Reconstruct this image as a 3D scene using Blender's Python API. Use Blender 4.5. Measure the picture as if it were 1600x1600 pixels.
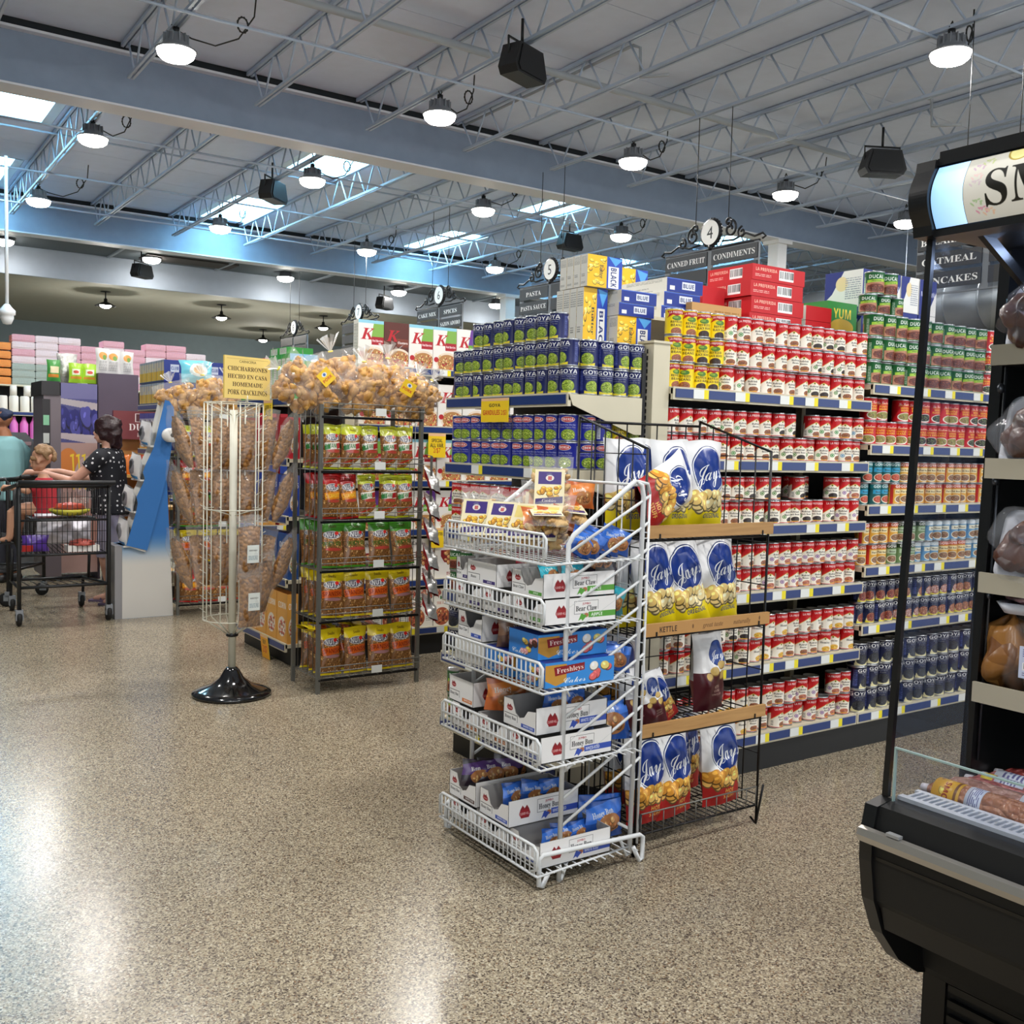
import bpy, math, random
import numpy as np
from mathutils import Vector, Matrix
PI = math.pi
for o in list(bpy.data.objects): bpy.data.objects.remove(o)
S = bpy.context.scene
COL = S.collection
# ---------------------------------------------------------------- camera, world, lights, exposure
CAM_H = 1.5
YAW, PIT, ROL, FPX = math.radians(34.3347549), math.radians(-3.78425828), math.radians(1.49528091), 1576.482
def cam_axes():
    f = Vector((math.sin(YAW)*math.cos(PIT), math.cos(YAW)*math.cos(PIT), math.sin(PIT)))
    r = Vector((math.cos(YAW), -math.sin(YAW), 0)); u = r.cross(f)
    c, s = math.cos(ROL), math.sin(ROL)
    return c*r+s*u, -s*r+c*u, f
AX = cam_axes()
cd = bpy.data.cameras.new('camera'); co = bpy.data.objects.new('camera', cd); COL.objects.link(co)
cd.sensor_width = 36; cd.sensor_fit = 'HORIZONTAL'; cd.lens = 36*FPX/1600; cd.clip_start = 0.05; cd.clip_end = 200
m = Matrix((AX[0], AX[1], -AX[2])).transposed().to_4x4(); m.translation = (0, 0, CAM_H); co.matrix_world = m
S.camera = co
W = bpy.data.worlds.new('world'); S.world = W; W.use_nodes = True
W.node_tree.nodes['Background'].inputs[0].default_value = (0.90, 0.96, 1.0, 1)
W.node_tree.nodes['Background'].inputs[1].default_value = 1.35      # daylight through the shop front behind the camera
LAMP_W = 46.0          # each high bay lamp
SKYLIGHT_E = 16.0       # lit skylight panes
S.view_settings.view_transform = 'Standard'; S.view_settings.look = 'None'
S.view_settings.exposure = 0.45; S.view_settings.gamma = 1.0
try: S.view_settings.use_curve_mapping = False
except Exception: pass
S.cycles.max_bounces = 10; S.cycles.transparent_max_bounces = 24; S.cycles.diffuse_bounces = 4
S.cycles.glossy_bounces = 4; S.cycles.transmission_bounces = 6
S.cycles.use_denoising = True
S.cycles.sample_clamp_indirect = 6.0
S.cycles.caustics_reflective = False; S.cycles.caustics_refractive = False
# ---------------------------------------------------------------- small helpers
def ray(px, py):
    return (AX[0]*((px-800)/FPX) - AX[1]*((py-800)/FPX) + AX[2])
def at(px, py, x=None, y=None, z=None):
    "world point seen at a pixel of the photograph, on the plane x=, y= or z="
    d = ray(px, py)
    t = x/d.x if x is not None else y/d.y if y is not None else (z-CAM_H)/d.z
    return Vector((0, 0, CAM_H)) + d*t
def lin(c):
    if isinstance(c, str):
        c = c.lstrip('#'); c = tuple(int(c[i:i+2], 16)/255 for i in (0, 2, 4))
    return tuple(x/12.92 if x <= .04045 else ((x+.055)/1.055)**2.4 for x in c)
def srgb(c):
    if isinstance(c, str):
        c = c.lstrip('#'); c = tuple(int(c[i:i+2], 16)/255 for i in (0, 2, 4))
    return np.array(c, np.float32)
MATS = {}
def mat(name, col=None, rough=.5, metal=0., alpha=1., emit=0., spec=.5, coat=0., img=None, bump=None, trans=0., vary=0.):
    if name in MATS: return MATS[name]
    M = bpy.data.materials.new(name); M.use_nodes = True; nt = M.node_tree; B = nt.nodes['Principled BSDF']
    c = (*lin(col), 1) if col is not None else (1, 1, 1, 1)
    B.inputs['Base Color'].default_value = c
    B.inputs['Roughness'].default_value = rough; B.inputs['Metallic'].default_value = metal
    B.inputs['Alpha'].default_value = alpha; B.inputs['Specular IOR Level'].default_value = spec
    B.inputs['Coat Weight'].default_value = coat; B.inputs['Coat Roughness'].default_value = .08
    B.inputs['Transmission Weight'].default_value = trans
    if emit:
        B.inputs['Emission Color'].default_value = c; B.inputs['Emission Strength'].default_value = emit
    if img is not None:
        t = nt.nodes.new('ShaderNodeTexImage'); t.image = img; t.extension = 'REPEAT'
        nt.links.new(t.outputs[0], B.inputs['Base Color'])
        if emit: nt.links.new(t.outputs[0], B.inputs['Emission Color'])
    if vary:                                            # faint grime / grain so that no surface is dead flat
        n = nt.nodes.new('ShaderNodeTexNoise'); n.inputs['Scale'].default_value = 6; n.inputs['Detail'].default_value = 5
        tc = nt.nodes.new('ShaderNodeTexCoord'); nt.links.new(tc.outputs['Object'], n.inputs['Vector'])
        mx = nt.nodes.new('ShaderNodeMix'); mx.data_type = 'RGBA'; mx.blend_type = 'MULTIPLY'
        mx.inputs[0].default_value = vary; mx.inputs[6].default_value = c
        nt.links.new(n.outputs[0], mx.inputs[7]); nt.links.new(mx.outputs[2], B.inputs['Base Color'])
    if bump:
        kind, sc, st = bump
        tc = nt.nodes.new('ShaderNodeTexCoord')
        if kind == 'vor':
            n = nt.nodes.new('ShaderNodeTexVoronoi'); out = n.outputs['Distance']
        else:
            n = nt.nodes.new('ShaderNodeTexNoise'); n.inputs['Detail'].default_value = 3; out = n.outputs[0]
        n.inputs['Scale'].default_value = sc; nt.links.new(tc.outputs['Object'], n.inputs['Vector'])
        bn = nt.nodes.new('ShaderNodeBump'); bn.inputs['Strength'].default_value = st; bn.inputs['Distance'].default_value = .01
        nt.links.new(out, bn.inputs['Height']); nt.links.new(bn.outputs[0], B.inputs['Normal'])
    MATS[name] = M
    return M
class MB:
    "collects shapes; build() links them as ONE mesh object"
    def __init__(s): s.v = []; s.f = []; s.uv = []; s.mi = []; s.sm = []
    def add(s, vs, fs, uvs=None, mi=0, smooth=False):
        b = len(s.v); s.v += [tuple(v) for v in vs]
        for i, f in enumerate(fs):
            s.f.append(tuple(b+k for k in f)); s.mi.append(mi); s.sm.append(smooth)
            s.uv.append(uvs[i] if uvs else [(0, 0)]*len(f))
        return s
    def box(s, x0, x1, y0, y1, z0, z1, mi=0, M=None, uvf=None, fmi=None):
        "uvf: set of faces that get the whole image (others one corner texel); fmi: material per face"
        vs = [Vector(p) for p in ((x0,y0,z0),(x1,y0,z0),(x1,y1,z0),(x0,y1,z0),(x0,y0,z1),(x1,y0,z1),(x1,y1,z1),(x0,y1,z1))]
        if M is not None: vs = [M @ v for v in vs]
        F = {'-y': (0,1,5,4), '+x': (1,2,6,5), '+y': (2,3,7,6), '-x': (3,0,4,7), '+z': (4,5,6,7), '-z': (3,2,1,0)}
        for k, f in F.items():
            r = (uvf or {}).get(k, (0, 0, 1, 1))
            s.add([], [], None)
            b = len(s.v)
            s.v += [tuple(vs[i]) for i in f]
            s.f.append((b, b+1, b+2, b+3)); s.mi.append((fmi or {}).get(k, mi)); s.sm.append(False)
            s.uv.append([(r[0], r[1]), (r[2], r[1]), (r[2], r[3]), (r[0], r[3])])
        return s
    def tube(s, pts, r, n=6, mi=0, closed=False, cap=True, smooth=True):
        pts = [Vector(p) for p in pts]; N = len(pts)
        rr = r if isinstance(r, (list, tuple)) else [r]*N
        prev = None; rings = []
        for i, p in enumerate(pts):
            a = pts[(i-1) % N] if (closed or i > 0) else p; c = pts[(i+1) % N] if (closed or i < N-1) else p
            t = (c-a)
            t = t.normalized() if t.length > 1e-9 else Vector((0, 0, 1))
            if prev is None:
                x = t.orthogonal().normalized()
            else:
                x = (prev - t*prev.dot(t))
                x = x.normalized() if x.length > 1e-6 else t.orthogonal().normalized()
            prev = x; y = t.cross(x)
            rings.append([p + (x*math.cos(2*PI*k/n)+y*math.sin(2*PI*k/n))*rr[i] for k in range(n)])
        vs = [v for R_ in rings for v in R_]; fs = []
        for i in range(N if closed else N-1):
            j = (i+1) % N
            for k in range(n): fs.append((i*n+k, i*n+(k+1) % n, j*n+(k+1) % n, j*n+k))
        if cap and not closed: fs += [tuple(range(n-1, -1, -1)), tuple((N-1)*n+k for k in range(n))]
        return s.add(vs, fs, None, mi, smooth)
    def lathe(s, prof, n=24, c=(0, 0, 0), mi=0, smooth=True, vrange=None, ax=None, mis=None):
        "profile of (radius, height) round the vertical through c; uv u round, v along profile"
        vs = []; fs = []; uvs = []; P = len(prof); c = Vector(c)
        hs = [p[1] for p in prof]; lo, hi = vrange or (min(hs), max(hs))
        for (r, h) in prof:
            for k in range(n):
                a = 2*PI*k/n; v = Vector((r*math.cos(a), r*math.sin(a), h))
                vs.append((ax @ v if ax is not None else v)+c)
        b = len(s.v); s.v += [tuple(v) for v in vs]
        for i in range(P-1):
            for k in range(n):
                k2 = (k+1) % n
                s.f.append((b+i*n+k, b+i*n+k2, b+(i+1)*n+k2, b+(i+1)*n+k)); s.sm.append(smooth); s.mi.append(mis[i] if mis else mi)
                v0, v1 = (hs[i]-lo)/max(hi-lo, 1e-9), (hs[i+1]-lo)/max(hi-lo, 1e-9)
                s.uv.append([(k/n, v0), ((k+1)/n, v0), ((k+1)/n, v1), (k/n, v1)])
        for i, rev in ((0, True), (P-1, False)):
            if prof[i][0] > 1e-6:
                f = [b+i*n+k for k in range(n)]
                s.f.append(tuple(reversed(f)) if rev else tuple(f)); s.sm.append(False); s.mi.append(mis[-1] if mis else mi); s.uv.append([(0, 0)]*n)
        return s
    def prism(s, poly, axis, a, b, mi=0, uvbox=None):
        "polygon (2-D) extruded along axis 0/1/2 from a to b"
        def P(p, t):
            q = list(p); q.insert(axis, t); return tuple(q)
        n = len(poly)
        vs = [P(p, a) for p in poly]+[P(p, b) for p in poly]
        fs = [tuple(range(n-1, -1, -1)), tuple(range(n, 2*n))]+[(i, (i+1) % n, n+(i+1) % n, n+i) for i in range(n)]
        uv = None
        if uvbox:
            x0, y0, x1, y1 = uvbox; q = [((p[0]-x0)/(x1-x0), (p[1]-y0)/(y1-y0)) for p in poly]
            uv = [list(reversed(q)), q]+[[q[i], q[(i+1) % n], q[(i+1) % n], q[i]] for i in range(n)]
        return s.add(vs, fs, uv, mi)
    def mesh(s, name, mats):
        me = bpy.data.meshes.new(name); me.from_pydata(s.v, [], s.f)
        uv = me.uv_layers.new(name='UVMap'); uv.data.foreach_set('uv', np.array([c for f in s.uv for p in f for c in p], np.float32))
        for m_ in (mats if isinstance(mats, (list, tuple)) else [mats]): me.materials.append(m_)
        me.polygons.foreach_set('material_index', s.mi); me.polygons.foreach_set('use_smooth', s.sm)
        me.update()
        return me
    def build(s, name, mats, parent=None, loc=None, rot=None, norm=True):
        me = s.mesh(name, mats)
        if norm:
            import bmesh
            bm = bmesh.new(); bm.from_mesh(me); bmesh.ops.recalc_face_normals(bm, faces=bm.faces); bm.to_mesh(me); bm.free()
        return inst(name, me, parent, loc, rot)
def inst(name, me, parent=None, loc=None, rot=None, scale=None):
    o = bpy.data.objects.new(name, me); COL.objects.link(o)
    if parent is not None: o.parent = parent
    if loc is not None: o.location = loc
    if rot is not None: o.rotation_euler = rot
    if scale is not None: o.scale = scale
    return o
def tag(o, label=None, cat=None, group=None, kind=None):
    if label: o['label'] = label
    if cat: o['category'] = cat
    if group: o['group'] = group
    if kind: o['kind'] = kind
    return o
def thing(name, label, cat, loc=(0, 0, 0), rz=0, group=None):
    o = bpy.data.objects.new(name, None); COL.objects.link(o); o.empty_display_size = .05
    o.location = loc; o.rotation_euler = (0, 0, rz); return tag(o, label, cat, group)
def copy_tree(o, parent=None):
    c = o.copy(); COL.objects.link(c)
    if parent is not None: c.parent = parent
    for ch in list(o.children): copy_tree(ch, c)
    return c
ORD = 'first second third fourth fifth sixth seventh eighth ninth tenth eleventh twelfth thirteenth fourteenth fifteenth sixteenth seventeenth eighteenth nineteenth twentieth'.split()
# ---------------------------------------------------------------- flat print: canvases drawn in code
TXT = {}
def styled(s, st):
    if st == 'sans': return s
    up, lo = {'serif': (0x1D400, 0x1D41A), 'script': (0x1D4D0, 0x1D4EA), 'bold': (0x1D5D4, 0x1D5EE), 'ital': (0x1D468, 0x1D482)}[st]
    return ''.join(chr(up+ord(c)-65) if 'A' <= c <= 'Z' else chr(lo+ord(c)-97) if 'a' <= c <= 'z' else c for c in s)
def text_tris(s, st):
    k = (s, st)
    if k in TXT: return TXT[k]
    cu = bpy.data.curves.new('lettering', 'FONT'); cu.body = styled(s, st); cu.resolution_u = 2
    ob = bpy.data.objects.new('lettering', cu); COL.objects.link(ob)
    dg = bpy.context.evaluated_depsgraph_get(); e = ob.evaluated_get(dg); me = e.to_mesh(); me.calc_loop_triangles()
    v = np.zeros(len(me.vertices)*3, np.float32); me.vertices.foreach_get('co', v); v = v.reshape(-1, 3)[:, :2]
    t = np.zeros(len(me.loop_triangles)*3, np.int32); me.loop_triangles.foreach_get('vertices', t)
    T = v[t].reshape(-1, 3, 2); e.to_mesh_clear()
    bpy.data.objects.remove(ob); bpy.data.curves.remove(cu)
    TXT[k] = T
    return T
class Cv:
    "canvas, x right and y down, both 0..1"
    def __init__(s, w, h, bg):
        s.w, s.h = w, h; s.a = np.empty((h, w, 3), np.float32); s.a[:] = srgb(bg)
        s.X, s.Y = np.meshgrid((np.arange(w)+.5)/w, (np.arange(h)+.5)/h)
    def put(s, mask, c, sl=None):
        A = s.a if sl is None else s.a[sl]
        A += (srgb(c)-A)*np.clip(mask, 0, 1)[..., None]
    def rect(s, x0, y0, x1, y1, c):
        s.a[int(round(y0*s.h)):int(round(y1*s.h)), int(round(x0*s.w)):int(round(x1*s.w))] = srgb(c); return s
    def ell(s, cx, cy, rx, ry, c, ring=0, rot=0):
        x0, x1 = max(0, int((cx-max(rx, ry*s.h/s.w))*s.w)-2), min(s.w, int((cx+max(rx, ry*s.h/s.w))*s.w)+3)
        y0, y1 = max(0, int((cy-max(ry, rx*s.w/s.h))*s.h)-2), min(s.h, int((cy+max(ry, rx*s.w/s.h))*s.h)+3)
        if x1 <= x0 or y1 <= y0: return s
        sl = (slice(y0, y1), slice(x0, x1))
        dx, dy = (s.X[sl]-cx)*s.w, (s.Y[sl]-cy)*s.h
        if rot: dx, dy = dx*math.cos(rot)+dy*math.sin(rot), -dx*math.sin(rot)+dy*math.cos(rot)
        RX, RY = max(rx*s.w, .3), max(ry*s.h, .3)
        d = (1-np.sqrt((dx/RX)**2+(dy/RY)**2))*min(RX, RY)
        m_ = np.clip(d+.5, 0, 1)
        if ring: m_ = m_*np.clip(ring*s.h-d+.5, 0, 1)
        s.put(m_, c, sl); return s
    def poly(s, pts, c):
        m_ = np.zeros((s.h, s.w), bool); n = len(pts)
        for i in range(n):
            (xa, ya), (xb, yb) = pts[i], pts[(i+1) % n]
            if ya == yb: continue
            cond = (s.Y < ya) != (s.Y < yb)
            m_ ^= cond & (s.X < (xb-xa)*(s.Y-ya)/(yb-ya)+xa)
        s.put(m_.astype(np.float32), c); return s
    def line(s, pts, wd, c):
        P = np.array(pts, np.float32)*[s.w, s.h]; r = wd*s.h/2; D = np.full((s.h, s.w), 1e9, np.float32)
        x, y = s.X*s.w, s.Y*s.h
        for a, b in zip(P[:-1], P[1:]):
            d = b-a; L = max(float(d@d), 1e-6); t = np.clip(((x-a[0])*d[0]+(y-a[1])*d[1])/L, 0, 1)
            D = np.minimum(D, np.hypot(x-a[0]-t*d[0], y-a[1]-t*d[1]))
        s.put(np.clip(r-D+.5, 0, 1), c); return s
    def text(s, t, x, y, h, c, st='sans', al='c', maxw=None, rot=0, sx=1.):
        "x,y: centre (al c) or left/top edge's middle; h: cap height"
        T = text_tris(t, st)
        if not len(T): return s
        lo, hi = T.reshape(-1, 2).min(0), T.reshape(-1, 2).max(0); k = h*s.h/.7
        kx = k*sx
        wpx = (hi[0]-lo[0])*kx
        if maxw and wpx > maxw*s.w: kx *= maxw*s.w/wpx; wpx = maxw*s.w
        Q = T.copy(); Q[..., 0] = (T[..., 0]-lo[0])*kx; Q[..., 1] = -(T[..., 1]-.35)*k
        if al == 'c': Q[..., 0] -= wpx/2
        if rot: Q = Q @ np.array([[math.cos(rot), math.sin(rot)], [-math.sin(rot), math.cos(rot)]], np.float32)
        Q += [x*s.w, y*s.h]
        SS = 3; Q = Q*SS
        l2 = np.floor(Q.reshape(-1, 2).min(0)/SS).astype(int)-1; h2 = np.ceil(Q.reshape(-1, 2).max(0)/SS).astype(int)+1
        l2 = np.maximum(l2, 0); h2 = np.minimum(h2, [s.w, s.h])
        if (h2 <= l2).any(): return s
        w_, h_ = (h2-l2)*SS; m_ = np.zeros((h_, w_), np.float32); Q = Q-l2*SS
        for A, B, C in Q:
            x0, y0 = max(0, int(min(A[0], B[0], C[0]))), max(0, int(min(A[1], B[1], C[1])))
            x1, y1 = min(w_, int(max(A[0], B[0], C[0]))+2), min(h_, int(max(A[1], B[1], C[1]))+2)
            if x1 <= x0 or y1 <= y0: continue
            gx = np.arange(x0, x1)[None]+.5; gy = np.arange(y0, y1)[:, None]+.5
            e0 = (B[0]-A[0])*(gy-A[1])-(B[1]-A[1])*(gx-A[0]); e1 = (C[0]-B[0])*(gy-B[1])-(C[1]-B[1])*(gx-B[0]); e2 = (A[0]-C[0])*(gy-C[1])-(A[1]-C[1])*(gx-C[0])
            ins = ((e0 >= 0) & (e1 >= 0) & (e2 >= 0)) | ((e0 <= 0) & (e1 <= 0) & (e2 <= 0))
            m_[y0:y1, x0:x1][ins] = 1
        m_ = m_.reshape(h_//SS, SS, w_//SS, SS).mean((1, 3))
        s.put(m_, c, (slice(l2[1], h2[1]), slice(l2[0], h2[0]))); return s
    def dots(s, n, box, r, cols, seed=1, asp=.7):
        "heap of shaded rounds: beans, nuts, chips"
        R_ = random.Random(seed); x0, y0, x1, y1 = box
        for _ in range(n):
            x, y = R_.uniform(x0, x1), R_.uniform(y0, y1); q = R_.uniform(r[0], r[1]); c = srgb(R_.choice(cols)); a = R_.uniform(0, PI)
            rx = q*s.h/s.w
            s.ell(x, y+q*.18, rx, q*asp, np.clip(c*.45, 0, 1), rot=a); s.ell(x, y, rx*.92, q*asp*.9, c, rot=a); s.ell(x-rx*.2, y-q*.25, rx*.4, q*.25, np.clip(c*1.25+.05, 0, 1), rot=a)
        return s
    def lines(s, x0, y0, x1, y1, n, c, seed=0, fill=.5):
        R_ = random.Random(seed); dy = (y1-y0)/n
        for i in range(n):
            x = x0
            while x < x1:
                L = R_.uniform(.02, .09)*(x1-x0)*3
                s.rect(x, y0+i*dy, min(x1, x+L), y0+i*dy+dy*fill, c); x += L+R_.uniform(.02, .05)*(x1-x0)
        return s
    def bars(s, x0, y0, x1, y1, seed=0):
        R_ = random.Random(seed); s.rect(x0, y0, x1, y1, 'ffffff'); x = x0+.06*(x1-x0)
        while x < x1-.05*(x1-x0):
            w_ = R_.uniform(.02, .06)*(x1-x0); s.rect(x, y0+.08*(y1-y0), min(x1, x+w_), y1-.2*(y1-y0), '101010'); x += w_+R_.uniform(.02, .06)*(x1-x0)
        return s
    def img(s, name):
        im = bpy.data.images.new(name, s.w, s.h); px = np.ones((s.h, s.w, 4), np.float32)
        px[..., :3] = np.clip(s.a[::-1], 0, 1); im.pixels.foreach_set(px.ravel()); im.update(); im.pack()
        return im
def pmat(name, cv, rough=.45, **k): return mat(name, None, rough, img=cv.img(name), **k)
# ================================================================ THE SETTING
def struct(o): o['kind'] = 'structure'; return o
# floor: speckled quartz resin with a gloss coat
FM = bpy.data.materials.new('speckled_floor'); FM.use_nodes = True; nt = FM.node_tree; Bf = nt.nodes['Principled BSDF']
tc = nt.nodes.new('ShaderNodeTexCoord')
v1 = nt.nodes.new('ShaderNodeTexVoronoi'); v1.inputs['Scale'].default_value = 210; nt.links.new(tc.outputs['Object'], v1.inputs['Vector'])
v1.inputs['Randomness'].default_value = 1
sp = nt.nodes.new('ShaderNodeSeparateColor'); nt.links.new(v1.outputs['Color'], sp.inputs[0])
cr = nt.nodes.new('ShaderNodeValToRGB'); nt.links.new(sp.outputs[0], cr.inputs[0]); cr.color_ramp.interpolation = 'CONSTANT'
E_ = cr.color_ramp.elements; E_[0].position = 0; E_[0].color = (*lin('4a4037'), 1); E_[1].position = .13; E_[1].color = (*lin('72675b'), 1)
for p, c in ((.30, '8c806c'), (.52, '9e927b'), (.70, 'aea28a'), (.88, 'c0b6a0'), (.96, '7a614a')):
    e = E_.new(p); e.color = (*lin(c), 1)
n1 = nt.nodes.new('ShaderNodeTexNoise'); n1.inputs['Scale'].default_value = .9; n1.inputs['Detail'].default_value = 4; nt.links.new(tc.outputs['Object'], n1.inputs['Vector'])
r1 = nt.nodes.new('ShaderNodeMapRange'); r1.inputs[3].default_value = .82; r1.inputs[4].default_value = 1.12; nt.links.new(n1.outputs[0], r1.inputs[0])
mx = nt.nodes.new('ShaderNodeMix'); mx.data_type = 'RGBA'; mx.blend_type = 'MULTIPLY'; mx.inputs[0].default_value = 1
nt.links.new(cr.outputs[0], mx.inputs[6]); nt.links.new(r1.outputs[0], mx.inputs[7]); nt.links.new(mx.outputs[2], Bf.inputs['Base Color'])
Bf.inputs['Roughness'].default_value = .3; Bf.inputs['Specular IOR Level'].default_value = .3
r2 = nt.nodes.new('ShaderNodeMapRange'); r2.inputs[3].default_value = .15; r2.inputs[4].default_value = .29; nt.links.new(n1.outputs[0], r2.inputs[0]); nt.links.new(r2.outputs[0], Bf.inputs['Roughness'])
n2 = nt.nodes.new('ShaderNodeTexNoise'); n2.inputs['Scale'].default_value = 60; nt.links.new(tc.outputs['Object'], n2.inputs['Vector'])
bn = nt.nodes.new('ShaderNodeBump'); bn.inputs['Strength'].default_value = .12; bn.inputs['Distance'].default_value = .002
nt.links.new(n2.outputs[0], bn.inputs['Height']); nt.links.new(bn.outputs[0], Bf.inputs['Normal'])
struct(MB().box(-8, 24, -7, 28, -.05, 0).build('floor', FM))
wallg = mat('wall_teal_grey', '8fa0a8', .8, vary=.15); deckm = mat('deck_pale_grey', 'd2ddf2', .7, vary=.12); deckd = mat('deck_joint', '5d6268', .9)
steel = mat('joist_grey_paint', 'b6c4d8', .5, vary=.15); beamm = mat('girder_blue_grey', '8c9cb2', .55, vary=.2); flg = mat('girder_flange', 'dcdfe6', .5)
darkm = mat('gap_shadow_dark', '23282d', .8); lowm = mat('low_ceiling_beige', 'bdbdb0', .85, vary=.12); fasm = mat('fascia_grey', 'aab4c2', .7, vary=.15)
struct(MB().box(-8.1, -8, -7, 28, 0, 5.9).build('wall_left', wallg)); struct(MB().box(24, 24.1, -7, 28, 0, 5.9).build('wall_right', wallg))
struct(MB().box(-8, 24, 28, 28.1, 0, 5.9).build('wall_back', wallg))
ceil = struct(MB().box(-8, 24, -7, 28, 5.85, 5.9).build('ceiling', deckd))
JP = 1.2885
JX = [2.555+JP*k for k in range(-8, 16)]
SKY = {(b, r) for b in range(4) for r in (0, 1)}     # (column, row) of each skylight
rows_f = [10.85-1.22*k for k in range(15)][::-1]
rows_b = [11.05, 12.1, 13.1, 14.25, 15.3, 16.3, 17.3, 18.3, 18.45]
pan = {}
def panel(x0, x1, y0, y1):
    k = (round(x1-x0, 3), round(y1-y0, 3))
    if k not in pan: pan[k] = MB().box(.004, k[0]-.004, .004, k[1]-.004, 0, .03).mesh('deck_panel', [deckm])
    inst('panel', pan[k], ceil, (x0, y0, 5.42))
bayx = lambda b: (1.42+4.06*b, 2.46+4.06*b)
wn = 0
skm = mat('skylight_pane', (.66, .90, 1.0), .4, emit=SKYLIGHT_E); curb = mat('skylight_curb', 'd5e6ee', .6)
for rows in (rows_f, rows_b):
    for y0, y1 in zip(rows[:-1], rows[1:]):
        hole = rows is rows_b and y0 in (13.1, 16.3, 17.3)
        xs = sorted(JX+[x for b in range(4) for x in bayx(b)]) if hole else JX
        for x0, x1 in zip(xs[:-1], xs[1:]):
            if not (hole and any(a-.01 <= x0 and x1 <= c+.01 for a, c in map(bayx, range(4)))): panel(x0, x1, y0, y1)
for b, r in sorted(SKY):
    x0, x1 = bayx(b); y0, y1 = (13.1, 14.25) if r == 0 else (16.3, 18.3)
    wn += 1
    q = MB()
    for a in ((x0, x1, y0, y0+.04), (x0, x1, y1-.04, y1), (x0, x0+.12, y0, y1), (x1-.12, x1, y0, y1)): q.box(a[0], a[1], a[2], a[3], 5.42, 5.62)
    w = struct(q.build('window_%d' % wn, curb)); MB().box(x0+.05, x1-.05, y0+.02, y1-.02, 5.62, 5.64).build('pane', skm, w)
# girders
def girder(n, y0, y1, z0):
    g = struct(MB().box(-8, 24, y0+.04, y1-.04, z0+.02, 5.34).build('beam_%d' % n, beamm))
    q = MB(); q.box(-8, 24, y0-.05, y1+.05, z0, z0+.02); q.box(-8, 24, y0-.05, y1+.05, 5.32, 5.345); q.build('flange', flg, g)
    MB().box(-8, 24, y0+.02, y1-.02, 5.345, 5.44).build('gap_shadow_strip', darkm, g)  # dark strip added as the painted shadow line between deck and girder top
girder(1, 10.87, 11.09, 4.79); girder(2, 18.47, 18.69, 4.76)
# open-web joists
def joist_meshes(y0, y1, ov):
    c = MB(); w = MB()
    for dx in (-.022, .022):
        c.box(dx-.014, dx+.014, y0-ov, y1+ov, 5.375, 5.41); c.box(dx-.012, dx+.012, y0+.12, y1-.12, 5.0, 5.03)
    n = max(2, round((y1-y0)/.62)); p = (y1-y0)/n
    for i in range(n):
        a = y0+i*p
        w.tube([(0, a+.03, 5.39), (0, a+p/2-.02, 5.012)], .011, 5); w.tube([(0, a+p/2+.02, 5.012), (0, a+p-.03, 5.39)], .011, 5)
    return c.mesh('joist_chords', [steel]), w.mesh('joist_web', [steel])
for (cm, wm), ks in ((joist_meshes(-6.4, 10.72, .12), JX), (joist_meshes(11.2, 18.38, .12), JX)):
    for x in ks:
        if x < -1 or x > 21: continue
        j = struct(inst('trim_joist', cm, None, (x, 0, 0))); inst('web', wm, j)
# bridging rods, pipes
def pipe(name, pts, r, m_, n=8): return struct(MB().tube(pts, r, n).build(name, m_))
pm = mat('sprinkler_pipe', 'a4aab0', .45); yb = at(600, 100, z=4.98).y
pipe('trim_bridging', [(-6, yb, 4.985), (22, yb, 4.985)], .013, steel)
yp = at(700, 70, z=5.2).y; pipe('trim_sprinkler_pipe', [(-6, yp, 5.22), (22, yp, 5.22)], .038, pm)
pipe('trim_bridging', [(-6, yb-3.4, 4.985), (22, yb-3.4, 4.985)], .013, steel)
for y in (12.7, 15.0, 17.2): pipe('trim_bridging', [(-6, y, 4.985), (22, y, 4.985)], .014, steel)
for y in (11.9, 14.4): pipe('trim_bridging', [(-6, y, 5.36), (22, y, 5.36)], .014, steel)
a = at(1000, 88, z=5.2); pipe('trim_conduit', [(a.x, a.y+3.2, 5.33), (a.x, a.y+.1, 5.33), (a.x, a.y, 5.28), (a.x, a.y-.02, 5.0), (a.x+.1, a.y-.3, 4.97)], .016, pm)
a = at(1455, 168, z=5.2); pipe('trim_conduit', [(a.x, a.y+3.2, 5.33), (a.x, a.y+.1, 5.33), (a.x, a.y, 5.28), (a.x, a.y-.02, 5.0), (a.x+.1, a.y-.3, 4.97)], .016, pm)
# low back area
rec = struct(MB().box(-8, 24, 18.69, 20.0, 4.8, 4.85).build('ceiling_recess', mat('recess_grey', '5f6870', .8)))
for x in range(0, 18, 2): MB().box(x+.4, x+.45, 18.7, 20, 4.77, 4.8).build('ceiling_rail', fasm, rec)
MB().box(4.9, 6.6, 19.1, 19.7, 4.775, 4.8).build('vent_panel', mat('vent_brown', '4c4744', .8), rec)
struct(MB().box(-8, 24, 20, 20.08, 4.3, 5.85).build('wall_fascia', fasm)); struct(MB().box(-8, 24, 20.08, 28, 4.3, 4.36).build('ceiling_back', lowm))
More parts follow.
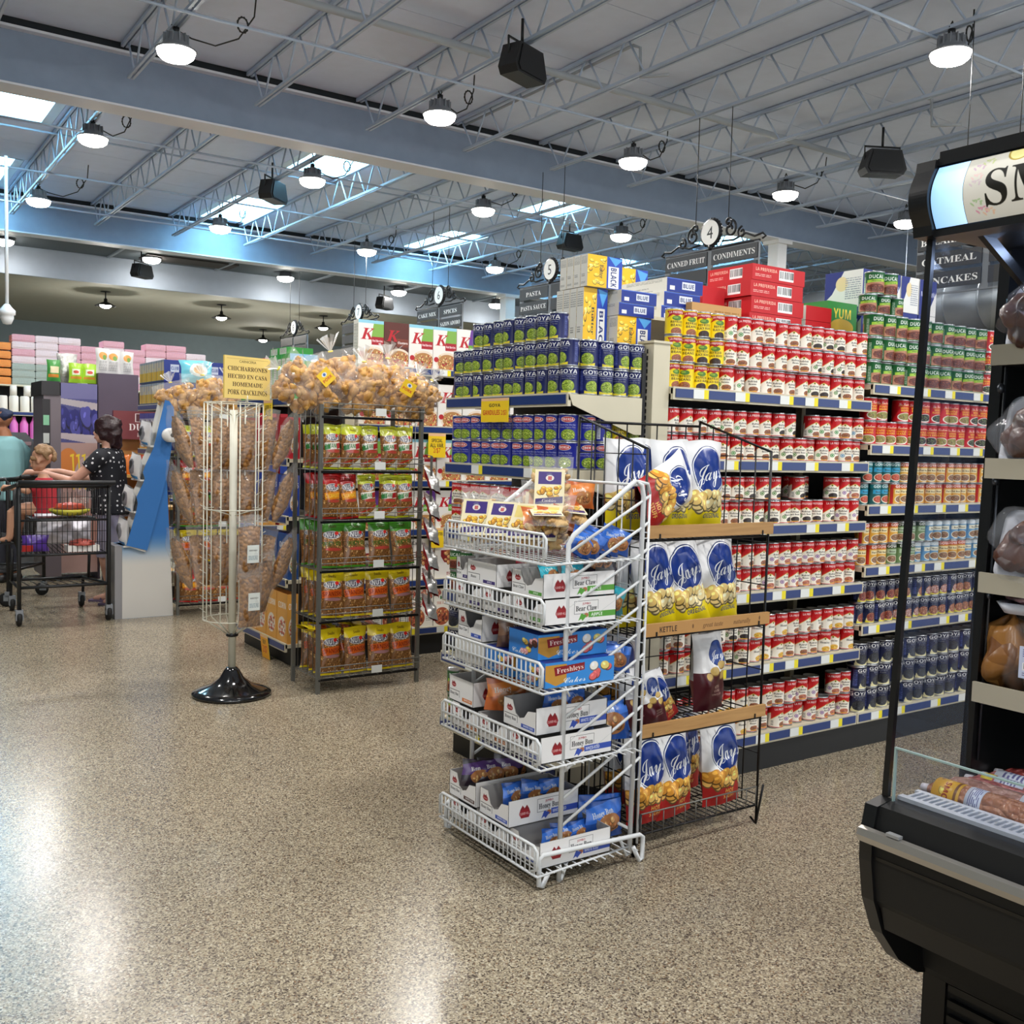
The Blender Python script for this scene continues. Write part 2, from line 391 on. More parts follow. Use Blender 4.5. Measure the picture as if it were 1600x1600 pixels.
# columns and the round duct
white = mat('white_paint', 'e6e7e8', .5)
a = at(1215, 385, y=10.98); c = struct(MB().box(a.x-.1, a.x+.1, 10.88, 11.08, 0, 4.79).build('column_1', white)); MB().box(a.x-.16, a.x+.16, 10.82, 11.14, 4.74, 4.79).build('cap_plate', white, c)
a = at(793, 470, y=18.58); c = struct(MB().box(a.x-.12, a.x+.12, 18.46, 18.7, 0, 4.76).build('column_2', white)); MB().box(a.x-.18, a.x+.18, 18.4, 18.76, 4.71, 4.76).build('cap_plate', white, c)
galv = mat('galvanised_duct', '8d949a', .35, .7)
pts = []; q = MB(); y = 6.0
while y < 17.5:
    q.lathe([(.42, 0), (.42, .46), (.44, .48), (.44, .50), (.42, .52)], 20, (13.6, y, 3.72), ax=Matrix.Rotation(-PI/2, 3, 'X')); y += .52
struct(q.build('trim_duct', galv))
q = MB()
for y in (7, 9.5, 12, 14.5, 17): q.tube([(13.6, y, 4.14), (13.6, y, 5.4)], .008, 4)
struct(q.build('trim_duct_hanger', steel))
# ---------------------------------------------------------------- lamps, loudspeakers, ceiling fittings
grey = mat('lamp_housing_grey', '8e9298', .45, .4); black = mat('black_plastic', '17181a', .45); blackm = mat('black_metal', '1c1d1f', .4, .3)
lens = mat('lamp_lens', (1, .985, .94), .4, emit=26.0); cordm = mat('black_cord', '1a1b1d', .6)
def lamp_meshes():
    h = MB(); h.lathe([(.04, .19), (.07, .185), (.085, .15), (.09, .12), (.11, .1), (.125, .07), (.16, .06), (.175, .05), (.165, .04)], 24)
    for k in range(12):
        a = 2*PI*k/12; h.box(.06, .11, -.004, .004, .08, .18, M=Matrix.Rotation(a, 4, 'Z'))
    l = MB().lathe([(.0, -.045), (.07, -.042), (.12, -.026), (.15, .0), (.162, .042)], 24)
    k = MB(); k.tube([(0, 0, .19), (0, 0, .24)], .03, 8); k.tube([(0, 0, .24), (.02, 0, .27), (0, 0, .3), (-.02, 0, .27), (0, 0, .24)], .006, 5)
    return h.mesh('lamp_housing', [grey]), l.mesh('lamp_lens', [lens]), k.mesh('lamp_hook', [blackm])
LH, LL, LK = lamp_meshes()
LD = bpy.data.lights.new('high_bay_light', 'AREA'); LD.shape = 'DISK'; LD.size = .28; LD.energy = LAMP_W; LD.color = (1, .98, .95)
def cord_pts(R_, dx, dy, up):
    P = [(0, 0, .22), (dx*.2, dy*.2, .16), (dx*.5, dy*.5, .12), (dx*.8, dy*.8, .2)]
    for k in range(14):
        t = k/13*4*PI; P.append((dx*.85+.05*math.sin(t)*dx/abs(dx or 1), dy*.85, .25+.07*(1-math.cos(t))))
    return P+[(dx, dy, .4), (dx*1.02, dy*1.02, up)]
LD2 = LD.copy(); LD2.energy = LAMP_W*.2
def high_bay(x, y, z, label, group, hang=5.01, cord=True, seed=0, low=False):
    t = thing('high_bay_lamp', label, 'lamp', (x, y, z), 0, group)
    inst('housing', LH, t); inst('lens', LL, t); inst('hook', LK, t)
    l = inst('bulb_light', LD2 if low else LD, t, (0, 0, -.06))
    MB().tube([(0, 0, .29), (.04, 0, hang-z)], .004, 4).tube([(0, 0, .29), (-.04, 0, hang-z)], .004, 4).build('chain', blackm, t)
    if cord: MB().tube(cord_pts(None, (.45 if seed % 2 else .6), .1 if seed % 3 else -.25, hang-z+.3), .007, 5).build('cord', cordm, t)
    return t
LZ = 4.8
for k, p in enumerate(((275, 88), (687, 187), (989, 258), (1227, 308), (1415, 352))):
    a = at(*p, x=2.555+2*JP*k); high_bay(a.x, a.y, a.z, 'round high bay lamp just before the big girder, %s from the cart side' % ORD[k], 'lamps before the big girder', seed=k)
a = at(1485, 92, x=2.555+4*JP); high_bay(a.x, a.y, a.z, 'high bay lamp above the smoked meat case', 'lamps over the near floor', seed=1)
high_bay(5.132, 5.2, LZ, 'high bay lamp above the near floor at the top picture edge', 'lamps over the near floor', seed=2)
for k, (x, y) in enumerate(((-.022, 9.1), (-.022, 5.1), (2.555, 5.1), (10.286, 5.1), (-.022, 1.2), (2.555, 1.2), (5.132, 1.2), (7.709, 1.2), (-.022, -2.6), (5.132, -2.6))):
    high_bay(x, y, LZ, 'high bay lamp above or behind the viewer, not pictured, %s of the rows' % ORD[k], 'lamps out of view', cord=False)
for k, p in enumerate(((145, 222), (488, 287), (755, 333), (970, 373))):
    a = at(*p, x=2.555+2*JP*k); high_bay(a.x, a.y, a.z, 'round lamp in the skylit bay beyond the girder, %s from the cart side' % ORD[k], 'lamps in the skylit bay, near row', seed=k+1)
for k, p in enumerate(((60, 318), (344, 360), (573, 396), (773, 423))):
    a = at(*p, x=2.555+2*JP*k); high_bay(a.x, a.y, a.z, 'round lamp in the skylit bay near the far girder, %s from the cart side' % ORD[k], 'lamps in the skylit bay, far row', seed=k)
for k, p in enumerate(((6, 380), (237, 408), (446, 437), (623, 459), (775, 479))):
    a = at(*p, y=19.35); high_bay(a.x, a.y, a.z, 'small lamp under the recess behind the far girder, %s from the cart side' % ORD[k], 'lamps behind the far girder', hang=4.81, cord=False, low=True)
# shallow-shaded pendants under the low ceiling
def pendant():
    sh = MB().lathe([(.03, .14), (.035, .08), (.06, .07), (.2, .0), (.205, -.005), (.06, .06)], 24).mesh('shade', [black])
    gl = MB().lathe([(0, -.05), (.06, -.04), (.1, -.015), (.11, .015)], 16).mesh('globe', [lens]); st = MB().tube([(0, 0, .1), (0, 0, .3)], .012, 6).lathe([(.0, .3), (.09, .3), (.1, .27), (0, .265)], 14).mesh('stem', [black])
    return sh, gl, st
PS, PG, PT = pendant()
for k, (p, s) in enumerate((((165, 478), 1.15), ((346, 497), .9), ((505, 513), .8), ((411, 532), .8))):
    a = at(*p, z=4.02); t = thing('pendant_lamp', 'black shaded pendant under the low beige ceiling, %s from the cart side' % ORD[k], 'lamp', a, 0, 'pendants under the low ceiling')
    for n, me in (('shade', PS), ('globe', PG), ('stem', PT)): inst(n, me, t)
    l = bpy.data.lights.new('pendant_light', 'POINT') if k == 0 else l
    l.energy = 55; l.shadow_soft_size = .08; l.color = (1, .95, .86); inst('bulb_light', l, t, (0, 0, -.08))
# loudspeakers
def speaker(x, y, z, label, s=1.0, rz=0.0, c=black):
    t = thing('loudspeaker', label, 'loudspeaker', (x, y, z), rz); t.scale = (s, s, s)
    q = MB(); f = [(-.2, -.12), (.2, -.12), (.235, -.06), (.17, .14), (-.17, .14), (-.235, -.06)]
    q.prism(f, 1, -.11, .08); q.build('cabinet', c, t)
    MB().prism([(-.17, -.1), (.17, -.1), (.2, -.06), (.15, .12), (-.15, .12), (-.2, -.06)], 1, -.122, -.11).build('grille', blackm, t)
    q = MB(); q.tube([(-.19, 0, .02), (-.2, 0, .19), (.2, 0, .19), (.19, 0, .02)], .012, 6); q.tube([(0, 0, .19), (0, 0, .4)], .014, 6); q.build('bracket', blackm, t)
    return t
speaker(5.08, 7.47, 4.8, 'black loudspeaker hung from the near roof joists', 1.0, .35)
speaker(10.03, 7.39, 4.8, 'black loudspeaker under the roof beside the smoked meat case sign', 1.05, -.5)
speaker(5.08, 13.4, 4.83, 'dark loudspeaker hung among the skylights', 1.0, .7); speaker(10.15, 13.4, 4.83, 'small loudspeaker above the aisle five sign in the skylit bay', .95, .1)
a = at(607, 453, y=19.5); speaker(a.x-.1, a.y, 4.425, 'far loudspeaker beside a lamp behind the far girder', .95, .5); a = at(226, 408, y=19.3); speaker(a.x-.12, a.y-.25, 4.445, 'far loudspeaker touching the lamp over the coolers', .9, .6)
a = at(11, 495, y=14.5); t = thing('dome_camera', 'white dome camera on a long pole over the back shelves', 'camera', a)
MB().tube([(0, 0, .1), (0, 0, 5.0-a.z)], .022, 8).build('pole', white, t); MB().lathe([(.03, .16), (.06, .12), (.1, .08), (.1, .03), (.08, .02), (.08, -.02), (.05, -.09), (0, -.1)], 20).build('dome', white, t)
# aisle signs
blk = '1d1f22'; signm = mat('sign_black_board', blk, .5); iron = mat('wrought_iron', '15161a', .45, .4)
def board_mat(txt):
    cv = Cv(320, 96, '24272b'); cv.text(txt, .5 if len(txt) > 1 else .1, .52, .40, 'e9e9e6', 'serif', maxw=.9); return pmat('board_'+txt.lower().replace(' ', '_'), cv, .5)
def disc_mat(n):
    cv = Cv(128, 128, 'f2f2ee'); cv.text(n, .5, .5, .5, '111111', 'serif'); return pmat('disc_'+n, cv, .5)
def scroll(q, cx, cz, R_, s, t0, turns=1.25, rad=.012):
    P = []
    for k in range(22):
        u = k/21; a = t0+s*u*turns*2*PI; r = R_*(1-.78*u); P.append((0, cy_(cx, s)+r*math.cos(a), cz+r*math.sin(a)))
    q.tube(P, rad, 5)
cy_ = lambda c, s: c
def aisle_sign(num, x, y, z, s, cols, label, top=5.02, rz=0):
    "hangs across the aisle end, facing -X; z = middle of the number disc"
    t = thing('aisle_sign', label, 'sign', (x, y, z), rz); t.scale = (s, s, s)
    ax = Matrix.Rotation(-PI/2, 3, 'Y'); ro = .118
    q = MB().lathe([(ro-.012, -.02), (ro+.012, -.02), (ro+.022, 0), (ro+.012, .02), (ro-.012, .02)], 32, ax=ax)
    for k in range(24): a = 2*PI*k/24; q.lathe([(0, -.02), (.014, -.01), (.014, .01), (0, .02)], 6, (0, (ro+.014)*math.cos(a), (ro+.014)*math.sin(a)), ax=ax)
    q.build('medallion_ring', iron, t)
    d = MB(); n = 32; vs = [(-.022, ro*math.cos(2*PI*k/n), ro*math.sin(2*PI*k/n)) for k in range(n)]
    d.add(vs, [tuple(range(n))], [[(.5-.5*math.cos(2*PI*k/n), .5+.5*math.sin(2*PI*k/n)) for k in range(n)]])
    d.add([(.015, v[1], v[2]) for v in vs], [tuple(range(n))]); d.build('number_disc', disc_mat(num), t, norm=False)
    q = MB()
    for sd in (-1, 1):
        scroll(q, .25*sd, .0, .085, -sd, PI/2, 1.3); scroll(q, .22*sd, .07, .05, sd, -PI/2, 1.2)
        scroll(q, .40*sd, -.055, .055, sd, PI/2, 1.2); q.tube([(0, .15*sd, -.1), (0, .3*sd, -.11), (0, .45*sd, -.07), (0, .56*sd, -.115), (0, .66*sd, -.1), (0, .7*sd, -.135), (0, .66*sd, -.15)], .011, 5)
    q.tube([(0, -.63, -.16), (0, .63, -.16)], .012, 6); q.tube([(0, 0, -.12), (0, 0, -.17)], .03, 8)
    q.build('scrollwork', iron, t)
    for y_ in (-.22, .22): MB().tube([(0, y_, .08), (0, y_, (top-z)/s)], .004, 4).build('hanging_cord', cordm, t)
    fr = MB()
    for y_ in (-.6, 0.0, .6): fr.box(-.01, .01, y_-.03, y_+.03, -.86, -.165)
    fr.box(-.008, .008, -.6, .6, -.19, -.17); fr.box(-.008, .008, -.6, .6, -.86, -.845)
    fr.build('frame', mat('sign_rail', '6c7176', .5), t)
    for ci, texts in enumerate(cols):
        y1, y0 = (.62, .03) if ci == 0 else (-.03, -.62)
        for ri, tx in enumerate(texts):
            zz = -.18-ri*.165
            MB().box(-.02, -.011, y0, y1, zz-.137, zz, fmi={'-x': 1}).build('board', [signm, board_mat(tx) if tx else signm], t)
    return t
aisle_sign('4', 7.72, 7.735, 3.773, 1.07, (('CANNED FRUIT', '', '', ''), ('CONDIMENTS', 'SEASONINGS', 'M', '')), 'black aisle sign with number four above canned fruit and condiments boards')
aisle_sign('5', 7.72, 10.56, 3.752, 1.07, (('PASTA', 'PASTA SAUCE', '', ''), ('', '', '', '')), 'black aisle sign with number five and pasta boards')
aisle_sign('6', 7.72, 13.38, 3.728, 1.07, (('CAKE MIX', '', '', ''), ('SPICES', 'SAZON ADOBO', '', '')), 'black aisle sign with number six listing cake mix and spices')
aisle_sign('7', 7.72, 16.15, 3.736, 1.07, (('', '', ''), ('', '', '')), 'black aisle sign with number seven above the cereal boxes')
aisle_sign('8', 7.77, 19.21, 3.718, 1.07, (('', '', ''), ('', '', '')), 'farthest small black aisle sign with number eight', top=4.84)
aisle_sign('3', 7.72, 4.66, 3.70, .99, (('', 'BREAKFAST', 'OATMEAL', 'PANCAKES'), ('', '', '', '')), 'black aisle sign naming breakfast oatmeal and pancakes behind the meat case glass')
# ================================================================ PRODUCTS: printed labels
tin = mat('tin', 'b9bcc0', .28, .9)
BEAN = ['7a4a2e', '8c5836', '6b3f28', 'a06a44']; BLK = ['1c1413', '2a1d1a', '3a2a24']; PEA = ['7f9a2a', '98b03a', '6a8420', 'b3c655']; NUT = ['a8743c', 'c08c4e', '8d5c2c', 'd3a266', '7a4c22']
def halves(cv_w, fn):
    "the front is printed twice round a can"
    return fn
def can_red(kind, seed):
    cv = Cv(256, 128, 'efe9dc')
    for h in (0, .5):
        c = h+.25
        cv.poly([(h, 0), (h+.5, 0), (h+.5, .30), (c+.12, .42), (c, .30), (c-.12, .42), (h, .62)], 'c4121c')
        cv.line([(h, .63), (c-.12, .43), (c-.04, .33), (c, .29), (c+.04, .33), (c+.12, .43), (h+.5, .31)], .022, 'd9a93a')
        cv.text('LA PREFERIDA', c, .13, .10, 'ffffff', 'bold', maxw=.34); cv.ell(c, .36, .022, .05, 'd9a93a'); cv.ell(c, .36, .014, .035, '2f6b35')
        if kind in ('bean', 'black', 'pink', 'green', 'blue'):
            cv.text('Refried' if kind != 'black' else 'Refried', c, .50, .085, '1d1a18', 'serif', maxw=.2); cv.text('Black Beans' if kind == 'black' else 'Beans', c, .62, .085, '1d1a18', 'serif', maxw=.24)
        else:
            cv.text('Hominy', c, .54, .09, '1d1a18', 'serif', maxw=.22)
        heap = {'black': BLK, 'pink': ['b0634a', 'c47a5e', '9c5340'], 'hominy': ['e2b23a', 'efc65a', 'c8952a']}.get(kind, BEAN)
        cv.ell(c+.03, .86, .10, .13, {'black': '2a1d1a', 'hominy': 'd9a63a', 'pink': 'b86e54'}.get(kind, '9a5b3a')); cv.dots(26, (c-.05, .78, c+.11, .92), (.02, .035), heap, seed)
        cv.rect(c-.06, .93, c+.1, .97, 'd9a93a')
        b = {'green': '3f8a3d', 'black': '4f7a2d', 'blue': '5f9ac4', 'pink': '8a5a9a'}.get(kind)
        if b: cv.ell(c-.12, .72, .045, .09, b); cv.ell(c-.12, .72, .03, .06, 'e9efe6', ring=.02)
        cv.lines(h+.005, .68, h+.06, .92, 7, '6a6a6a', seed)
        cv.rect(h, .975, h+.5, 1, 'c4121c')
    return pmat('can_print_red_'+kind, cv, .35)
def can_yellow(kind, seed):
    cv = Cv(256, 128, 'f2d51c')
    for h in (0, .5):
        c = h+.25
        cv.poly([(c-.2, .05), (c+.2, .02), (c+.2, .2), (c+.06, .2), (c, .28), (c-.08, .22), (c-.2, .36), (c-.15, .2)], 'b3202a'); cv.text('LA PREFERIDA', c, .12, .09, 'ffffff', 'bold', maxw=.3)
        cv.ell(c, .36, .09, .1, '4f7d2c'); cv.ell(c-.03, .34, .05, .05, '86a83c')
        cv.text('REFRIED', c, .52, .1, '3a2a10', 'bold', maxw=.24); cv.text('BLACK BEANS' if kind == 'black' else 'BEANS', c, .66, .1, '3a2a10', 'bold', maxw=.28)
        cv.ell(c, .92, .11, .17, '3b211a' if kind == 'black' else '9c5b3c'); cv.dots(20, (c-.07, .84, c+.07, .97), (.02, .03), BLK if kind == 'black' else BEAN, seed)
    return pmat('can_print_yellow_'+kind, cv, .35)
def can_navy(kind, seed, bg='131b58'):
    cv = Cv(256, 128, bg)
    heap = {'pea': PEA, 'black': ['23242c', '33343c', '15161c'], 'pinto': ['a5684a', 'c08a68', '8a4f38'], 'red': ['7a2a20', '943a2c', '5c1c16'], 'pink': ['c89a94', 'd8b4ae', 'b08078']}[kind]
    for h in (0, .5):
        c = h+.25
        cv.text('GOYA', c, .14, .16, 'f4f4f2', 'bold', maxw=.34, sx=1.15); cv.rect(c-.16, .25, c+.16, .262, 'd8d8d8')
        cv.text({'pea': 'Green Pigeon Peas', 'black': 'Black Beans'}.get(kind, 'Pinto Beans'), c, .33, .05, 'e8e8e8', maxw=.3); cv.text('Frijoles' if kind != 'pea' else 'Gandules Verdes', c, .42, .05, 'd0c9a8', maxw=.28)
        if kind != 'pea': cv.ell(c, .84, .13, .2, 'd8cf9c')
        cv.ell(c, .72, .115, .24, {'pea': '8aa03a'}.get(kind, '2b2b30' if kind == 'black' else '9a6048')); cv.dots(70, (c-.09, .54, c+.09, .88), (.025, .04), heap, seed)
        cv.poly([(c-.14, .88), (c, .96), (c+.14, .88), (c+.14, 1), (c-.14, 1)], 'd9c832' if kind != 'black' else 'd8cf9c')
        cv.lines(h+.005, .1, h+.08, .9, 16, '5f6ab0', seed)
    return pmat('can_print_navy_'+kind+bg, cv, .35)
def can_blue_pea(seed):
    cv = Cv(256, 128, '17208c')
    for h in (0, .5):
        c = h+.25
        cv.ell(c, .17, .13, .12, 'e8e2d4'); cv.ell(c, .17, .118, .10, 'c0242c'); cv.text('IBERIA', c, .17, .1, 'ffffff', 'bold', maxw=.2)
        cv.text('Gandules Verdes', c, .38, .065, 'f4f4f4', maxw=.3); cv.text('Green Pigeon Peas', c, .48, .06, 'd8d0b0', maxw=.3)
        cv.ell(c+.01, .78, .13, .22, '7f9a30'); cv.dots(80, (c-.10, .62, c+.12, .93), (.025, .04), PEA, seed)
        cv.rect(h+.005, .12, h+.07, .92, 'cfd2d8'); cv.lines(h+.01, .16, h+.065, .9, 14, '60636c', seed)
    return pmat('can_print_blue_pea', cv, .35)
def can_green(seed):
    cv = Cv(256, 128, '155c2c')
    for h in (0, .5):
        c = h+.25
        cv.text('DUCAL', c, .2, .17, 'f4f4f0', 'bold', maxw=.26); cv.poly([(c-.16, .36), (c+.16, .30), (c+.16, .44), (c-.16, .5)], '9fc83c'); cv.text('FRIJOLES', c, .40, .06, '2b3b10', maxw=.2)
        cv.poly([(c-.19, .5), (c+.19, .42), (c+.19, .95), (c-.19, .95)], 'b07a5c'); cv.ell(c, .74, .17, .2, '6a3022'); cv.dots(70, (c-.15, .62, c+.15, .92), (.02, .035), ['5a2418', '7a3826', '3c1610', '8c4c34'], seed)
        cv.lines(h+.005, .2, h+.05, .9, 14, 'bcd0be', seed)
    return pmat('can_print_green', cv, .35)
def can_scarlet(kind, seed):
    cv = Cv(256, 128, 'c3141e')
    for h in (0, .5):
        c = h+.25
        cv.text('La Costena', c, .17, .13, 'ffffff', 'script', maxw=.3); cv.line([(c-.15, .26), (c+.15, .22)], .02, 'e8c84a')
        cv.text('WHOLE' if kind != 'pinto' else 'PINTO', c, .36, .09, 'f0d030', 'bold', maxw=.24); cv.text('BLACK BEANS' if kind == 'black' else 'BEANS', c, .48, .09, 'f0d030', 'bold', maxw=.3)
        cv.ell(c, .78, .17, .2, 'e9e6dc'); cv.ell(c, .77, .145, .165, {'black': '2c2420'}.get(kind, '9a8a4a')); cv.dots(45, (c-.11, .67, c+.11, .88), (.022, .035), BLK+['6f8a3c'] if kind == 'black' else ['8a6a44', 'a0b060', '75502e', '6f8a3c'], seed)
    return pmat('can_print_scarlet_'+kind, cv, .35)
def can_small(kind, seed):
    bg, top, mid = {'gold': ('d9a23c', 'c24a28', 'ead9a8'), 'teal': ('1f5a5c', '15787f', '2f9ac4'), 'sky': ('5f93bd', 'cfe0ec', 'e6e2cc'), 'olive': ('6f8a5a', '24381f', 'a9bfa0'), 'oliveb': ('3b5a2c', '2a4a1f', '6f8a3a')}[kind]
    cv = Cv(256, 128, bg)
    for h in (0, .5):
        c = h+.25
        cv.rect(h+.02, 0, h+.48, .2, top); cv.text('GOYA', c, .1, .13, 'ffffff', 'bold', maxw=.26); cv.rect(c-.14, .26, c+.14, .48, mid); cv.text('Pink Beans' if kind == 'gold' else 'Beans', c, .37, .09, '2a2420', 'serif', maxw=.24)
        cv.ell(c, .76, .14, .2, 'e4dcc6'); cv.ell(c, .75, .12, .165, {'teal': 'b5452f', 'olive': '8a6a50', 'oliveb': '7a9a3a'}.get(kind, '8a6a4c'))
        cv.dots(40, (c-.09, .65, c+.09, .86), (.02, .034), {'teal': ['c8553a', 'a03a28', 'd97a52'], 'oliveb': PEA}.get(kind, BEAN+['b08a60']), seed)
        if kind == 'gold': cv.rect(h, 0, h+.075, 1, 'bd2a22')
        cv.lines(h+.42, .3, h+.48, .9, 9, '4a4a40', seed)
    return pmat('can_print_small_'+kind, cv, .35)
def can_mesh(name, m_, r, h):
    return MB().lathe([(r*.95, .002), (r, 0), (r, .004), (r*.985, .006), (r*.985, h-.006), (r, h-.004), (r, h), (r*.95, h-.001), (r*.93, h-.005), (0, h-.005)], 20, vrange=(.006, h-.006), mis=[1, 1, 1, 0, 1, 1, 1, 1, 1]).mesh(name, [m_, tin])
# standard, squat and tall sizes
CM = {}
def can(kind, me, loc, label, cat, group, rnd, face=None):
    o = inst(kind, me, None, loc, (0, 0, (face if face is not None else -.22) + rnd.choice((0, PI)) + rnd.uniform(-.6, .6)))
    return tag(o, label, cat, group)
RC, HC = .0385, .1125
for k in ('bean', 'black', 'pink', 'green', 'blue', 'hominy'): CM['red_'+k] = can_mesh('red_can', can_red(k, 3), RC, HC)
for k in ('bean', 'black'): CM['yellow_'+k] = can_mesh('yellow_can', can_yellow(k, 5), RC, HC)
CM['navy_pea'] = can_mesh('navy_can', can_navy('pea', 2), .04, .112)
for k in ('black', 'pinto', 'red', 'pink'): CM['navy_'+k] = can_mesh('navy_can', can_navy(k, 4, '10183e'), .038, .112); CM['navybig_'+k] = can_mesh('navy_big_can', can_navy(k, 4, '10183e'), .05, .119)
CM['blue_pea'] = can_mesh('blue_can', can_blue_pea(6), .04, .113); CM['green'] = can_mesh('green_can', can_green(7), .05, .118); CM['green_s'] = can_mesh('green_can', can_green(7), .046, .1)
for k in ('black', 'pinto', 'mix'): CM['scarlet_'+k] = can_mesh('scarlet_can', can_scarlet(k, 8), .043, .12)
for k in ('gold', 'teal', 'sky', 'olive', 'oliveb'): CM['small_'+k] = can_mesh('bean_can', can_small(k, 9), .037, .112)
# ---------------------------------------------------------------- shelving units
beige = mat('shelf_beige', 'd5cdb4', .45, vary=.12); strip = mat('price_strip_navy', '243a74', .3); kick = mat('kick_black', '121315', .5); backp = mat('back_panel_dark', '2b2b2d', .7)
slotm = mat('slot_dark', '1b1b1a', .8); tagw = mat('tag_white', 'e9ece9', .5); tagy = mat('tag_yellow', 'f3e22a', .5); tagt = mat('tag_teal', '9fc6cf', .5)
def shelf_at(parent, x0, x1, y0, y1, z, side='-y', rnd=None, ntags=5, blue=True, name='shelf'):
    "z = top of the front lip; side = the way it faces"
    q = MB(); q.box(x0, x1, y0, y1, z-.03, z-.006)
    if side == '-y': q.box(x0, x1, y0-.004, y0+.012, z-.055, z)
    elif side == '-x': q.box(x0-.004, x0+.012, y0, y1, z-.055, z)
    s = q.build(name, beige, parent)
    if blue:
        if side == '-y': MB().box(x0+.012, x1-.012, y0-.008, y0-.004, z-.045, z-.008).build('price_strip', strip, s)
        else: MB().box(x0-.008, x0-.004, y0+.012, y1-.012, z-.045, z-.008).build('price_strip', strip, s)
    if rnd:
        L = (x1-x0) if side == '-y' else (y1-y0)
        for k in range(ntags):
            t = (k+rnd.uniform(.2, .8))/ntags*(L-.14)
            for mm, a, b in ((tagw, 0, .062), (tagy, .062, .09)):
                if side == '-y': MB().box(x0+t+a, x0+t+b, y0-.010, y0-.008, z-.046, z-.007).build('price_tag', mm, s)
                else: MB().box(x0-.010, x0-.008, y1-t-b, y1-t-a, z-.046, z-.007).build('price_tag', mm, s)
    return s
R1 = random.Random(11)
YF = 3.178
A = thing('gondola_shelving', 'long beige shelving unit of bean cans behind the chips rack', 'shelving', (0, 0, 0))
MB().box(2.98, 8.0, 3.64, 3.70, .12, 1.95).build('back_panel', backp, A)
MB().box(2.90, 8.0, YF+.01, 4.18, 0, .125).build('kick_plate', kick, A)
q = MB(); q.box(2.885, 2.978, 3.2, 3.29, 0, 1.945); q.box(2.879, 2.984, 3.194, 3.296, 1.945, 1.955); q.build('upright', beige, A)
q = MB()
for k in range(60): q.box(2.8835, 2.8855, 3.235, 3.243, .25+k*.028, .268+k*.028)
q.build('upright_slots', slotm, A)
MB().box(2.885, 2.978, 3.29, 4.18, .12, 1.9).build('end_panel', backp, A)
for x in (4.328, 5.68): MB().box(x-.015, x+.015, 3.6, 3.64, .12, 2.1).build('upright', beige, A)
SZ1 = [1.767, 1.462, 1.166, .856, .517, .183]; SZ2 = [1.856, 1.554, 1.247, .935, .636, .183]
NM = ['top shelf', 'second shelf', 'third shelf', 'fourth shelf', 'fifth shelf', 'bottom shelf']
for z in SZ1: shelf_at(A, 2.98, 4.325, YF, 3.64, z, rnd=R1)
for z in SZ2: shelf_at(A, 4.331, 5.68, YF, 3.64, z, rnd=R1)
MB().box(5.682, 8.0, YF+.02, 3.64, .12, 1.9).build('far_bay_filler', backp, A)
MB().box(3.04, 5.68, 3.47, 4.15, 2.085, 2.1).build('overstock_deck', beige, A)
for x in (2.99, 4.31, 5.66): MB().box(x, x+.02, 3.64, 3.7, 1.9, 2.086).build('deck_post', beige, A)
def can_row(n, x0, pitch, y, z, h, pick, rnd, miss=(), jy=.045, where='', kinds=None, depth=0):
    for k in range(n):
        if k in miss: continue
        key, kind, look = pick(k)
        can(kind, CM[key], (x0+k*pitch+rnd.uniform(-.002, .002), y+rnd.uniform(0, jy), z+.001), where % (look, ORD[k]), 'can', look+'s', rnd)
RED = {'bean': 'red and white can of beans', 'green': 'red can with a green dot', 'black': 'red can of black beans', 'blue': 'red can with a blue dot', 'pink': 'red can of pink beans', 'hominy': 'red can of yellow hominy'}
def red(*seq):
    "seq: kinds, one per group of columns"
    def f(k):
        kk = seq[min(k*len(seq)//16, len(seq)-1)]; return 'red_'+kk, 'hominy_can' if kk == 'hominy' else 'refried_bean_can', RED[kk]
    return f
def topmix(k):
    if k < 4: kk = ('bean', 'bean', 'black', 'black')[k]; return 'yellow_'+kk, 'refried_bean_can', 'yellow can of refried '+('black beans' if kk == 'black' else 'beans')
    return red('bean', 'green', 'bean', 'bean', 'black', 'bean')(k)
LY = ['lower layer', 'upper layer', 'topmost layer']
rows1 = [topmix, red('bean', 'green', 'bean', 'black', 'green', 'blue'), red('bean', 'bean', 'black', 'black', 'black', 'pink'), red('pink', 'bean', 'pink', 'pink'), red('bean', 'black', 'hominy', 'bean', 'hominy'), red('bean', 'hominy', 'bean', 'pink', 'pink')]
PX = .0838; X0 = 2.98+.041
for si, z in enumerate(SZ1):
    nl = 3 if si == 0 else 2
    for L in range(nl):
        miss = {(1, 1): (10,), (2, 1): (9, 11, 12), (5, 1): (13,)}.get((si, L), ())
        can_row(16, X0, PX, YF+.05, z-.006+L*(HC+.0006), HC, rows1[si], R1, miss, .006 if L else .03, '%%s, %%s from the beige post, %s, %s' % (LY[L], NM[si]))
# back ranks show in the gaps
for (si, L, k) in ((1, 0, 10), (2, 0, 9), (2, 0, 11), (2, 0, 12)):
    for l in (0, 1):
        key, kind, look = rows1[si](k); can(kind, CM[key], (X0+k*PX, YF+.17, SZ1[si]-.005+l*(HC+.0006)), '%s behind a gap, %s, %s, %s in line' % (look, NM[si], LY[l], ORD[k]), 'can', look+'s', R1)
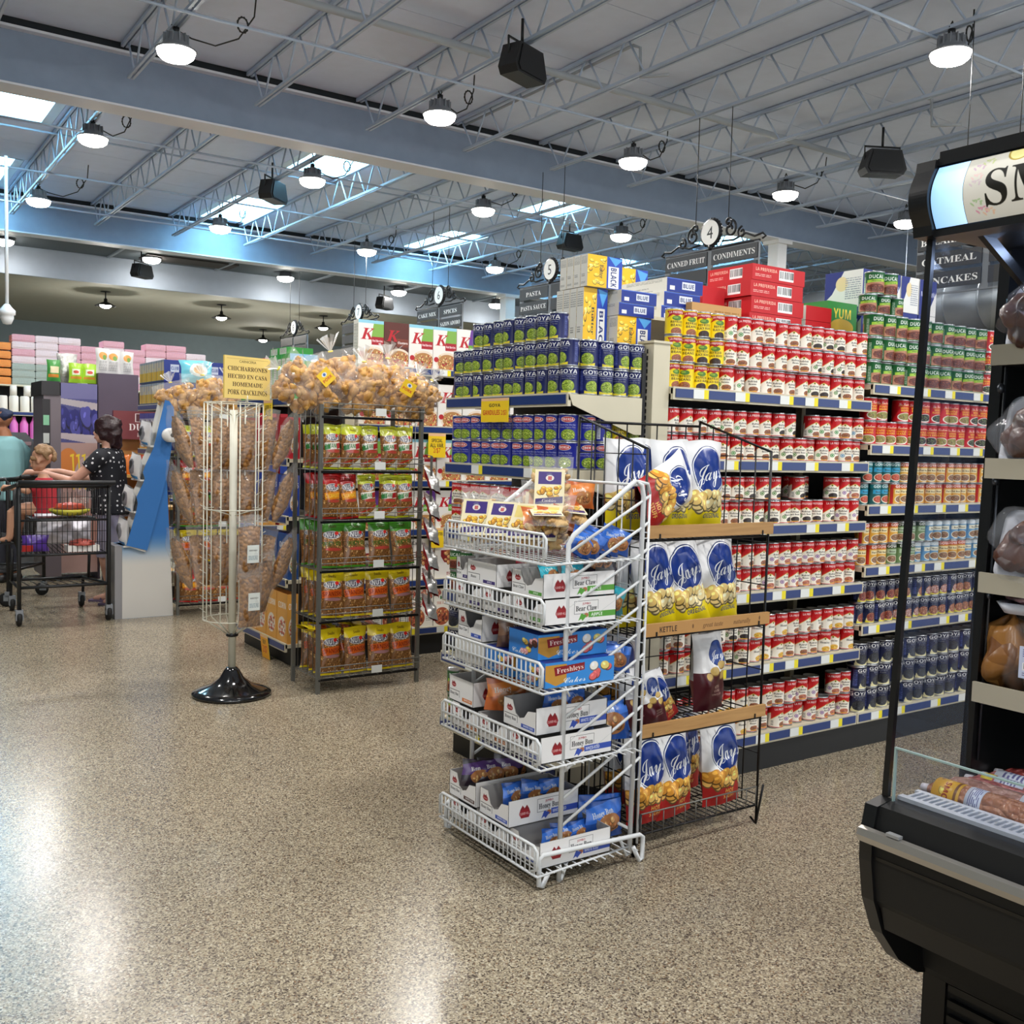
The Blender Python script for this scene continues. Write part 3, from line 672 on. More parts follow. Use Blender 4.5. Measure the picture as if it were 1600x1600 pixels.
# second bay, seen through the case glass
def pk(*seq):
    def f(k): return seq[k % len(seq)] if len(seq) <= 3 else seq[min(k*len(seq)//14, len(seq)-1)]
    return f
G = ('green', 'bean_can', 'dark green squat can'); SB = ('scarlet_black', 'bean_can', 'scarlet can with a bowl of beans'); SP = ('scarlet_pinto', 'bean_can', 'scarlet can of pinto beans'); SM = ('scarlet_mix', 'bean_can', 'scarlet can of whole beans')
g_ = lambda k, l: ('small_'+k, 'bean_can', l)
GO, TE, SK_, OL, OB = g_('gold', 'golden can with a red stripe'), g_('teal', 'dark teal can'), g_('sky', 'pale blue can'), g_('olive', 'grey green can'), g_('oliveb', 'olive green can')
NB, NP, NR, NK = ('navy_black', 'bean_can', 'navy can of black beans'), ('navy_pinto', 'bean_can', 'navy can of pinto beans'), ('navy_red', 'bean_can', 'navy can of red beans'), ('navy_pink', 'bean_can', 'navy can of pink beans')
BB, BP = ('navybig_black', 'bean_can', 'large navy can of black beans'), ('navybig_pinto', 'bean_can', 'large navy can of pinto beans')
rows2 = [(13, .103, .118, [pk(G, G, G, G, SB, SB)]*3), (15, .09, .12, [pk(SP, SM, SB, SM, SB, SB)]*2), (17, .079, .112, [pk(TE, GO, GO, GO, GO), pk(TE, GO, GO, GO)]), (17, .079, .112, [pk(GO, OL, SK_, GO, SK_), pk(GO, OL, SK_, SK_)]), (17, .079, .112, [pk(NR, NK, NP, NP), pk(NR, NP, NK, NP)]), (13, .103, .119, [pk(BB, BB, BB, BB, BP)]*3)]
for si, (n, p, h, fs) in enumerate(rows2):
    for L in range(3 if si in (0, 5) else 2):
        can_row(n, 4.335+p/2, p, YF+.055, SZ2[si]-.006+L*(h+.0006), h, fs[L % len(fs)], R1, (2,) if (si, L) == (1, 1) else (), .006 if L else .02, '%%s, %%s past the shelf joint, %s, %s' % (LY[L], NM[si]))
for k in range(3):
    can('bean_can', CM['green_s'], (4.39+k*.11, YF+.10, SZ2[0]-.003+3*.1186), 'dark green squat can, %s atop the green stack past the joint' % ORD[k], 'can', 'dark green squat cans', R1)
    if k < 2: can('bean_can', CM['green'], (4.45+k*.11, YF+.11, SZ2[0]-.002+3*.1186+.1005), 'dark green can crowning the green stack, %s past the joint' % ORD[k], 'can', 'dark green squat cans', R1)
# ================================================================ BOXES ON THE FIRST UNIT, END CAP
def carton(name, label, cat, x0, x1, y0, y1, z0, z1, mats, fmi, group=None, rz=0):
    "box standing at its own base; fmi: face -> material index"
    cx, cy = (x0+x1)/2, (y0+y1)/2
    q = MB().box(x0-cx, x1-cx, y0-cy, y1-cy, 0, z1-z0, fmi=fmi)
    return tag(q.build(name, mats, None, (cx, cy, z0+.0005), (0, 0, rz)), label, cat, group)
whitec = mat('card_white', 'dcdad4', .6, vary=.1); redc = mat('card_red', 'c21722', .5); bluec = mat('card_blue', '14318c', .4); kraft = mat('card_kraft', 'c79a62', .7, vary=.2); greenc = mat('card_green', '2e8a3a', .5); greyc = mat('card_grey', 'a5a29f', .7, vary=.15)
cv = Cv(96, 200, 'dddbd3'); cv.lines(.1, .06, .9, .3, 7, '9a9a94', 1); cv.lines(.15, .6, .6, .7, 3, '7a7a76', 2); cv.lines(.1, .85, .7, .92, 2, '8a8a86', 3); endm = pmat('pasta_end_white', cv, .6)
cv = Cv(192, 192, 'f0bd1c'); cv.rect(.55, 0, 1, 1, '2348b4'); cv.dots(20, (0, .1, .5, .9), (.05, .09), ['f6d04a', 'e8a818', 'fbe07a'], 4); cv.text('Butter', .4, .5, .11, '3c3c3a', 'serif', rot=PI/2); cv.rect(.6, .3, .9, .98, 'f2f2f2'); cv.text('BLACK', .75, .64, .16, '20306e', 'bold', rot=PI/2, maxw=.6); cv.poly([(.6, 0), (1, .05), (.8, .28)], '57a6e8'); popm = pmat('popcorn_front', cv, .4)
cv = Cv(220, 96, '14308c'); cv.rect(.42, .2, .78, .75, 'dfe4ee'); cv.text('BLUE', .6, .48, .3, '20306e', 'bold', maxw=.3); cv.rect(.08, .55, .22, .85, 'e8e8e8'); cv.rect(.0, 0, 1, .06, '4d73d2'); bluem = pmat('blue_carton_end', cv, .4)
RB = random.Random(4)
nb = 0
def pasta_stack(cx, cy, z0, n_up, k, tagx, rows):
    "upright white-ended boxes, corner (cx, cy) towards the camera"
    global nb
    for i in range(n_up):
        carton('popcorn_box', 'white-ended yellow and blue carton, %s from the corner in the %s stack' % (ORD[i], tagx), 'box', cx, cx+.19, cy+i*.068, cy+i*.068+.066, z0, z0+k, [endm, popm], {'-y': 1, '+y': 1, '+x': 0}, 'white-ended cartons above the green peas')
# heap behind the navy pea cans of the end cap
def up(i, x0, x1, y0, z0, z1, where, g, pp=.048): carton('popcorn_box', 'white-ended yellow and blue carton, %s back, %s' % (ORD[i], where), 'box', x0, x1, y0+i*pp, y0+i*pp+pp-.002, z0, z1, [endm, popm], {'-y': 1, '+y': 1}, g)
for i in range(5): up(i, 2.80, 2.99, 3.34, 1.905, 2.063, 'row under the flat blue cartons', 'white-ended cartons, lower row', .06)
for i in range(4): up(i, 2.66, 2.79, 3.40, 1.90, 2.174, 'beside the flat blue cartons', 'white-ended cartons, middle row'); up(i, 2.66, 2.85, 3.38, 2.177, 2.31, 'topmost row over the pea cans', 'white-ended cartons, top row')
for r in range(2): carton('blue_carton', 'long blue carton lying flat over the pea cans, %s one' % ('lower', 'upper')[r], 'box', 2.80+.012*r, 3.0+.012*r, 3.335, 3.60, 2.065+r*.055, 2.118+r*.055, [endm, bluem], {'-y': 1}, 'flat blue cartons')
for i in range(3): carton('popcorn_box', 'white-ended carton behind the flat blue cartons, %s back' % ORD[i], 'box', 3.06, 3.2, 3.72+i*.068, 3.786+i*.068, 2.1, 2.24, [endm, popm], {'-y': 1}, 'white-ended cartons above the green peas')
for i in range(2): carton('popcorn_box', 'white-ended carton atop the shelves behind the yellow cans, %s one' % ('near', 'far')[i], 'box', 3.26, 3.44, 3.88+i*.07, 3.946+i*.07, 2.1, 2.39, [endm, popm], {'-y': 1}, 'white-ended cartons')
for r in range(3): carton('blue_carton', 'flat blue carton above the yellow cans, %s of three' % ('lowest', 'middle', 'topmost')[r], 'box', 3.21+.015*r, 3.44+.015*r, 3.52, 3.84, 2.1+r*.066, 2.164+r*.066, [endm, bluem], {'-y': 1}, 'flat blue cartons')
cv = Cv(200, 80, 'c4161f'); cv.bars(.5, .18, .78, .82, 3); cv.text('LA PREFERIDA', .26, .3, .2, 'f0c8b0', 'bold', maxw=.4); cv.lines(.05, .6, .35, .8, 2, 'e8b0a8', 2); redf = pmat('red_carton_side', cv, .5)
cv = Cv(120, 80, 'e2dfd6'); cv.lines(.1, .15, .9, .85, 7, '8c4a44', 5, .35); redw = pmat('red_carton_white', cv, .5)
for r in range(4): carton('red_carton', 'red bean carton in the tall pile above the red cans, %s from the bottom' % ORD[r], 'box', 3.72+.01*(r % 2), 4.10+.01*(r % 2), 3.45, 3.75, 2.1+r*.078, 2.176+r*.078, [redc, redf, redw], {'-y': 1, '+x': 2, '-x': 1}, 'red cartons piled on the shelves')
carton('red_carton', 'small red carton beside the tall red pile', 'box', 3.55, 3.70, 3.60, 3.9, 2.1, 2.30, [redc, redf], {'-y': 0}, 'red cartons')
for r in range(2): carton('red_carton', 'red carton with a brown end beside the tall pile, %s' % ('lower', 'upper')[r], 'box', 4.13, 4.33, 3.45, 3.75, 2.1+r*.075, 2.173+r*.075, [redc, redw, kraft], {'-y': 0, '-x': 1}, 'red cartons')
cv = Cv(200, 60, 'c79a62'); cv.lines(.45, .3, .95, .8, 3, 'a5773e', 4); kf = pmat('kraft_side', cv, .7)
carton('kraft_carton', 'brown cardboard carton on the shelf top before the red pile', 'box', 3.36, 3.69, 3.475, 3.515, 2.1, 2.19, [kraft, kf], {'-y': 1})
cv = Cv(128, 96, '2f8f3c'); cv.ell(.5, .65, .4, .22, 'd8b23c'); cv.text('YUM', .5, .3, .25, 'ffe04a', 'bold', maxw=.6); gm = pmat('green_carton', cv, .4)
carton('green_carton', 'green carton on the shelf top between red and blue ones', 'box', 4.36, 4.60, 3.5, 3.8, 2.1, 2.30, [greenc, gm], {'-y': 1})
cv = Cv(128, 128, 'e4e4e2'); cv.poly([(0, 0), (.5, 0), (.2, .6), (0, .8)], '26327e'); cv.ell(.45, .35, .16, .2, 'e6d3a4'); cv.lines(.55, .2, .95, .8, 10, '9aa0ac', 6); bw = pmat('blue_white_carton', cv, .5)
cv = Cv(128, 128, '26327e'); cv.poly([(.5, 1), (1, .3), (1, 1)], 'e4e4e2'); cv.text('MISSION', .5, .4, .14, 'c8cce6', 'bold', maxw=.8); bw2 = pmat('blue_white_carton_b', cv, .5)
for i in range(4):
    for r in range(2): carton('blue_white_carton', 'blue and white carton above the shelf joint, %s along, %s row' % (ORD[i], ('lower', 'upper')[r]), 'box', 4.64+i*.17, 4.80+i*.17, 3.5, 3.75, 2.1+r*.2, 2.298+r*.2, [whitec, (bw2, bw)[r], (bw, bw2)[r]], {'-y': 1+(i % 2), '-x': 1}, 'blue and white cartons')
# ---------------------------------------------------------------- end cap
EC = thing('end_cap_shelving', 'beige end cap stacked with navy and blue pea cans', 'shelving', (0, 0, 0))
EX0, EX1, EY0, EY1 = 2.462, 2.868, 3.225, 4.18
MB().box(EX0+.06, EX1, EY0+.03, EY1-.03, 0, .13).build('kick_plate', kick, EC); MB().box(EX1-.02, EX1, EY0, EY1, .13, 1.9).build('back_panel', backp, EC)
ES = [1.717, 1.412, 1.10, .80, .50, .183]
for z in ES:
    s = shelf_at(EC, EX0, EX1-.02, EY0, EY1, z, '-x', R1 if z < 1.6 else None, 2)
    MB().prism([(EX0, z-.006), (EX1-.02, z-.006), (EX1-.02, z-.16), (EX1-.06, z-.16), (EX0+.02, z-.05)], 1, EY0-.004, EY0).build('bracket', beige, s)
MB().box(EX0+.16, EX1-.02, EY0+.08, EY1-.05, 1.88, 1.895).build('riser_deck', beige, EC); MB().box(EX0+.36, EX1-.02, EY0+.1, EY1-.1, 1.72, 1.88).build('riser_post', backp, EC)
def ec_cans(z, L, h, key, look, kind, cols, where, r=.084, x=EX0+.048, dy=0):
    for k in cols:
        can(kind, CM[key(k) if callable(key) else key], (x+R1.uniform(0, .006 if L else .012), EY1-.05-k*r+dy, z-.005+L*(h+.0006)), '%s, %s from the nut rack, %s, %s' % (look, ORD[k], LY[L], where), 'can', look+'s on the end cap', R1, -PI/2+.35)
def ec_side(z, L, h, key, look, kind, n, where):
    for k in range(n):
        can(kind, CM[key(k) if callable(key) else key], (EX0+.048+(k+1)*.0835, EY0+.046, z-.005+L*(h+.0006)), '%s, %s along the short side, %s, %s' % (look, ORD[k], LY[L], where), 'can', look+'s on the end cap', R1, -.2)
for L in range(2):
    ec_cans(ES[0], L, .112, 'navy_pea', 'navy can of green peas', 'pea_can', range(11), 'end cap top shelf'); ec_side(ES[0], L, .112, 'navy_pea', 'navy can of green peas', 'pea_can', 4, 'end cap top shelf')
ec_cans(ES[0], 2, .112, 'navy_pea', 'navy can of green peas', 'pea_can', range(2, 10), 'end cap top shelf')
for L in range(2):
    ec_cans(ES[1], L, .113, 'blue_pea', 'blue can of pigeon peas', 'pea_can', range(11), 'end cap second shelf'); ec_side(ES[1], L, .113, lambda k: 'yellow_bean' if k == 2 else 'blue_pea', 'blue can of pigeon peas', 'pea_can', 4, 'end cap second shelf')
    ec_cans(ES[2], L, .1125, 'red_green', 'red can of green peas', 'pea_can', range(11), 'end cap third shelf')
    ec_cans(ES[3], L, .1, 'green_s', 'green vegetable can', 'pea_can', range(9), 'end cap fourth shelf', .1, EX0+.056)
    ec_cans(ES[4], L, .119, 'navybig_black', 'big navy can of beans', 'bean_can', range(8), 'end cap fifth shelf', .108, EX0+.06)
    ec_cans(ES[5], L, .118, 'green', 'big green can', 'bean_can', range(8), 'end cap bottom shelf', .108, EX0+.06)
def price_sign(t, lines_, x, y0, y1, z0, z1, label, lean=.0, axis='x', bg='f6cf1a', parent=None):
    cv = Cv(160, 128, bg); cv.rect(0, 0, 1, .12, 'f0c090')
    for i, (s_, h_, c_) in enumerate(lines_): cv.text(s_, .5, .3+i*(.6/len(lines_)), h_, c_, 'bold', maxw=.86)
    m_ = pmat('price_'+t, cv, .5)
    q = MB()
    if axis == 'x': q.box(-.001, .001, -(y1-y0)/2, (y1-y0)/2, -(z1-z0), 0, fmi={'-x': 1}); o = q.build('price_sign', [tagy, m_], None, (x, (y0+y1)/2, z1), (0, -lean, 0))
    else: q.box(-(y1-y0)/2, (y1-y0)/2, -.001, .001, -(z1-z0), 0, fmi={'-y': 1}); o = q.build('price_sign', [tagy, m_], None, ((y0+y1)/2, x, z1), (lean, 0, 0))
    return tag(o, label, 'price sign')
price_sign('gan', (('GOYA', .13, '2a2410'), ('GANDULES 2/$3', .2, 'c4201a')), EX0-.014, 3.63, 3.85, 1.60, 1.705, 'yellow price sign on the end cap top shelf edge')
price_sign('gan2', (('GANDULES', .2, '2a2410'), ('2 FOR', .16, 'c4201a')), EX0-.014, 3.62, 3.86, .69, .79, 'yellow price sign behind the cookie basket')
# ================================================================ BAGS
def bag_mesh(name, mats, w, h, t, seed, nx=12, ny=16, crinkle=1., seal=.05, foot=0, mi_back=None):
    "pillow pack, front towards -Y, standing on its lower seam"
    R_ = random.Random(seed); ph = [R_.uniform(0, 6.28) for _ in range(8)]; q = MB()
    def shp(u, v, s):
        pv = max(0., min(1., (v-seal*.5)/(1-seal*1.5)))
        f = max(0., math.sin(PI*u))**.55*max(0., math.sin(PI*min(1, pv*(.94 if not foot else .8)+(.03 if not foot else .2))))**.55
        x = (u-.5)*w*(1-.10*math.sin(PI*v))+.012*w*math.sin(9*v+ph[0])
        n = .10*math.sin(7*u+5*v+ph[1])+.08*math.sin(13*v-6*u+ph[2])+.06*math.sin(17*u+ph[3]+9*v)+.05*math.sin(23*v+11*u+ph[4])
        y = s*t*.5*f*(1+crinkle*n)
        z = v*h+.012*h*math.sin(6*u+ph[5])*(v > .85)
        return (x, y, z)
    for s in (-1, 1):
        vs = [shp(i/nx, j/ny, s) for j in range(ny+1) for i in range(nx+1)]; fs = []; uv = []
        for j in range(ny):
            for i in range(nx):
                a = j*(nx+1)+i; f = [a, a+1, a+nx+2, a+nx+1]; c = [(i/nx, j/ny), ((i+1)/nx, j/ny), ((i+1)/nx, (j+1)/ny), (i/nx, (j+1)/ny)]
                if s > 0: f.reverse(); c.reverse(); c = [(1-x, y) for x, y in c]
                fs.append(f); uv.append(c)
        q.add(vs, fs, uv, 0 if s < 0 else (mi_back or 0), True)
    return q.mesh(name, mats)
def lumps(name, m_, w, h, t, seed, n=60, r=(.02, .035), asp=.6):
    "a fill of separate nuggets inside a bag: loose food, joined"
    R_ = random.Random(seed); q = MB()
    for _ in range(n):
        u, v = R_.uniform(.08, .92), R_.uniform(.04, .95); f = math.sin(PI*u)**.5*math.sin(PI*min(1, v*.9+.06))**.5
        c = Vector(((u-.5)*w, R_.choice((-1, -1, -1, 1))*t*.42*f, v*h)); M_ = Matrix.Rotation(R_.uniform(0, PI), 3, (R_.random(), R_.random(), R_.random()+.1)); a = R_.uniform(*r)
        q.lathe([(0, -a), (a*.7*asp, -a*.6), (a*asp*R_.uniform(.8, 1.2), 0), (a*.7*asp, a*.65), (0, a)], 6, c, ax=M_)
    return q.mesh(name, [m_])
film = mat('clear_film', 'f4f4f2', .12, alpha=.13, spec=1., coat=.8)
def nutmat(name, c1, c2, sc=42):
    M = mat(name, c1, .55); nt = M.node_tree; B = nt.nodes['Principled BSDF']
    tc = nt.nodes.new('ShaderNodeTexCoord'); v = nt.nodes.new('ShaderNodeTexVoronoi'); v.inputs['Scale'].default_value = sc; nt.links.new(tc.outputs['Object'], v.inputs['Vector'])
    r = nt.nodes.new('ShaderNodeValToRGB'); r.color_ramp.elements[0].color = (*lin(c1), 1); r.color_ramp.elements[1].color = (*lin(c2), 1); nt.links.new(v.outputs['Color'], r.inputs[0])
    nt.links.new(r.outputs[0], B.inputs['Base Color']); b = nt.nodes.new('ShaderNodeBump'); b.inputs['Distance'].default_value = .012; b.invert = True; b.inputs['Strength'].default_value = 1
    nt.links.new(v.outputs['Distance'], b.inputs['Height']); nt.links.new(b.outputs[0], B.inputs['Normal']); return M
crack = nutmat('pork_crackling', '5f3818', 'b07c3c', 48); puff = nutmat('fried_rind', 'a36c26', 'd9a75a', 24)
def chips_cv(kind):
    cv = Cv(288, 400, 'e9e9ea'); low = {'orig': 'e6cf10', 'hot': 'a81c1c', 'ket': '4c1620'}[kind]
    big = kind != 'ket'
    if big:
        cv.ell(.53, .34, .40, .27, '14265c'); cv.ell(.53, .34, .385, .258, 'f0f0f0'); cv.ell(.53, .34, .365, .245, '0f3180')
        cv.text('Jays', .51, .345, .2, 'f7f7f7', 'script', maxw=.62, rot=-.14); cv.rect(0, .70, 1, 1, low)
        cv.dots(34, (.02, .60, .98, .74), (.05, .085), ['e2a548', 'eebf6a', 'd18f34'] if kind == 'hot' else ['ecd08a', 'f2dfa6', 'dcb866'], 5, .75)
        cv.text('HOT' if kind == 'hot' else 'ORIGINAL', .6, .84, .05, 'e8c060' if kind == 'hot' else '2a3a7a', 'bold', maxw=.5)
        if kind == 'hot': cv.text('STUFF', .6, .91, .05, 'e8c060', 'bold')
    else:
        cv.rect(0, .5, 1, 1, low); cv.ell(.58, .26, .27, .16, '18306f'); cv.ell(.58, .26, .255, .148, '20408c'); cv.text('Jays', .58, .27, .13, 'f4f4f4', 'script', maxw=.46, rot=-.1)
        for x, y, r in ((.45, .49, .12), (.68, .42, .11), (.74, .55, .13), (.3, .56, .1)): cv.ell(x, y, r, r*.5, '8a6a34'); cv.ell(x-.01, y-.008, r*.92, r*.44, 'c8a860')
        cv.text('KETTLE', .6, .70, .035, 'd8c8b0'); cv.text('COOKED', .6, .75, .03, 'd8c8b0'); cv.text('POTATO CHIPS', .6, .80, .025, 'd8c8b0')
    return cv
foil = dict(rough=.3, spec=.45)
CH = {k: pmat('chip_bag_'+k, chips_cv(k), **foil) for k in ('orig', 'hot', 'ket')}
cvb = Cv(128, 200, 'd8d8d8'); cvb.rect(0, .6, 1, 1, '8a3030'); cvb.lines(.2, .15, .8, .55, 16, '777777', 2); chb = pmat('chip_bag_back', cvb, **foil)
CB = {k: [bag_mesh('chip_bag', [CH[k], chb], .205, .338, .115, s, 16, 22, 1.3, mi_back=1) for s in (1, 2)] for k in CH}
# ---------------------------------------------------------------- black chips rack with wooden boards
wire = mat('black_wire', '141416', .4, .4); wwire = mat('white_wire', 'dadcdc', .4); gwire = mat('grey_wire', '74746f', .4, .4)
woodm = mat('pine_board', 'b98a50', .5); nt = woodm.node_tree
wv = nt.nodes.new('ShaderNodeTexNoise'); wv.inputs['Scale'].default_value = 5; wv.inputs['Detail'].default_value = 4; mp = nt.nodes.new('ShaderNodeMapping'); mp.inputs['Scale'].default_value = (1, 8, 14); tc = nt.nodes.new('ShaderNodeTexCoord')
rp = nt.nodes.new('ShaderNodeValToRGB'); rp.color_ramp.elements[0].color = (*lin('94683a'), 1); rp.color_ramp.elements[1].color = (*lin('d0a468'), 1)
nt.links.new(tc.outputs['Object'], mp.inputs[0]); nt.links.new(mp.outputs[0], wv.inputs['Vector']); nt.links.new(wv.outputs[0], rp.inputs[0]); nt.links.new(rp.outputs[0], nt.nodes['Principled BSDF'].inputs['Base Color'])
CX0, CX1, CY0, CY1 = 2.44, 3.09, 2.72, 3.12
CR = thing('chips_rack', 'black wire chips rack with three pine front boards', 'rack', (CX0, CY0, 0))
q = MB()
for x in (0, CX1-CX0):
    for y, top in ((0, 1.5), (.40, 1.62)):
        q.tube([(x, y, .0), (x, y, top)], .0055, 6)
    q.tube([(x, 0, 1.5), (x, .4, 1.62)], .0055, 6); q.tube([(x, .03, .02), (x, .0, .0), (x, -.03, .17)], .005, 5)
q.tube([(0, .4, 1.6), (CX1-CX0, .4, 1.6)], .0055, 6); q.tube([(0, .4, .05), (CX1-CX0, .4, .05)], .0055, 6)
q.build('frame', wire, CR)
for x in (0, CX1-CX0):
    q = MB()
    for k in range(1, 5): y = k*.08; q.tube([(x, y, .08), (x, y, 1.5+.3*y)], .0028, 4)
    for k in range(9): q.tube([(x, 0, .12+k*.17), (x, .4, .12+k*.17)], .0028, 4)
    q.build('side_lattice', wire, CR)
q = MB()
for k in range(1, 8): x = k*(CX1-CX0)/8; q.tube([(x, .4, .06), (x, .4, 1.6)], .0028, 4)
for k in range(9): q.tube([(0, .4, .12+k*.17), (CX1-CX0, .4, .12+k*.17)], .0028, 4)
q.build('back_lattice', wire, CR)
TIER = [.09, .45, .825, 1.18]
for z in TIER:
    q = MB(); q.tube([(0, -.0, z-.012), (CX1-CX0, 0, z-.012)], .005, 5)
    for k in range(22): x = k*(CX1-CX0)/21; q.tube([(x, 0, z-.012), (x, .4, z-.006)], .0025, 4)
    for y in (.1, .2, .3): q.tube([(0, y, z-.012), (CX1-CX0, y, z-.012)], .003, 4)
    q.build('deck_grille', wire, CR)
q = MB(); q.tube([(0.02, -.012, .16), (CX1-CX0-.02, -.012, .16)], .003, 5)
for k in range(12): x = .02+k*(CX1-CX0-.04)/11; q.tube([(x, -.012, .08), (x, -.012, .16)], .002, 4)
q.build('front_rail', gwire, CR)
cv = Cv(640, 44, 'b98a50'); cv.text('great taste', .52, .5, .4, '6b4722', 'ital', maxw=.22); cv.text('naturally', .76, .5, .4, '6b4722', 'ital', maxw=.2); cv.text('KETTLE', .17, .52, .44, '3c2412', 'bold', maxw=.13); cv.ell(.36, .5, .006, .18, '6b4722'); cv.ell(.91, .4, .006, .18, '6b4722')
lett = pmat('board_lettering', cv, .5)
for i, z in enumerate((1.178, .82, .448)):
    b = MB().box(.0, CX1-CX0+.005, -.022, -.008, z, z+.046, fmi={'-y': 1 if i == 1 else 0}).build('board', [woodm, lett], CR)
    if i == 1: b['label'] = 'board lettered great taste naturally'
    q = MB()
    for x in (.05, CX1-CX0-.06): q.box(x, x+.006, -.025, -.022, z-.004, z+.016)
    q.build('clip', wire, CR)
def chipbag(k, s, x, y, z, label, lean=.06, yaw=0., roll=0., sc=1.):
    o = inst('chip_bag', CB[k][s], None, (x, y, z), (-lean, roll, yaw)); sc *= 1.06 if z > 1.1 else 1.0; o.scale = (sc, sc, sc)
    return tag(o, label, 'chips', 'chip bags on the black rack')
Z4, Z3, Z2, Z1 = TIER[3], TIER[2], TIER[1], TIER[0]
chipbag('orig', 0, 2.555, 2.96, Z4, 'chip bag at the white rack end of the top tier'); chipbag('orig', 1, 2.63, 2.98, Z4, 'chip bag second on the top tier', yaw=.1); chipbag('orig', 0, 2.76, 2.93, Z4, 'upright chip bag behind the tipped one, top tier', yaw=.05)
chipbag('orig', 1, 2.92, 2.92, Z4, 'yellow-bottomed chip bag at the outer end of the top tier', yaw=-.05)
chipbag('hot', 0, 2.49, 2.80, Z4+.10, 'chip bag tipped on its side in front of the top tier', lean=.3, roll=1.2, sc=1.)
for i, (x, y, l, yw, rl) in enumerate(((2.555, 2.88, .05, 0, 0), (2.60, 2.80, .12, .05, -.12), (2.76, 2.80, .12, -.1, -.18), (2.93, 2.81, .10, 0, -.06))):
    chipbag('orig', i % 2, x, y, Z3, 'yellow-bottomed chip bag on the middle tier, %s from the white rack' % ORD[i], l, yw, rl)
for i, x in enumerate((2.6, 2.8)): chipbag('orig', i, x, 3.02, Z3, 'chip bag in the second rank of the middle tier, %s from the white rack' % ORD[i])
chipbag('hot', 1, 2.56, 2.99, Z2, 'shaded chip bag standing at the back under the lettered board', lean=.0, sc=.95)
chipbag('ket', 0, 2.955, 2.88, Z2, 'maroon and white chip bag standing alone under the lettered board', yaw=.12, sc=.93); chipbag('ket', 1, 2.60, 2.80, Z2, 'maroon chip bag slumped behind the lowest board', lean=.1, roll=-.25, sc=.62); chipbag('ket', 0, 2.50, 2.81, Z2, 'maroon chip bag next to the white rack, third tier', lean=.12, sc=.68); chipbag('hot', 0, 2.70, 2.84, Z2, 'small red and white chip bag leaning in the third tier', lean=.1, roll=-.45, sc=.6)
for i, (x, y, yw, rl) in enumerate(((2.56, 2.79, .0, -.05), (2.70, 2.79, .12, -.05), (2.955, 2.79, .0, -.02))): chipbag('hot', i % 2, x, y, Z1, 'red-bottomed chip bag on the lowest tier, %s from the white rack' % ORD[i], .08, yw, rl)
chipbag('hot', 1, 2.82, 2.90, Z1, 'dim chip bag set back between two red-bottomed bags', yaw=.5); chipbag('hot', 0, 2.62, 2.99, Z1, 'chip bag in the back rank of the lowest tier, near the white rack'); chipbag('hot', 1, 2.93, 2.99, Z1, 'chip bag in the back rank of the lowest tier, outer end')
# ================================================================ WHITE WIRE RACK OF PASTRIES
WX0, WX1, WY0, WY1 = 2.08, 2.40, 2.70, 3.28
WR = thing('pastry_rack', 'white wire rack with five baskets of boxed pastries', 'rack', (0, 0, 0))
q = MB()
for y in (WY0, WY1):
    s = 1 if y == WY1 else -1
    q.tube([(WX0, y, .0), (WX0, y, 1.17), (WX0+.02, y, 1.2), (WX1-.03, y, 1.385), (WX1, y, 1.37), (WX1+.01, y, 1.33), (WX1, y, .03)], .0088, 8)
    q.tube([(WX1+.04, y, 1.34), (WX1+.035, y, .06)], .005, 6); q.tube([(WX1-.03, y, 1.385), (WX1+.03, y, 1.375), (WX1+.04, y, 1.34)], .006, 6)
    f = s*.02
    q.tube([(WX0-.06, y+f, .05), (WX0-.085, y+f, .005), (WX0-.1, y+f, .012), (WX0-.1, y+f, .10), (WX0-.085, y+f, .115), (WX1+.03, y+f, .10), (WX1+.045, y+f, .09), (WX1+.045, y+f, .01), (WX1+.03, y+f, .004), (WX1+.0, y+f, .06)], .0085, 8)
    q.tube([(WX0, y, .0), (WX0+.012, y, .003), (WX0+.045, y, .09)], .006, 6); q.tube([(WX1, y, .03), (WX1-.015, y, .025), (WX1-.05, y, .1)], .006, 6)
q.tube([(WX1, WY0, 1.37), (WX1, WY1, 1.37)], .006, 6); q.tube([(WX1, WY0, .12), (WX1, WY1, .12)], .006, 6)
q.build('frame', wwire, WR)
for y in (WY0, WY1):
    q = MB()
    for k in range(11):
        z = .19+k*.095
        if z+.17 < 1.36: q.tube([(WX0, y, z), (WX1, y, z+.17), (WX1+.035, y, z+.19)], .0055, 6)
    for k in range(5): q.tube([(WX1, y, .3+k*.22), (WX1+.037, y, .3+k*.22)], .003, 4)
    q.build('side_lattice', wwire, WR)
q = MB()
for k in range(1, 6): z = .2+k*.2; q.tube([(WX1+.036, WY0, z), (WX1+.036, WY1, z)], .003, 4)
for k in range(1, 4): y = WY0+k*(WY1-WY0)/4; q.tube([(WX1+.036, y, .1), (WX1+.036, y, 1.36)], .003, 4)
q.build('back_lattice', wwire, WR)
BZ = [.062, .425, .685, .897, 1.115]
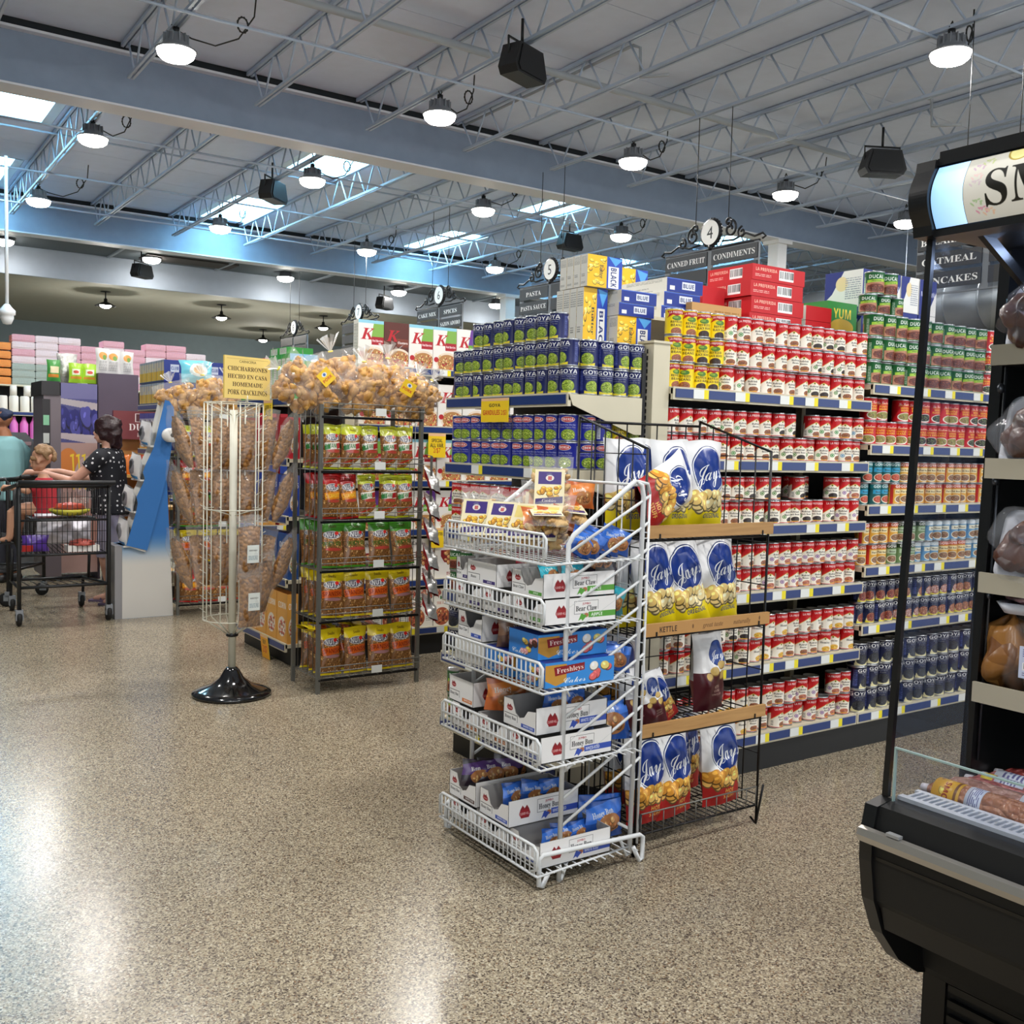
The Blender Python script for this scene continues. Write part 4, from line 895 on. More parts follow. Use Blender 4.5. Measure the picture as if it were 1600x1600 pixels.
for z in BZ:
    q = MB(); x0, x1, y0, y1, h = 1.952, WX1, WY0-.045, WY1+.02, .095
    def rnd_front(zz, r): q.tube([(x1, y0+.04, zz), (x0+.03, y0+.012, zz), (x0, y0+.03, zz), (x0, y1-.02, zz), (x0+.03, y1, zz), (x1, y1-.02, zz)], r, 6)
    q.tube([(x0+.0, y0+.03, z+.005), (x0, y0, z+.02), (x0, y0, z+h-.015), (x0, y0+.02, z+h), (x0, y1-.02, z+h), (x0, y1, z+h-.015), (x0, y1, z+.01)], .0055, 6)
    q.tube([(x0, y0, z+h*.52), (x0, y1, z+h*.52)], .0042, 5); q.tube([(x0, y0, z-.004), (x0, y1, z-.004)], .005, 5)
    for k in range(24): y = y0+.015+k*(y1-y0-.03)/23; q.tube([(x0, y, z+h), (x0, y, z-.004)], .003, 5)
    for k in range(13): x = x0+k*(x1-x0)/12; q.tube([(x, y0, z-.006), (x, y1, z-.006)], .0024, 4)
    q.tube([(x0, y0, z-.006), (WX1, y0+.045, z-.006)], .0045, 5); q.tube([(x0, y1, z-.006), (WX1, y1-.02, z-.006)], .0045, 5)
    q.tube([(x0+.12, y0+.03, z), (x0+.14, y0+.03, z-.035)], .004, 5)
    q.build('basket_grille', wwire, WR)
# --- printed display trays
def tray_cv(flavour, acc, dark, side):
    cv = Cv(256, 80 if side else 128, 'eceae8')
    if side:
        cv.poly([(.16, .38), (.19, .24), (.22, .36), (.25, .24), (.28, .38), (.3, .55), (.28, .72), (.17, .72), (.145, .55)], '8c1f26'); cv.ell(.22, .55, .075, .15, '9c2229'); cv.text('CLOVER HILL', .22, .56, .09, 'f4e8e0', 'bold', maxw=.13)
        cv.rect(.40, .12, .74, .14, '3a3a3c'); cv.rect(.40, .62, .6, .64, '3a3a3c'); cv.rect(.40, .12, .404, .64, '3a3a3c'); cv.rect(.736, .12, .74, .5, '3a3a3c'); cv.text('JUMBO', .57, .24, .08, '9c2229'); cv.text(flavour, .57, .42, .20, '232325', 'serif', maxw=.3)
        cv.rect(.6, .58, 1, .80, acc); cv.text({'Honey Bun': 'WHITE ICED', 'Bear Claw': 'APPLE'}.get(flavour, 'ICED'), .72, .69, .12, 'ffffff', 'bold', maxw=.2); cv.ell(.57, .7, .03, .09, 'b5704c'); cv.poly([(.5, .62), (.58, .72), (.52, .92), (.5, .84), (.46, .9)], acc)
    else:
        cv.ell(.2, .33, .09, .10, '9c2229'); cv.poly([(.12, .3), (.14, .18), (.18, .26), (.22, .18), (.27, .3)], '8c1f26'); cv.text('CLOVER HILL', .2, .34, .05, 'f4e8e0', 'bold', maxw=.15)
        cv.rect(.04, .54, .44, .56, '3a3a3c'); cv.rect(.43, .54, .44, .8, '3a3a3c'); cv.text(flavour, .22, .68, .12, '232325', 'serif', maxw=.34); cv.rect(.55, .74, .95, .88, acc); cv.text('WHITE ICED' if flavour == 'Honey Bun' else 'APPLE', .76, .81, .07, 'ffffff', 'bold', maxw=.3)
    return pmat('tray_%s_%s_%s' % (flavour.replace(' ', '_'), acc, 's' if side else 'f'), cv, .5)
def tray(label, x0, y0, z, w, d, h, flavour, acc, group, scoop=True, name='display_tray'):
    "open-topped carton; front towards -X, long side towards -Y"
    t = thing(name, label, 'carton', (x0, y0, z), 0, group)
    fm, sm = tray_cv(flavour, acc, 0, False), tray_cv(flavour, acc, 0, True)
    th = .003; q = MB(); q.box(0, d, 0, w, 0, th); q.box(0, d, 0, th, 0, h, fmi={'-y': 1, '+x': 0}); q.box(0, d, w-th, w, 0, h); q.box(d-th, d, 0, w, 0, h)
    q.build('tray_body', [greyc, sm], t)
    cut = [(0, 0), (w, 0), (w, h), (w*.72, h), (w*.62, h*.55), (w*.5, h*.42), (w*.36, h*.5), (w*.25, h*.78), (0, h*.86)] if scoop else [(0, 0), (w, 0), (w, h), (0, h)]
    cut = [(a, b) for a, b in cut]
    q = MB(); n = len(cut); vs = [(0, a, b) for a, b in cut]; uv = [(1-a/w, b/h) for a, b in cut]
    q.add(vs, [tuple(range(n-1, -1, -1))], [list(reversed(uv))]); q.add([(th, a, b) for a, b in cut], [tuple(range(n))], None, 1); q.build('tray_front', [fm, greyc], t, norm=False)
    return t
cv = Cv(200, 140, '2f7fd0'); cv.dots(9, (.3, .25, .9, .8), (.1, .15), ['f0d878', 'e8a0a0', 'f4f0e4', '5a2a20', 'f2c24a'], 5, .9); cv.text('Cakes', .35, .82, .2, 'f6f6f6', 'script', maxw=.5); cakef = pmat('cake_box_front', cv, .4)
cv = Cv(256, 100, '3a8fdc'); cv.poly([(0, .1), (.3, .1), (.3, .8), (.15, .95), (0, .7)], 'c8923c'); cv.poly([(.12, .2), (.56, .12), (.56, .42), (.14, .55)], '8c1c24'); cv.text('Freshleys', .35, .32, .2, 'f6f0e4', 'serif', maxw=.38, rot=-.08); cv.text('Cakes', .42, .76, .24, 'f6f6f6', 'script', maxw=.4); cv.dots(6, (.68, .3, .95, .8), (.14, .2), ['f0d878', '3a1c16', 'f4f0e4', 'e86a6a'], 3, .9); cakes = pmat('cake_box_side', cv, .4)
purple = '3b2a6e'; blueA = '3a55b4'; greenA = '5aa03c'; orangeA = 'd8752a'; brownA = '5a4038'
def L(y1): return y1
HB = 'Honey Bun'
# lowest basket (upper trays rest on lower ones)
tray('white pastry tray in the lowest basket, underneath at the far end', 1.985, 3.085, BZ[0], .19, .30, .09, HB, brownA, 'honey bun trays'); tray('white pastry tray in the lowest basket, underneath in the middle', 1.985, 2.885, BZ[0], .19, .30, .09, HB, brownA, 'honey bun trays')
tray('white tray with a blue band in the lowest basket, underneath at the near end', 1.99, 2.69, BZ[0], .185, .31, .09, HB, blueA, 'honey bun trays')
tray('white tray of dark wrapped buns, topmost in the lowest basket, far end', 1.975, 3.08, BZ[0]+.092, .19, .30, .095, HB, brownA, 'honey bun trays'); tray('white tray with a blue band, topmost in the lowest basket', 1.97, 2.855, BZ[0]+.092, .19, .31, .095, HB, blueA, 'honey bun trays')
# fourth basket
tray('white tray with an orange band tipped in the fourth basket, far end', 1.985, 3.13, BZ[1]+.092, .175, .29, .095, HB, orangeA, 'honey bun trays', False); tray('white tray underneath in the fourth basket, far end', 1.985, 3.09, BZ[1], .19, .29, .09, HB, orangeA, 'honey bun trays'); tray('white tray underneath in the fourth basket, middle', 1.985, 2.895, BZ[1], .19, .29, .09, HB, orangeA, 'honey bun trays')
tray('white tray underneath in the fourth basket, near end', 1.985, 2.695, BZ[1], .19, .31, .09, HB, blueA, 'honey bun trays'); tray('white tray with a blue band on top in the fourth basket', 1.98, 2.72, BZ[1]+.092, .2, .31, .095, HB, blueA, 'honey bun trays')
# third basket: cake boxes
for i, (y, r) in enumerate(((2.69, 0), (2.885, 0), (2.735, 1))):
    carton('cake_box', 'blue box of little cakes in the third basket, %s' % ('near end underneath', 'far end underneath', 'on top')[i], 'box', 1.99, 2.29, y, y+.175, BZ[2]+r*.088, BZ[2]+r*.088+.086, [bluec, cakef, cakes], {'-x': 1, '-y': 2}, 'blue cake boxes')
cb = carton('cake_box', 'dark shaded cake box tipped at the back of the third basket', 'box', 2.15, 2.33, 2.95, 3.06, BZ[2]+.10, BZ[2]+.19, [bluec, cakef, cakes], {'-x': 2, '-y': 2}, 'blue cake boxes', rz=.3)
tray('white tray with blue buns in the third basket, far end on top', 1.985, 3.08, BZ[2]+.088, .17, .28, .1, 'Bear Claw', blueA, 'bear claw trays'); carton('white_carton', 'plain white carton under the far tray of the third basket', 'box', 1.985, 2.27, 3.075, 3.27, BZ[2], BZ[2]+.086, [whitec], {})
# second basket
tray('white tray with a purple stripe on top in the second basket', 1.98, 2.985, BZ[3]+.09, .2, .29, .085, 'Buns', purple, 'bear claw trays', False); tray('white tray underneath in the second basket, far end', 1.985, 3.09, BZ[3], .185, .29, .088, 'Bear Claw', purple, 'bear claw trays'); tray('white tray underneath in the second basket, middle', 1.985, 2.895, BZ[3], .19, .29, .088, 'Bear Claw', purple, 'bear claw trays')
tray('white tray with a green band on top in the second basket, near end', 1.98, 2.70, BZ[3]+.09, .19, .31, .085, 'Bear Claw', greenA, 'bear claw trays'); tray('white tray with a green band underneath in the second basket, near end', 1.985, 2.695, BZ[3], .19, .31, .088, 'Bear Claw', greenA, 'bear claw trays'); tray('white tray at the far end of the second basket, on top', 1.99, 3.195, BZ[3]+.09, .085, .27, .085, 'Bear Claw', purple, 'bear claw trays')
# --- wrapped pastries
def wrap_cv(name, bg, acc, txt):
    cv = Cv(160, 110, bg); cv.poly([(0, .2), (.6, 0), (1, 0), (1, .3), (0, .6)], acc); cv.ell(.55, .6, .3, .28, 'b87a48'); cv.dots(8, (.35, .45, .75, .75), (.06, .12), ['c48a54', 'a86a3c', 'd8a468'], 3); cv.text(txt, .35, .3, .16, 'f4f0e8', 'serif', maxw=.5, rot=-.2); return pmat('wrap_'+name, cv, .25, spec=.8)
WM = {'teal': wrap_cv('teal', '1d8a9c', '2fb4c8', 'Claw'), 'blue': wrap_cv('blue', '2454a8', '3a7ae0', 'Honey Bun'), 'dark': wrap_cv('dark', '2a1f2c', '5a3c78', 'Bun'), 'orange': wrap_cv('orange', 'c8642a', 'e8883a', 'Honey'), 'red': wrap_cv('red', '7a1420', 'a02030', 'Cherry'), 'brown': wrap_cv('brown', '6a4a3a', '8a6248', 'Rolls')}
WB = {k: [bag_mesh('wrapped_bun', [m_], .15, .105, .05, 7+i, 10, 8, 1.6, .1) for i in range(2)] for k, m_ in WM.items()}
def bun(k, x, y, z, rot, label, sc=1., group='wrapped pastries on the white rack'):
    o = inst('wrapped_bun', WB[k][int(x*1000) % 2], None, (x, y, z), rot, (sc, sc, sc)); return tag(o, label, 'pastry', group)
LOOKN = {'teal': 'teal wrapped pastry', 'blue': 'blue wrapped honey bun', 'dark': 'dark purple wrapped bun', 'orange': 'orange wrapped honey bun', 'red': 'red wrapped pastry', 'brown': 'brown wrapped roll'}
RW = random.Random(8)
def heap(k, n, x0, x1, y0, y1, z, where, tilt=.9, sc=1.):
    for i in range(n):
        x = x0+(i+.5)*(x1-x0)/n if x1-x0 > y1-y0 else RW.uniform(x0, x1); y = y0+(i+.5)*(y1-y0)/n if y1-y0 >= x1-x0 else RW.uniform(y0, y1)
        bun(k, x, y, z, (-.2+RW.uniform(-.3, .3), tilt*RW.uniform(.5, 1.1)*.5, RW.uniform(-.25, .25)), '%s %s, %s one' % (LOOKN[k], where, ORD[i]), sc)
heap('teal', 5, 2.30, 2.39, 2.76, 2.86, BZ[3]+.01, 'leaning by the near trays of the second basket', .9, .95); heap('teal', 2, 2.05, 2.2, 2.78, 2.82, BZ[3]+.12, 'inside the green-banded tray', .3, .75)
heap('blue', 2, 2.33, 2.37, 2.76, 2.86, BZ[0]+.01, 'standing at the back of the lowest basket', .2, 1.3); heap('blue', 3, 2.03, 2.24, 2.93, 2.96, BZ[0]+.12, 'inside the top blue-banded tray of the lowest basket', .4, .85); heap('blue', 3, 2.06, 2.26, 2.77, 2.79, BZ[0]+.015, 'inside the near lower tray of the lowest basket', .4, .75); heap('dark', 4, 2.0, 2.25, 3.15, 3.19, BZ[0]+.14, 'spilling from the far tray of the lowest basket', .5, .95)
heap('orange', 3, 2.03, 2.2, 3.02, 3.07, BZ[1]+.10, 'piled beside the tipped tray of the fourth basket', .3, 1.1); heap('blue', 2, 2.335, 2.37, 2.76, 2.86, BZ[1]+.01, 'standing at the back of the fourth basket', .1, 1.35); heap('blue', 2, 2.1, 2.25, 2.8, 2.84, BZ[1]+.125, 'inside the top tray of the fourth basket', .3, .8)
heap('blue', 3, 2.32, 2.37, 2.75, 2.88, BZ[2]+.01, 'leaning at the near back of the third basket', .4, .9); heap('brown', 2, 2.03, 2.15, 2.96, 3.04, BZ[2]+.09, 'stacked behind the front of the third basket', .0, 1.0); heap('red', 3, 2.1, 2.35, 3.0, 3.05, BZ[3]+.13, 'inside the purple-striped tray', .3, .9)
heap('dark', 2, 2.25, 2.35, 2.78, 2.85, BZ[3]+.15, 'lying atop the back of the second basket', .2, 1.1); heap('blue', 1, 2.05, 2.1, 3.14, 3.18, BZ[2]+.13, 'inside the far tray of the third basket', .3, .8)
# --- clear packs of cookies in the top basket
cooky = nutmat('cookie_dough', 'b98c50', 'e0bf88', 30)
def cook_cv(n, acc):
    cv = Cv(128, 170, 'efe4bc'); cv.rect(.12, .06, .88, .4, acc); cv.ell(.5, .23, .14, .08, 'e8e0d8'); cv.rect(.44, .18, .56, .28, 'c43a3a'); cv.dots(14, (.15, .48, .85, .75), (.06, .1), ['e0a83a', 'eec05a', 'c98a2a'], 4); cv.poly([(.05, .8), (.95, .72), (.95, .9), (.05, .95)], '3b2a6e'); cv.text('Cookies', .5, .84, .08, 'f4f0e0', 'ital', maxw=.7); return pmat('cookie_card_'+n, cv, .4)
CC = [cook_cv('a', '43307c'), cook_cv('b', 'e6d27a'), cook_cv('c', 'e08a2c')]
CKL = lumps('cookies', cooky, .15, .17, .06, 3, 40, (.02, .03), .5); CKF = bag_mesh('film', [film], .17, .23, .075, 4, 10, 12, 1.2)
def cookie_pack(x, y, z, rot, k, label):
    t = thing('cookie_pack', label, 'cookies', (x, y, z), 0, 'clear cookie packs in the top basket'); t.rotation_euler = rot
    o = inst('cookies', CKL, t, (0, 0, .012)); o['kind'] = 'stuff'; inst('film', CKF, t)
    MB().box(-.055, .055, -.041, -.039, .03, .17, fmi={'-y': 1}).build('label_card', [whitec, CC[k]], t); return t
ck = [(2.02, 3.20, .35, -.9, 0, 'clear pack of cookies with a purple card at the far end of the top basket'), (2.06, 3.10, .5, -1.0, 0, 'clear cookie pack with a purple and orange card leaning in the top basket'), (2.08, 2.98, .5, -1.1, 1, 'clear cookie pack with a pale yellow card in the top basket'),
      (2.12, 2.90, .5, -1.0, 1, 'clear cookie pack half hidden behind the yellow-carded one'), (2.24, 3.1, .35, -.8, 2, 'clear cookie pack with an orange card at the back of the top basket'), (2.2, 2.98, .3, -.7, 0, 'cookie pack standing highest at the back of the top basket')]
for i, (x, y, lean, yaw, k, lab) in enumerate(ck): cookie_pack(x, y, BZ[4]+.005+(.12 if i == 5 else .03 if i > 3 else 0), (-lean, 0, yaw), k, lab)
cookie_pack(2.07, 2.80, BZ[4]+.10, (-1.45, 0, -.5), 1, 'cookie pack lying flat with a yellow card at the near end of the top basket'); cookie_pack(2.22, 2.86, BZ[4]+.10, (-1.3, .1, -.4), 2, 'cookie pack lying at the back of the top basket near end')
heap('orange', 4, 2.08, 2.3, 2.89, 2.93, BZ[4]+.07, 'among the clear cookie packs', .5, .9); heap('blue', 6, 2.14, 2.36, 2.75, 2.77, BZ[4]+.01, 'leaning at the near end of the top basket', 1.0, .85)
heap('orange', 2, 2.2, 2.36, 2.95, 3.0, BZ[4]+.16, 'on top of the cookie packs', .3, .9)
# ================================================================ NUT RACKS
def nut_cv(kind):
    top, band, word, wc = {'spanish': ('f0d51c', 'd8601c', 'SPANISH', '8a2c10'), 'botana': ('cfd62a', 'e8e0d4', 'BOTANERA', '2f7a34'), 'hot': ('b81c1c', 'e88a20', 'CACAHUATE', 'f6d040'), 'mix': ('4c9a2a', '', 'SPORTY MIX', '2f6a24')}[kind]
    cv = Cv(160, 240, '8a5c30'); cv.dots(260, (0, 0, 1, 1), (.02, .034), NUT, 3)
    cv.rect(0, 0, 1, .17, top); cv.poly([(0, .16), (1, .16), (1, .19), (.5, .25), (0, .22)], top); cv.text('Snaks', .5, .11, .06, '5a3a18', 'ital', maxw=.5)
    cv.ell(.5, .29, .36, .085, 'd8d6d8'); cv.ell(.5, .29, .34, .07, '6b6570'); cv.text('NUTS', .5, .29, .1, 'f2f2f2', 'bold', maxw=.55); cv.ell(.68, .25, .08, .04, 'd8302a')
    if band: cv.poly([(.08, .42), (.92, .38), (.94, .54), (.1, .58)], band)
    cv.text(word, .5, .48, .09, wc, 'bold', maxw=.78, rot=-.05); cv.ell(.55, .60, .36, .035, 'b8848a' if kind == 'spanish' else 'c04a3c')
    if kind == 'botana': cv.poly([(.08, .48), (.36, .45), (.36, .55), (.1, .58)], '2f7a34'); cv.poly([(.66, .43), (.92, .4), (.94, .52), (.66, .55)], 'b02028'); cv.poly([(.3, .98), (1, .72), (1, .98)], 'ddd8c8'); cv.line([(0, .88), (.5, .8), (1, .68)], .025, 'c02020')
    cv.rect(0, .96, 1, 1, top); return pmat('nut_bag_'+kind, cv, .22, spec=.7)
NBM = {k: [bag_mesh('nut_bag', [nut_cv(k) if i == 0 else MATS['nut_bag_'+k]], .142, .245, .062, 20+i, 10, 14, 1.2) for i in range(3)] for k in ('spanish', 'botana', 'hot', 'mix')}
NLOOK = {'spanish': 'yellow-topped bag of nuts', 'botana': 'lime-topped bag of nuts', 'hot': 'red-topped bag of nuts', 'mix': 'green-topped bag of nut mix'}
NT = [.10, .445, .745, 1.04, 1.335, 1.655]
TN = ['lowest tier', 'second tier', 'third tier', 'fourth tier', 'fifth tier']
def nut_rack(x0, y0, w, d, label, heights=NT):
    r = thing('nut_rack', label, 'rack', (x0, y0, 0))
    for x, y in ((0, 0), (0, d), (w, 0), (w, d)): MB().box(x-.011, x+.011, y-.011, y+.011, 0, 1.71).build('post', gwire, r)
    for z in heights:
        q = MB(); z0 = z-.012
        for k in range(9): y = k*d/8; q.tube([(0, y, z0), (w, y, z0)], .003, 4)
        for k in range(12): x = k*w/11; q.tube([(x, 0, z0), (x, d, z0)], .002, 4)
        for zz in (.045, .075): q.tube([(-.0, -.035, z0+zz), (w, -.035, z0+zz), (w+.015, -.02, z0+zz), (w+.015, d, z0+zz)], .003, 5)
        for k in range(8): x = k*w/7; q.tube([(x, 0, z0), (x, -.035, z0), (x, -.035, z0+.075)], .002, 4)
        q.build('deck_grille', gwire, r)
        MB().box(0, w, -.012, -.008, z0-.014, z0+.0).build('deck_rail', wire, r)
        MB().box(w*.5, w*.5+.07, -.041, -.039, z0+.01, z0+.055).build('ticket_holder', tagw, r)
    q = MB()
    for k in range(1, 5): q.tube([(0, k*d/5, .1), (0, k*d/5, 1.68)], .0025, 4); q.tube([(w, k*d/5, .1), (w, k*d/5, 1.68)], .0025, 4)
    q.build('side_lattice', gwire, r); return r
NX, NY, NW, ND = 2.395, 5.50, .665, .38
nut_rack(NX, NY, NW, ND, 'tall grey wire rack full of nut bags, crackling bags on top')
RN = random.Random(21)
plan = [['spanish']*4, ['spanish']*4, ['mix']*4, ['hot', 'hot', 'botana', 'botana', 'botana'], ['botana']*5]
def fill_rack(x0, y0, w, plan, who, ranks=4):
    for ti, row in enumerate(plan):
        n = len(row); p = (w-.03)/n
        for c, k in enumerate(row):
            for rk in range(ranks):
                if rk and c > 1: continue
                o = inst('nut_bag', RN.choice(NBM[k]), None, (x0+.02+(c+.5)*p+RN.uniform(-.008, .008), y0+.045+rk*.083+RN.uniform(-.006, .006), NT[ti]-.004), (-.10+RN.uniform(-.05, .05), RN.uniform(-.06, .06), RN.uniform(-.15, .15)))
                s = 1.13 if ti < 3 else 1.08; o.scale = (min(1.15, p/.138), 1.1, s)
                tag(o, '%s, %s, %s column, %s rank of %s' % (NLOOK[k], TN[ti], ORD[c], ('front', 'second', 'third', 'back')[rk], who), 'nuts', NLOOK[k]+'s')
fill_rack(NX, NY, NW, plan, 'the near rack')
for i, (x, z, r) in enumerate(((2.58, .39, .25), (2.75, .375, -.2), (2.9, .39, .1))):
    o = inst('nut_bag', NBM['spanish'][i % 3], None, (x, NY+.16, z-.06), (-1.35, 0, PI/2+r*.6)); tag(o, 'yellow-topped nut bag lying across the lowest tier, %s one' % ORD[i], 'nuts', 'lying nut bags')
# big clear bags of fried rind on top
RND = [lumps('rinds', puff, .30, .26, .20, s, 70, (.03, .06), .6) for s in (1, 2)]; RNF = [bag_mesh('film', [film], .36, .33, .25, s, 12, 12, 1.6) for s in (5, 6)]
tuft = MB(); R_ = random.Random(2)
for k in range(11):
    a = 2*PI*k/11; b = a+.45; h = R_.uniform(.06, .11); rr = R_.uniform(.05, .09); tuft.add([(0, 0, 0), (rr*math.cos(a), rr*math.sin(a)*.6, h), (rr*math.cos(b), rr*math.sin(b)*.6, h*.9)], [(0, 1, 2)])
tuft = tuft.mesh('tied_neck', [mat('bag_tuft', 'f0f0ee', .2, alpha=.45, spec=1., coat=.8)]); tie = MB().tube([(.012*math.cos(k), .012*math.sin(k), 0) for k in range(7)], .005, 5).mesh('tie', [tagy])
cv = Cv(100, 100, 'f2c81c'); cv.ell(.5, .3, .2, .15, 'e8e8e8'); cv.ell(.5, .3, .1, .1, '3a6ab0'); cv.text('PORK', .5, .65, .2, 'c43020', 'bold', maxw=.8); rl = pmat('rind_label', cv, .4)
def rind_bag(x, y, z, rot, s, k, label, lab=None, group='bags of fried rinds on the near nut rack'):
    t = thing('rind_bag', label, 'pork rinds', (x, y, z), 0, group); t.rotation_euler = rot; t.scale = (s, s, s)
    o = inst('rinds', RND[k % 2], t, (0, 0, .02)); o['kind'] = 'stuff'; inst('film', RNF[k % 2], t); inst('tied_neck', tuft, t, (0, 0, .32)); inst('tie', tie, t, (0, 0, .325))
    if lab: MB().box(lab[0]-.05, lab[0]+.05, -.137, -.135, lab[1]-.05, lab[1]+.05, fmi={'-y': 1}).build('label_card', [tagy, rl], t)
    return t
TZ = 1.655
rb = [(2.42, 5.62, TZ+.09, (0, -1.0, .1), .92, 0, 'clear bag of fried rinds overhanging the spinner side of the nut rack', None), (2.52, 5.58, TZ+.06, (-.1, -.75, 0), .86, 1, 'clear bag of rinds with a slim yellow label leaning over its neighbour', (.03, .2)), (2.62, 5.72, TZ+.05, (0, -.25, .2), 1.05, 0, 'large bag of rinds standing behind the leaning one', None),
      (2.73, 5.60, TZ, (0, -.05, 0), 1.0, 1, 'upright bag of rinds in the middle of the nut rack top', None), (2.88, 5.72, TZ+.03, (0, .15, -.1), 1.05, 0, 'bag of rinds with the tallest tied neck', None), (2.93, 5.58, TZ+.02, (0, .5, -.2), .85, 1, 'bag of rinds with a square yellow label near the cereal side', (-.05, .18)), (3.02, 5.66, TZ+.03, (0, .75, 0), .9, 0, 'bag of rinds at the cereal end of the nut rack top', None)]
for b in rb: rind_bag(*b)
# second nut rack beyond the spinner
nut_rack(2.44, 8.52, .66, .38, 'far grey wire rack of snack bags beside the blue display stand'); 
fill_rack(2.44, 8.52, .66, [['hot']*4, ['spanish']*4, ['mix']*4, ['hot']*4, ['botana']*4], 'the far rack', 3)
for i, (x, rr, s) in enumerate(((2.5, -.3, .95), (2.68, .0, 1.15), (2.86, .1, 1.1), (3.0, .3, 1.0))): rind_bag(x, 8.66, TZ, (0, rr, .1), s, i, 'bag of rinds on top of the far rack, %s from the blue display' % ORD[i], None, 'bags of fried rinds on the far rack')
# clip strip of silver bags at the side of the near rack
silv = mat('silver_foil', 'c4c2be', .25, .6, bump=('noise', 30, .6)); SBM = bag_mesh('snack_bag', [silv, redc], .12, .17, .06, 30, 10, 10, 1.8, mi_back=1)
cs = thing('clip_strip', 'hanging strip at the side of the near nut rack', 'strip', (3.115, 5.46, 1.4)); MB().box(-.008, .008, -.002, .002, -.95, .02).build('strap', gwire, cs); MB().tube([(0, 0, .02), (-.03, .03, .03)], .003, 4).build('hook', gwire, cs)
for i in range(6): tag(inst('snack_bag', SBM, None, (3.135, 5.43, 1.20-i*.16), (-.55, .35, .5)), 'silver snack bag on the hanging strip, %s from the top' % ORD[i], 'snack', 'silver bags on the clip strip')
# ================================================================ SPINNER OF CRACKLINGS
SX, SY = 1.954, 5.725
cream = mat('cream_wire', 'd8d6c6', .4); SPN = thing('spinner_stand', 'white wire spinner stand on a black round base', 'stand', (SX, SY, 0))
MB().lathe([(.0, 0), (.215, 0), (.228, .008), (.225, .02), (.19, .035), (.12, .06), (.07, .10), (.045, .145), (.03, .165), (0, .165)], 40).build('base', mat('glossy_black', '101114', .12, coat=.8), SPN)
MB().tube([(0, 0, .15), (0, 0, 1.66)], .0225, 14).build('pole', cream, SPN); MB().lathe([(.03, .345), (.036, .35), (.036, .36), (.03, .365)], 16).build('collar', blackm, SPN)
q = MB(); CRr = .165
for z in (.45, 1.09, 1.70): q.tube([(CRr*math.cos(2*PI*k/28), CRr*math.sin(2*PI*k/28), z) for k in range(28)], .0035, 5, closed=True)
for k in range(10):
    a = 2*PI*k/10+.2; x, y = CRr*math.cos(a), CRr*math.sin(a); q.tube([(x*.12, y*.12, .355), (x, y, .45), (x, y, 1.70)], .0038, 5)
for k in range(5): a = 2*PI*k/5; q.tube([(0, 0, 1.62), (CRr*math.cos(a), CRr*math.sin(a), 1.70)], .003, 4); q.tube([(0, 0, 1.05), (CRr*math.cos(a), CRr*math.sin(a), 1.09)], .003, 4)
for k in range(10):
    a = 2*PI*k/10+.2
    for j in range(16): z = .5+j*.075; q.tube([(CRr*math.cos(a), CRr*math.sin(a), z), ((CRr+.02)*math.cos(a), (CRr+.02)*math.sin(a), z+.012)], .0022, 4)
q.build('cage_grille', cream, SPN)
cv = Cv(320, 240, 'efd27c'); cv.rect(.05, .06, .95, .065, 'b89a4a')
for i, (tx, h_) in enumerate((('CHICHARRONES', .10), ('HECHO EN CASA', .10), ('HOMEMADE', .10), ('PORK CRACKLINGS', .115))): cv.text(tx, .5, .29+i*.185, h_, '3a2014', 'serif', maxw=.86)
cv.text('CARNICERIA', .5, .12, .06, '4a3a1c', maxw=.5)
sg = MB().box(-.155, .155, -.006, .006, 0, .235, fmi={'-y': 1}).build('sign_card', [mat('sign_yellow', 'e8c96a', .5), pmat('crackling_sign', cv, .5)], SPN, (.02, -.16, 1.72), (0, 0, .30)); sg['label'] = 'yellow card reading homemade pork cracklings'
MB().tube([(.02, -.16, 1.70), (.02, -.16, 1.74)], .008, 6).build('sign_clip', cream, SPN)
CRB = bag_mesh('cracklings', [crack], .135, .30, .085, 40, 12, 18, .8); CRF = bag_mesh('film', [film], .155, .375, .095, 41, 10, 14, 1.2)
cv = Cv(80, 110, 'e6ece8'); cv.lines(.15, .25, .85, .35, 2, '2a2a2a', 1); cv.lines(.1, .6, .9, .85, 4, '6a8a9a', 2); crl = pmat('crackling_label', cv, .5)
def crack_bag(ang, zt, tilt, label, lab=False, r=None, twist=0):
    r = r if r is not None else CRr-.045
    t = thing('crackling_bag', label, 'pork cracklings', (SX+r*math.cos(ang), SY+r*math.sin(ang), zt), 0, 'crackling bags on the spinner'); t.rotation_euler = Matrix.Rotation(ang+PI/2+twist, 3, 'Z').to_euler()
    M_ = (tilt, 0, 0)
    o = inst('cracklings', CRB, t, (0, -math.sin(tilt)*.365, -math.cos(tilt)*.365), M_)
    inst('film', CRF, t, (0, -math.sin(tilt)*.375, -math.cos(tilt)*.375), M_)
    if lab: MB().box(-.035, .035, -.052, -.050, .1, .2, fmi={'-y': 1}).build('label_card', [tagw, crl], t, (0, -math.sin(tilt)*.365, -math.cos(tilt)*.365), M_)
    return t
va = math.atan2(-SY, -SX)            # towards the viewer
tn = ('topmost', 'middle', 'lowest')
for ti, zt in enumerate((1.675, 1.37, .985)):
    for k, (da, tl) in enumerate(((1.4, .32), (2.15, .2), (2.75, .1), (-2.75, .1), (-2.15, .2), (-1.4, .32))):
        crack_bag(va-da, zt, tl, 'clear bag of pork cracklings, %s ring of the spinner, %s round from the cart side' % (tn[ti], ORD[k]))
crack_bag(va+.42, 1.07, .02, 'bag of cracklings with a white label, upper of the front pair', True, CRr+.045); crack_bag(va+.45, .80, .02, 'bag of cracklings with a white label, lower of the front pair', True, CRr+.045); crack_bag(va+1.0, .86, .16, 'bag of cracklings beside the labelled pair')
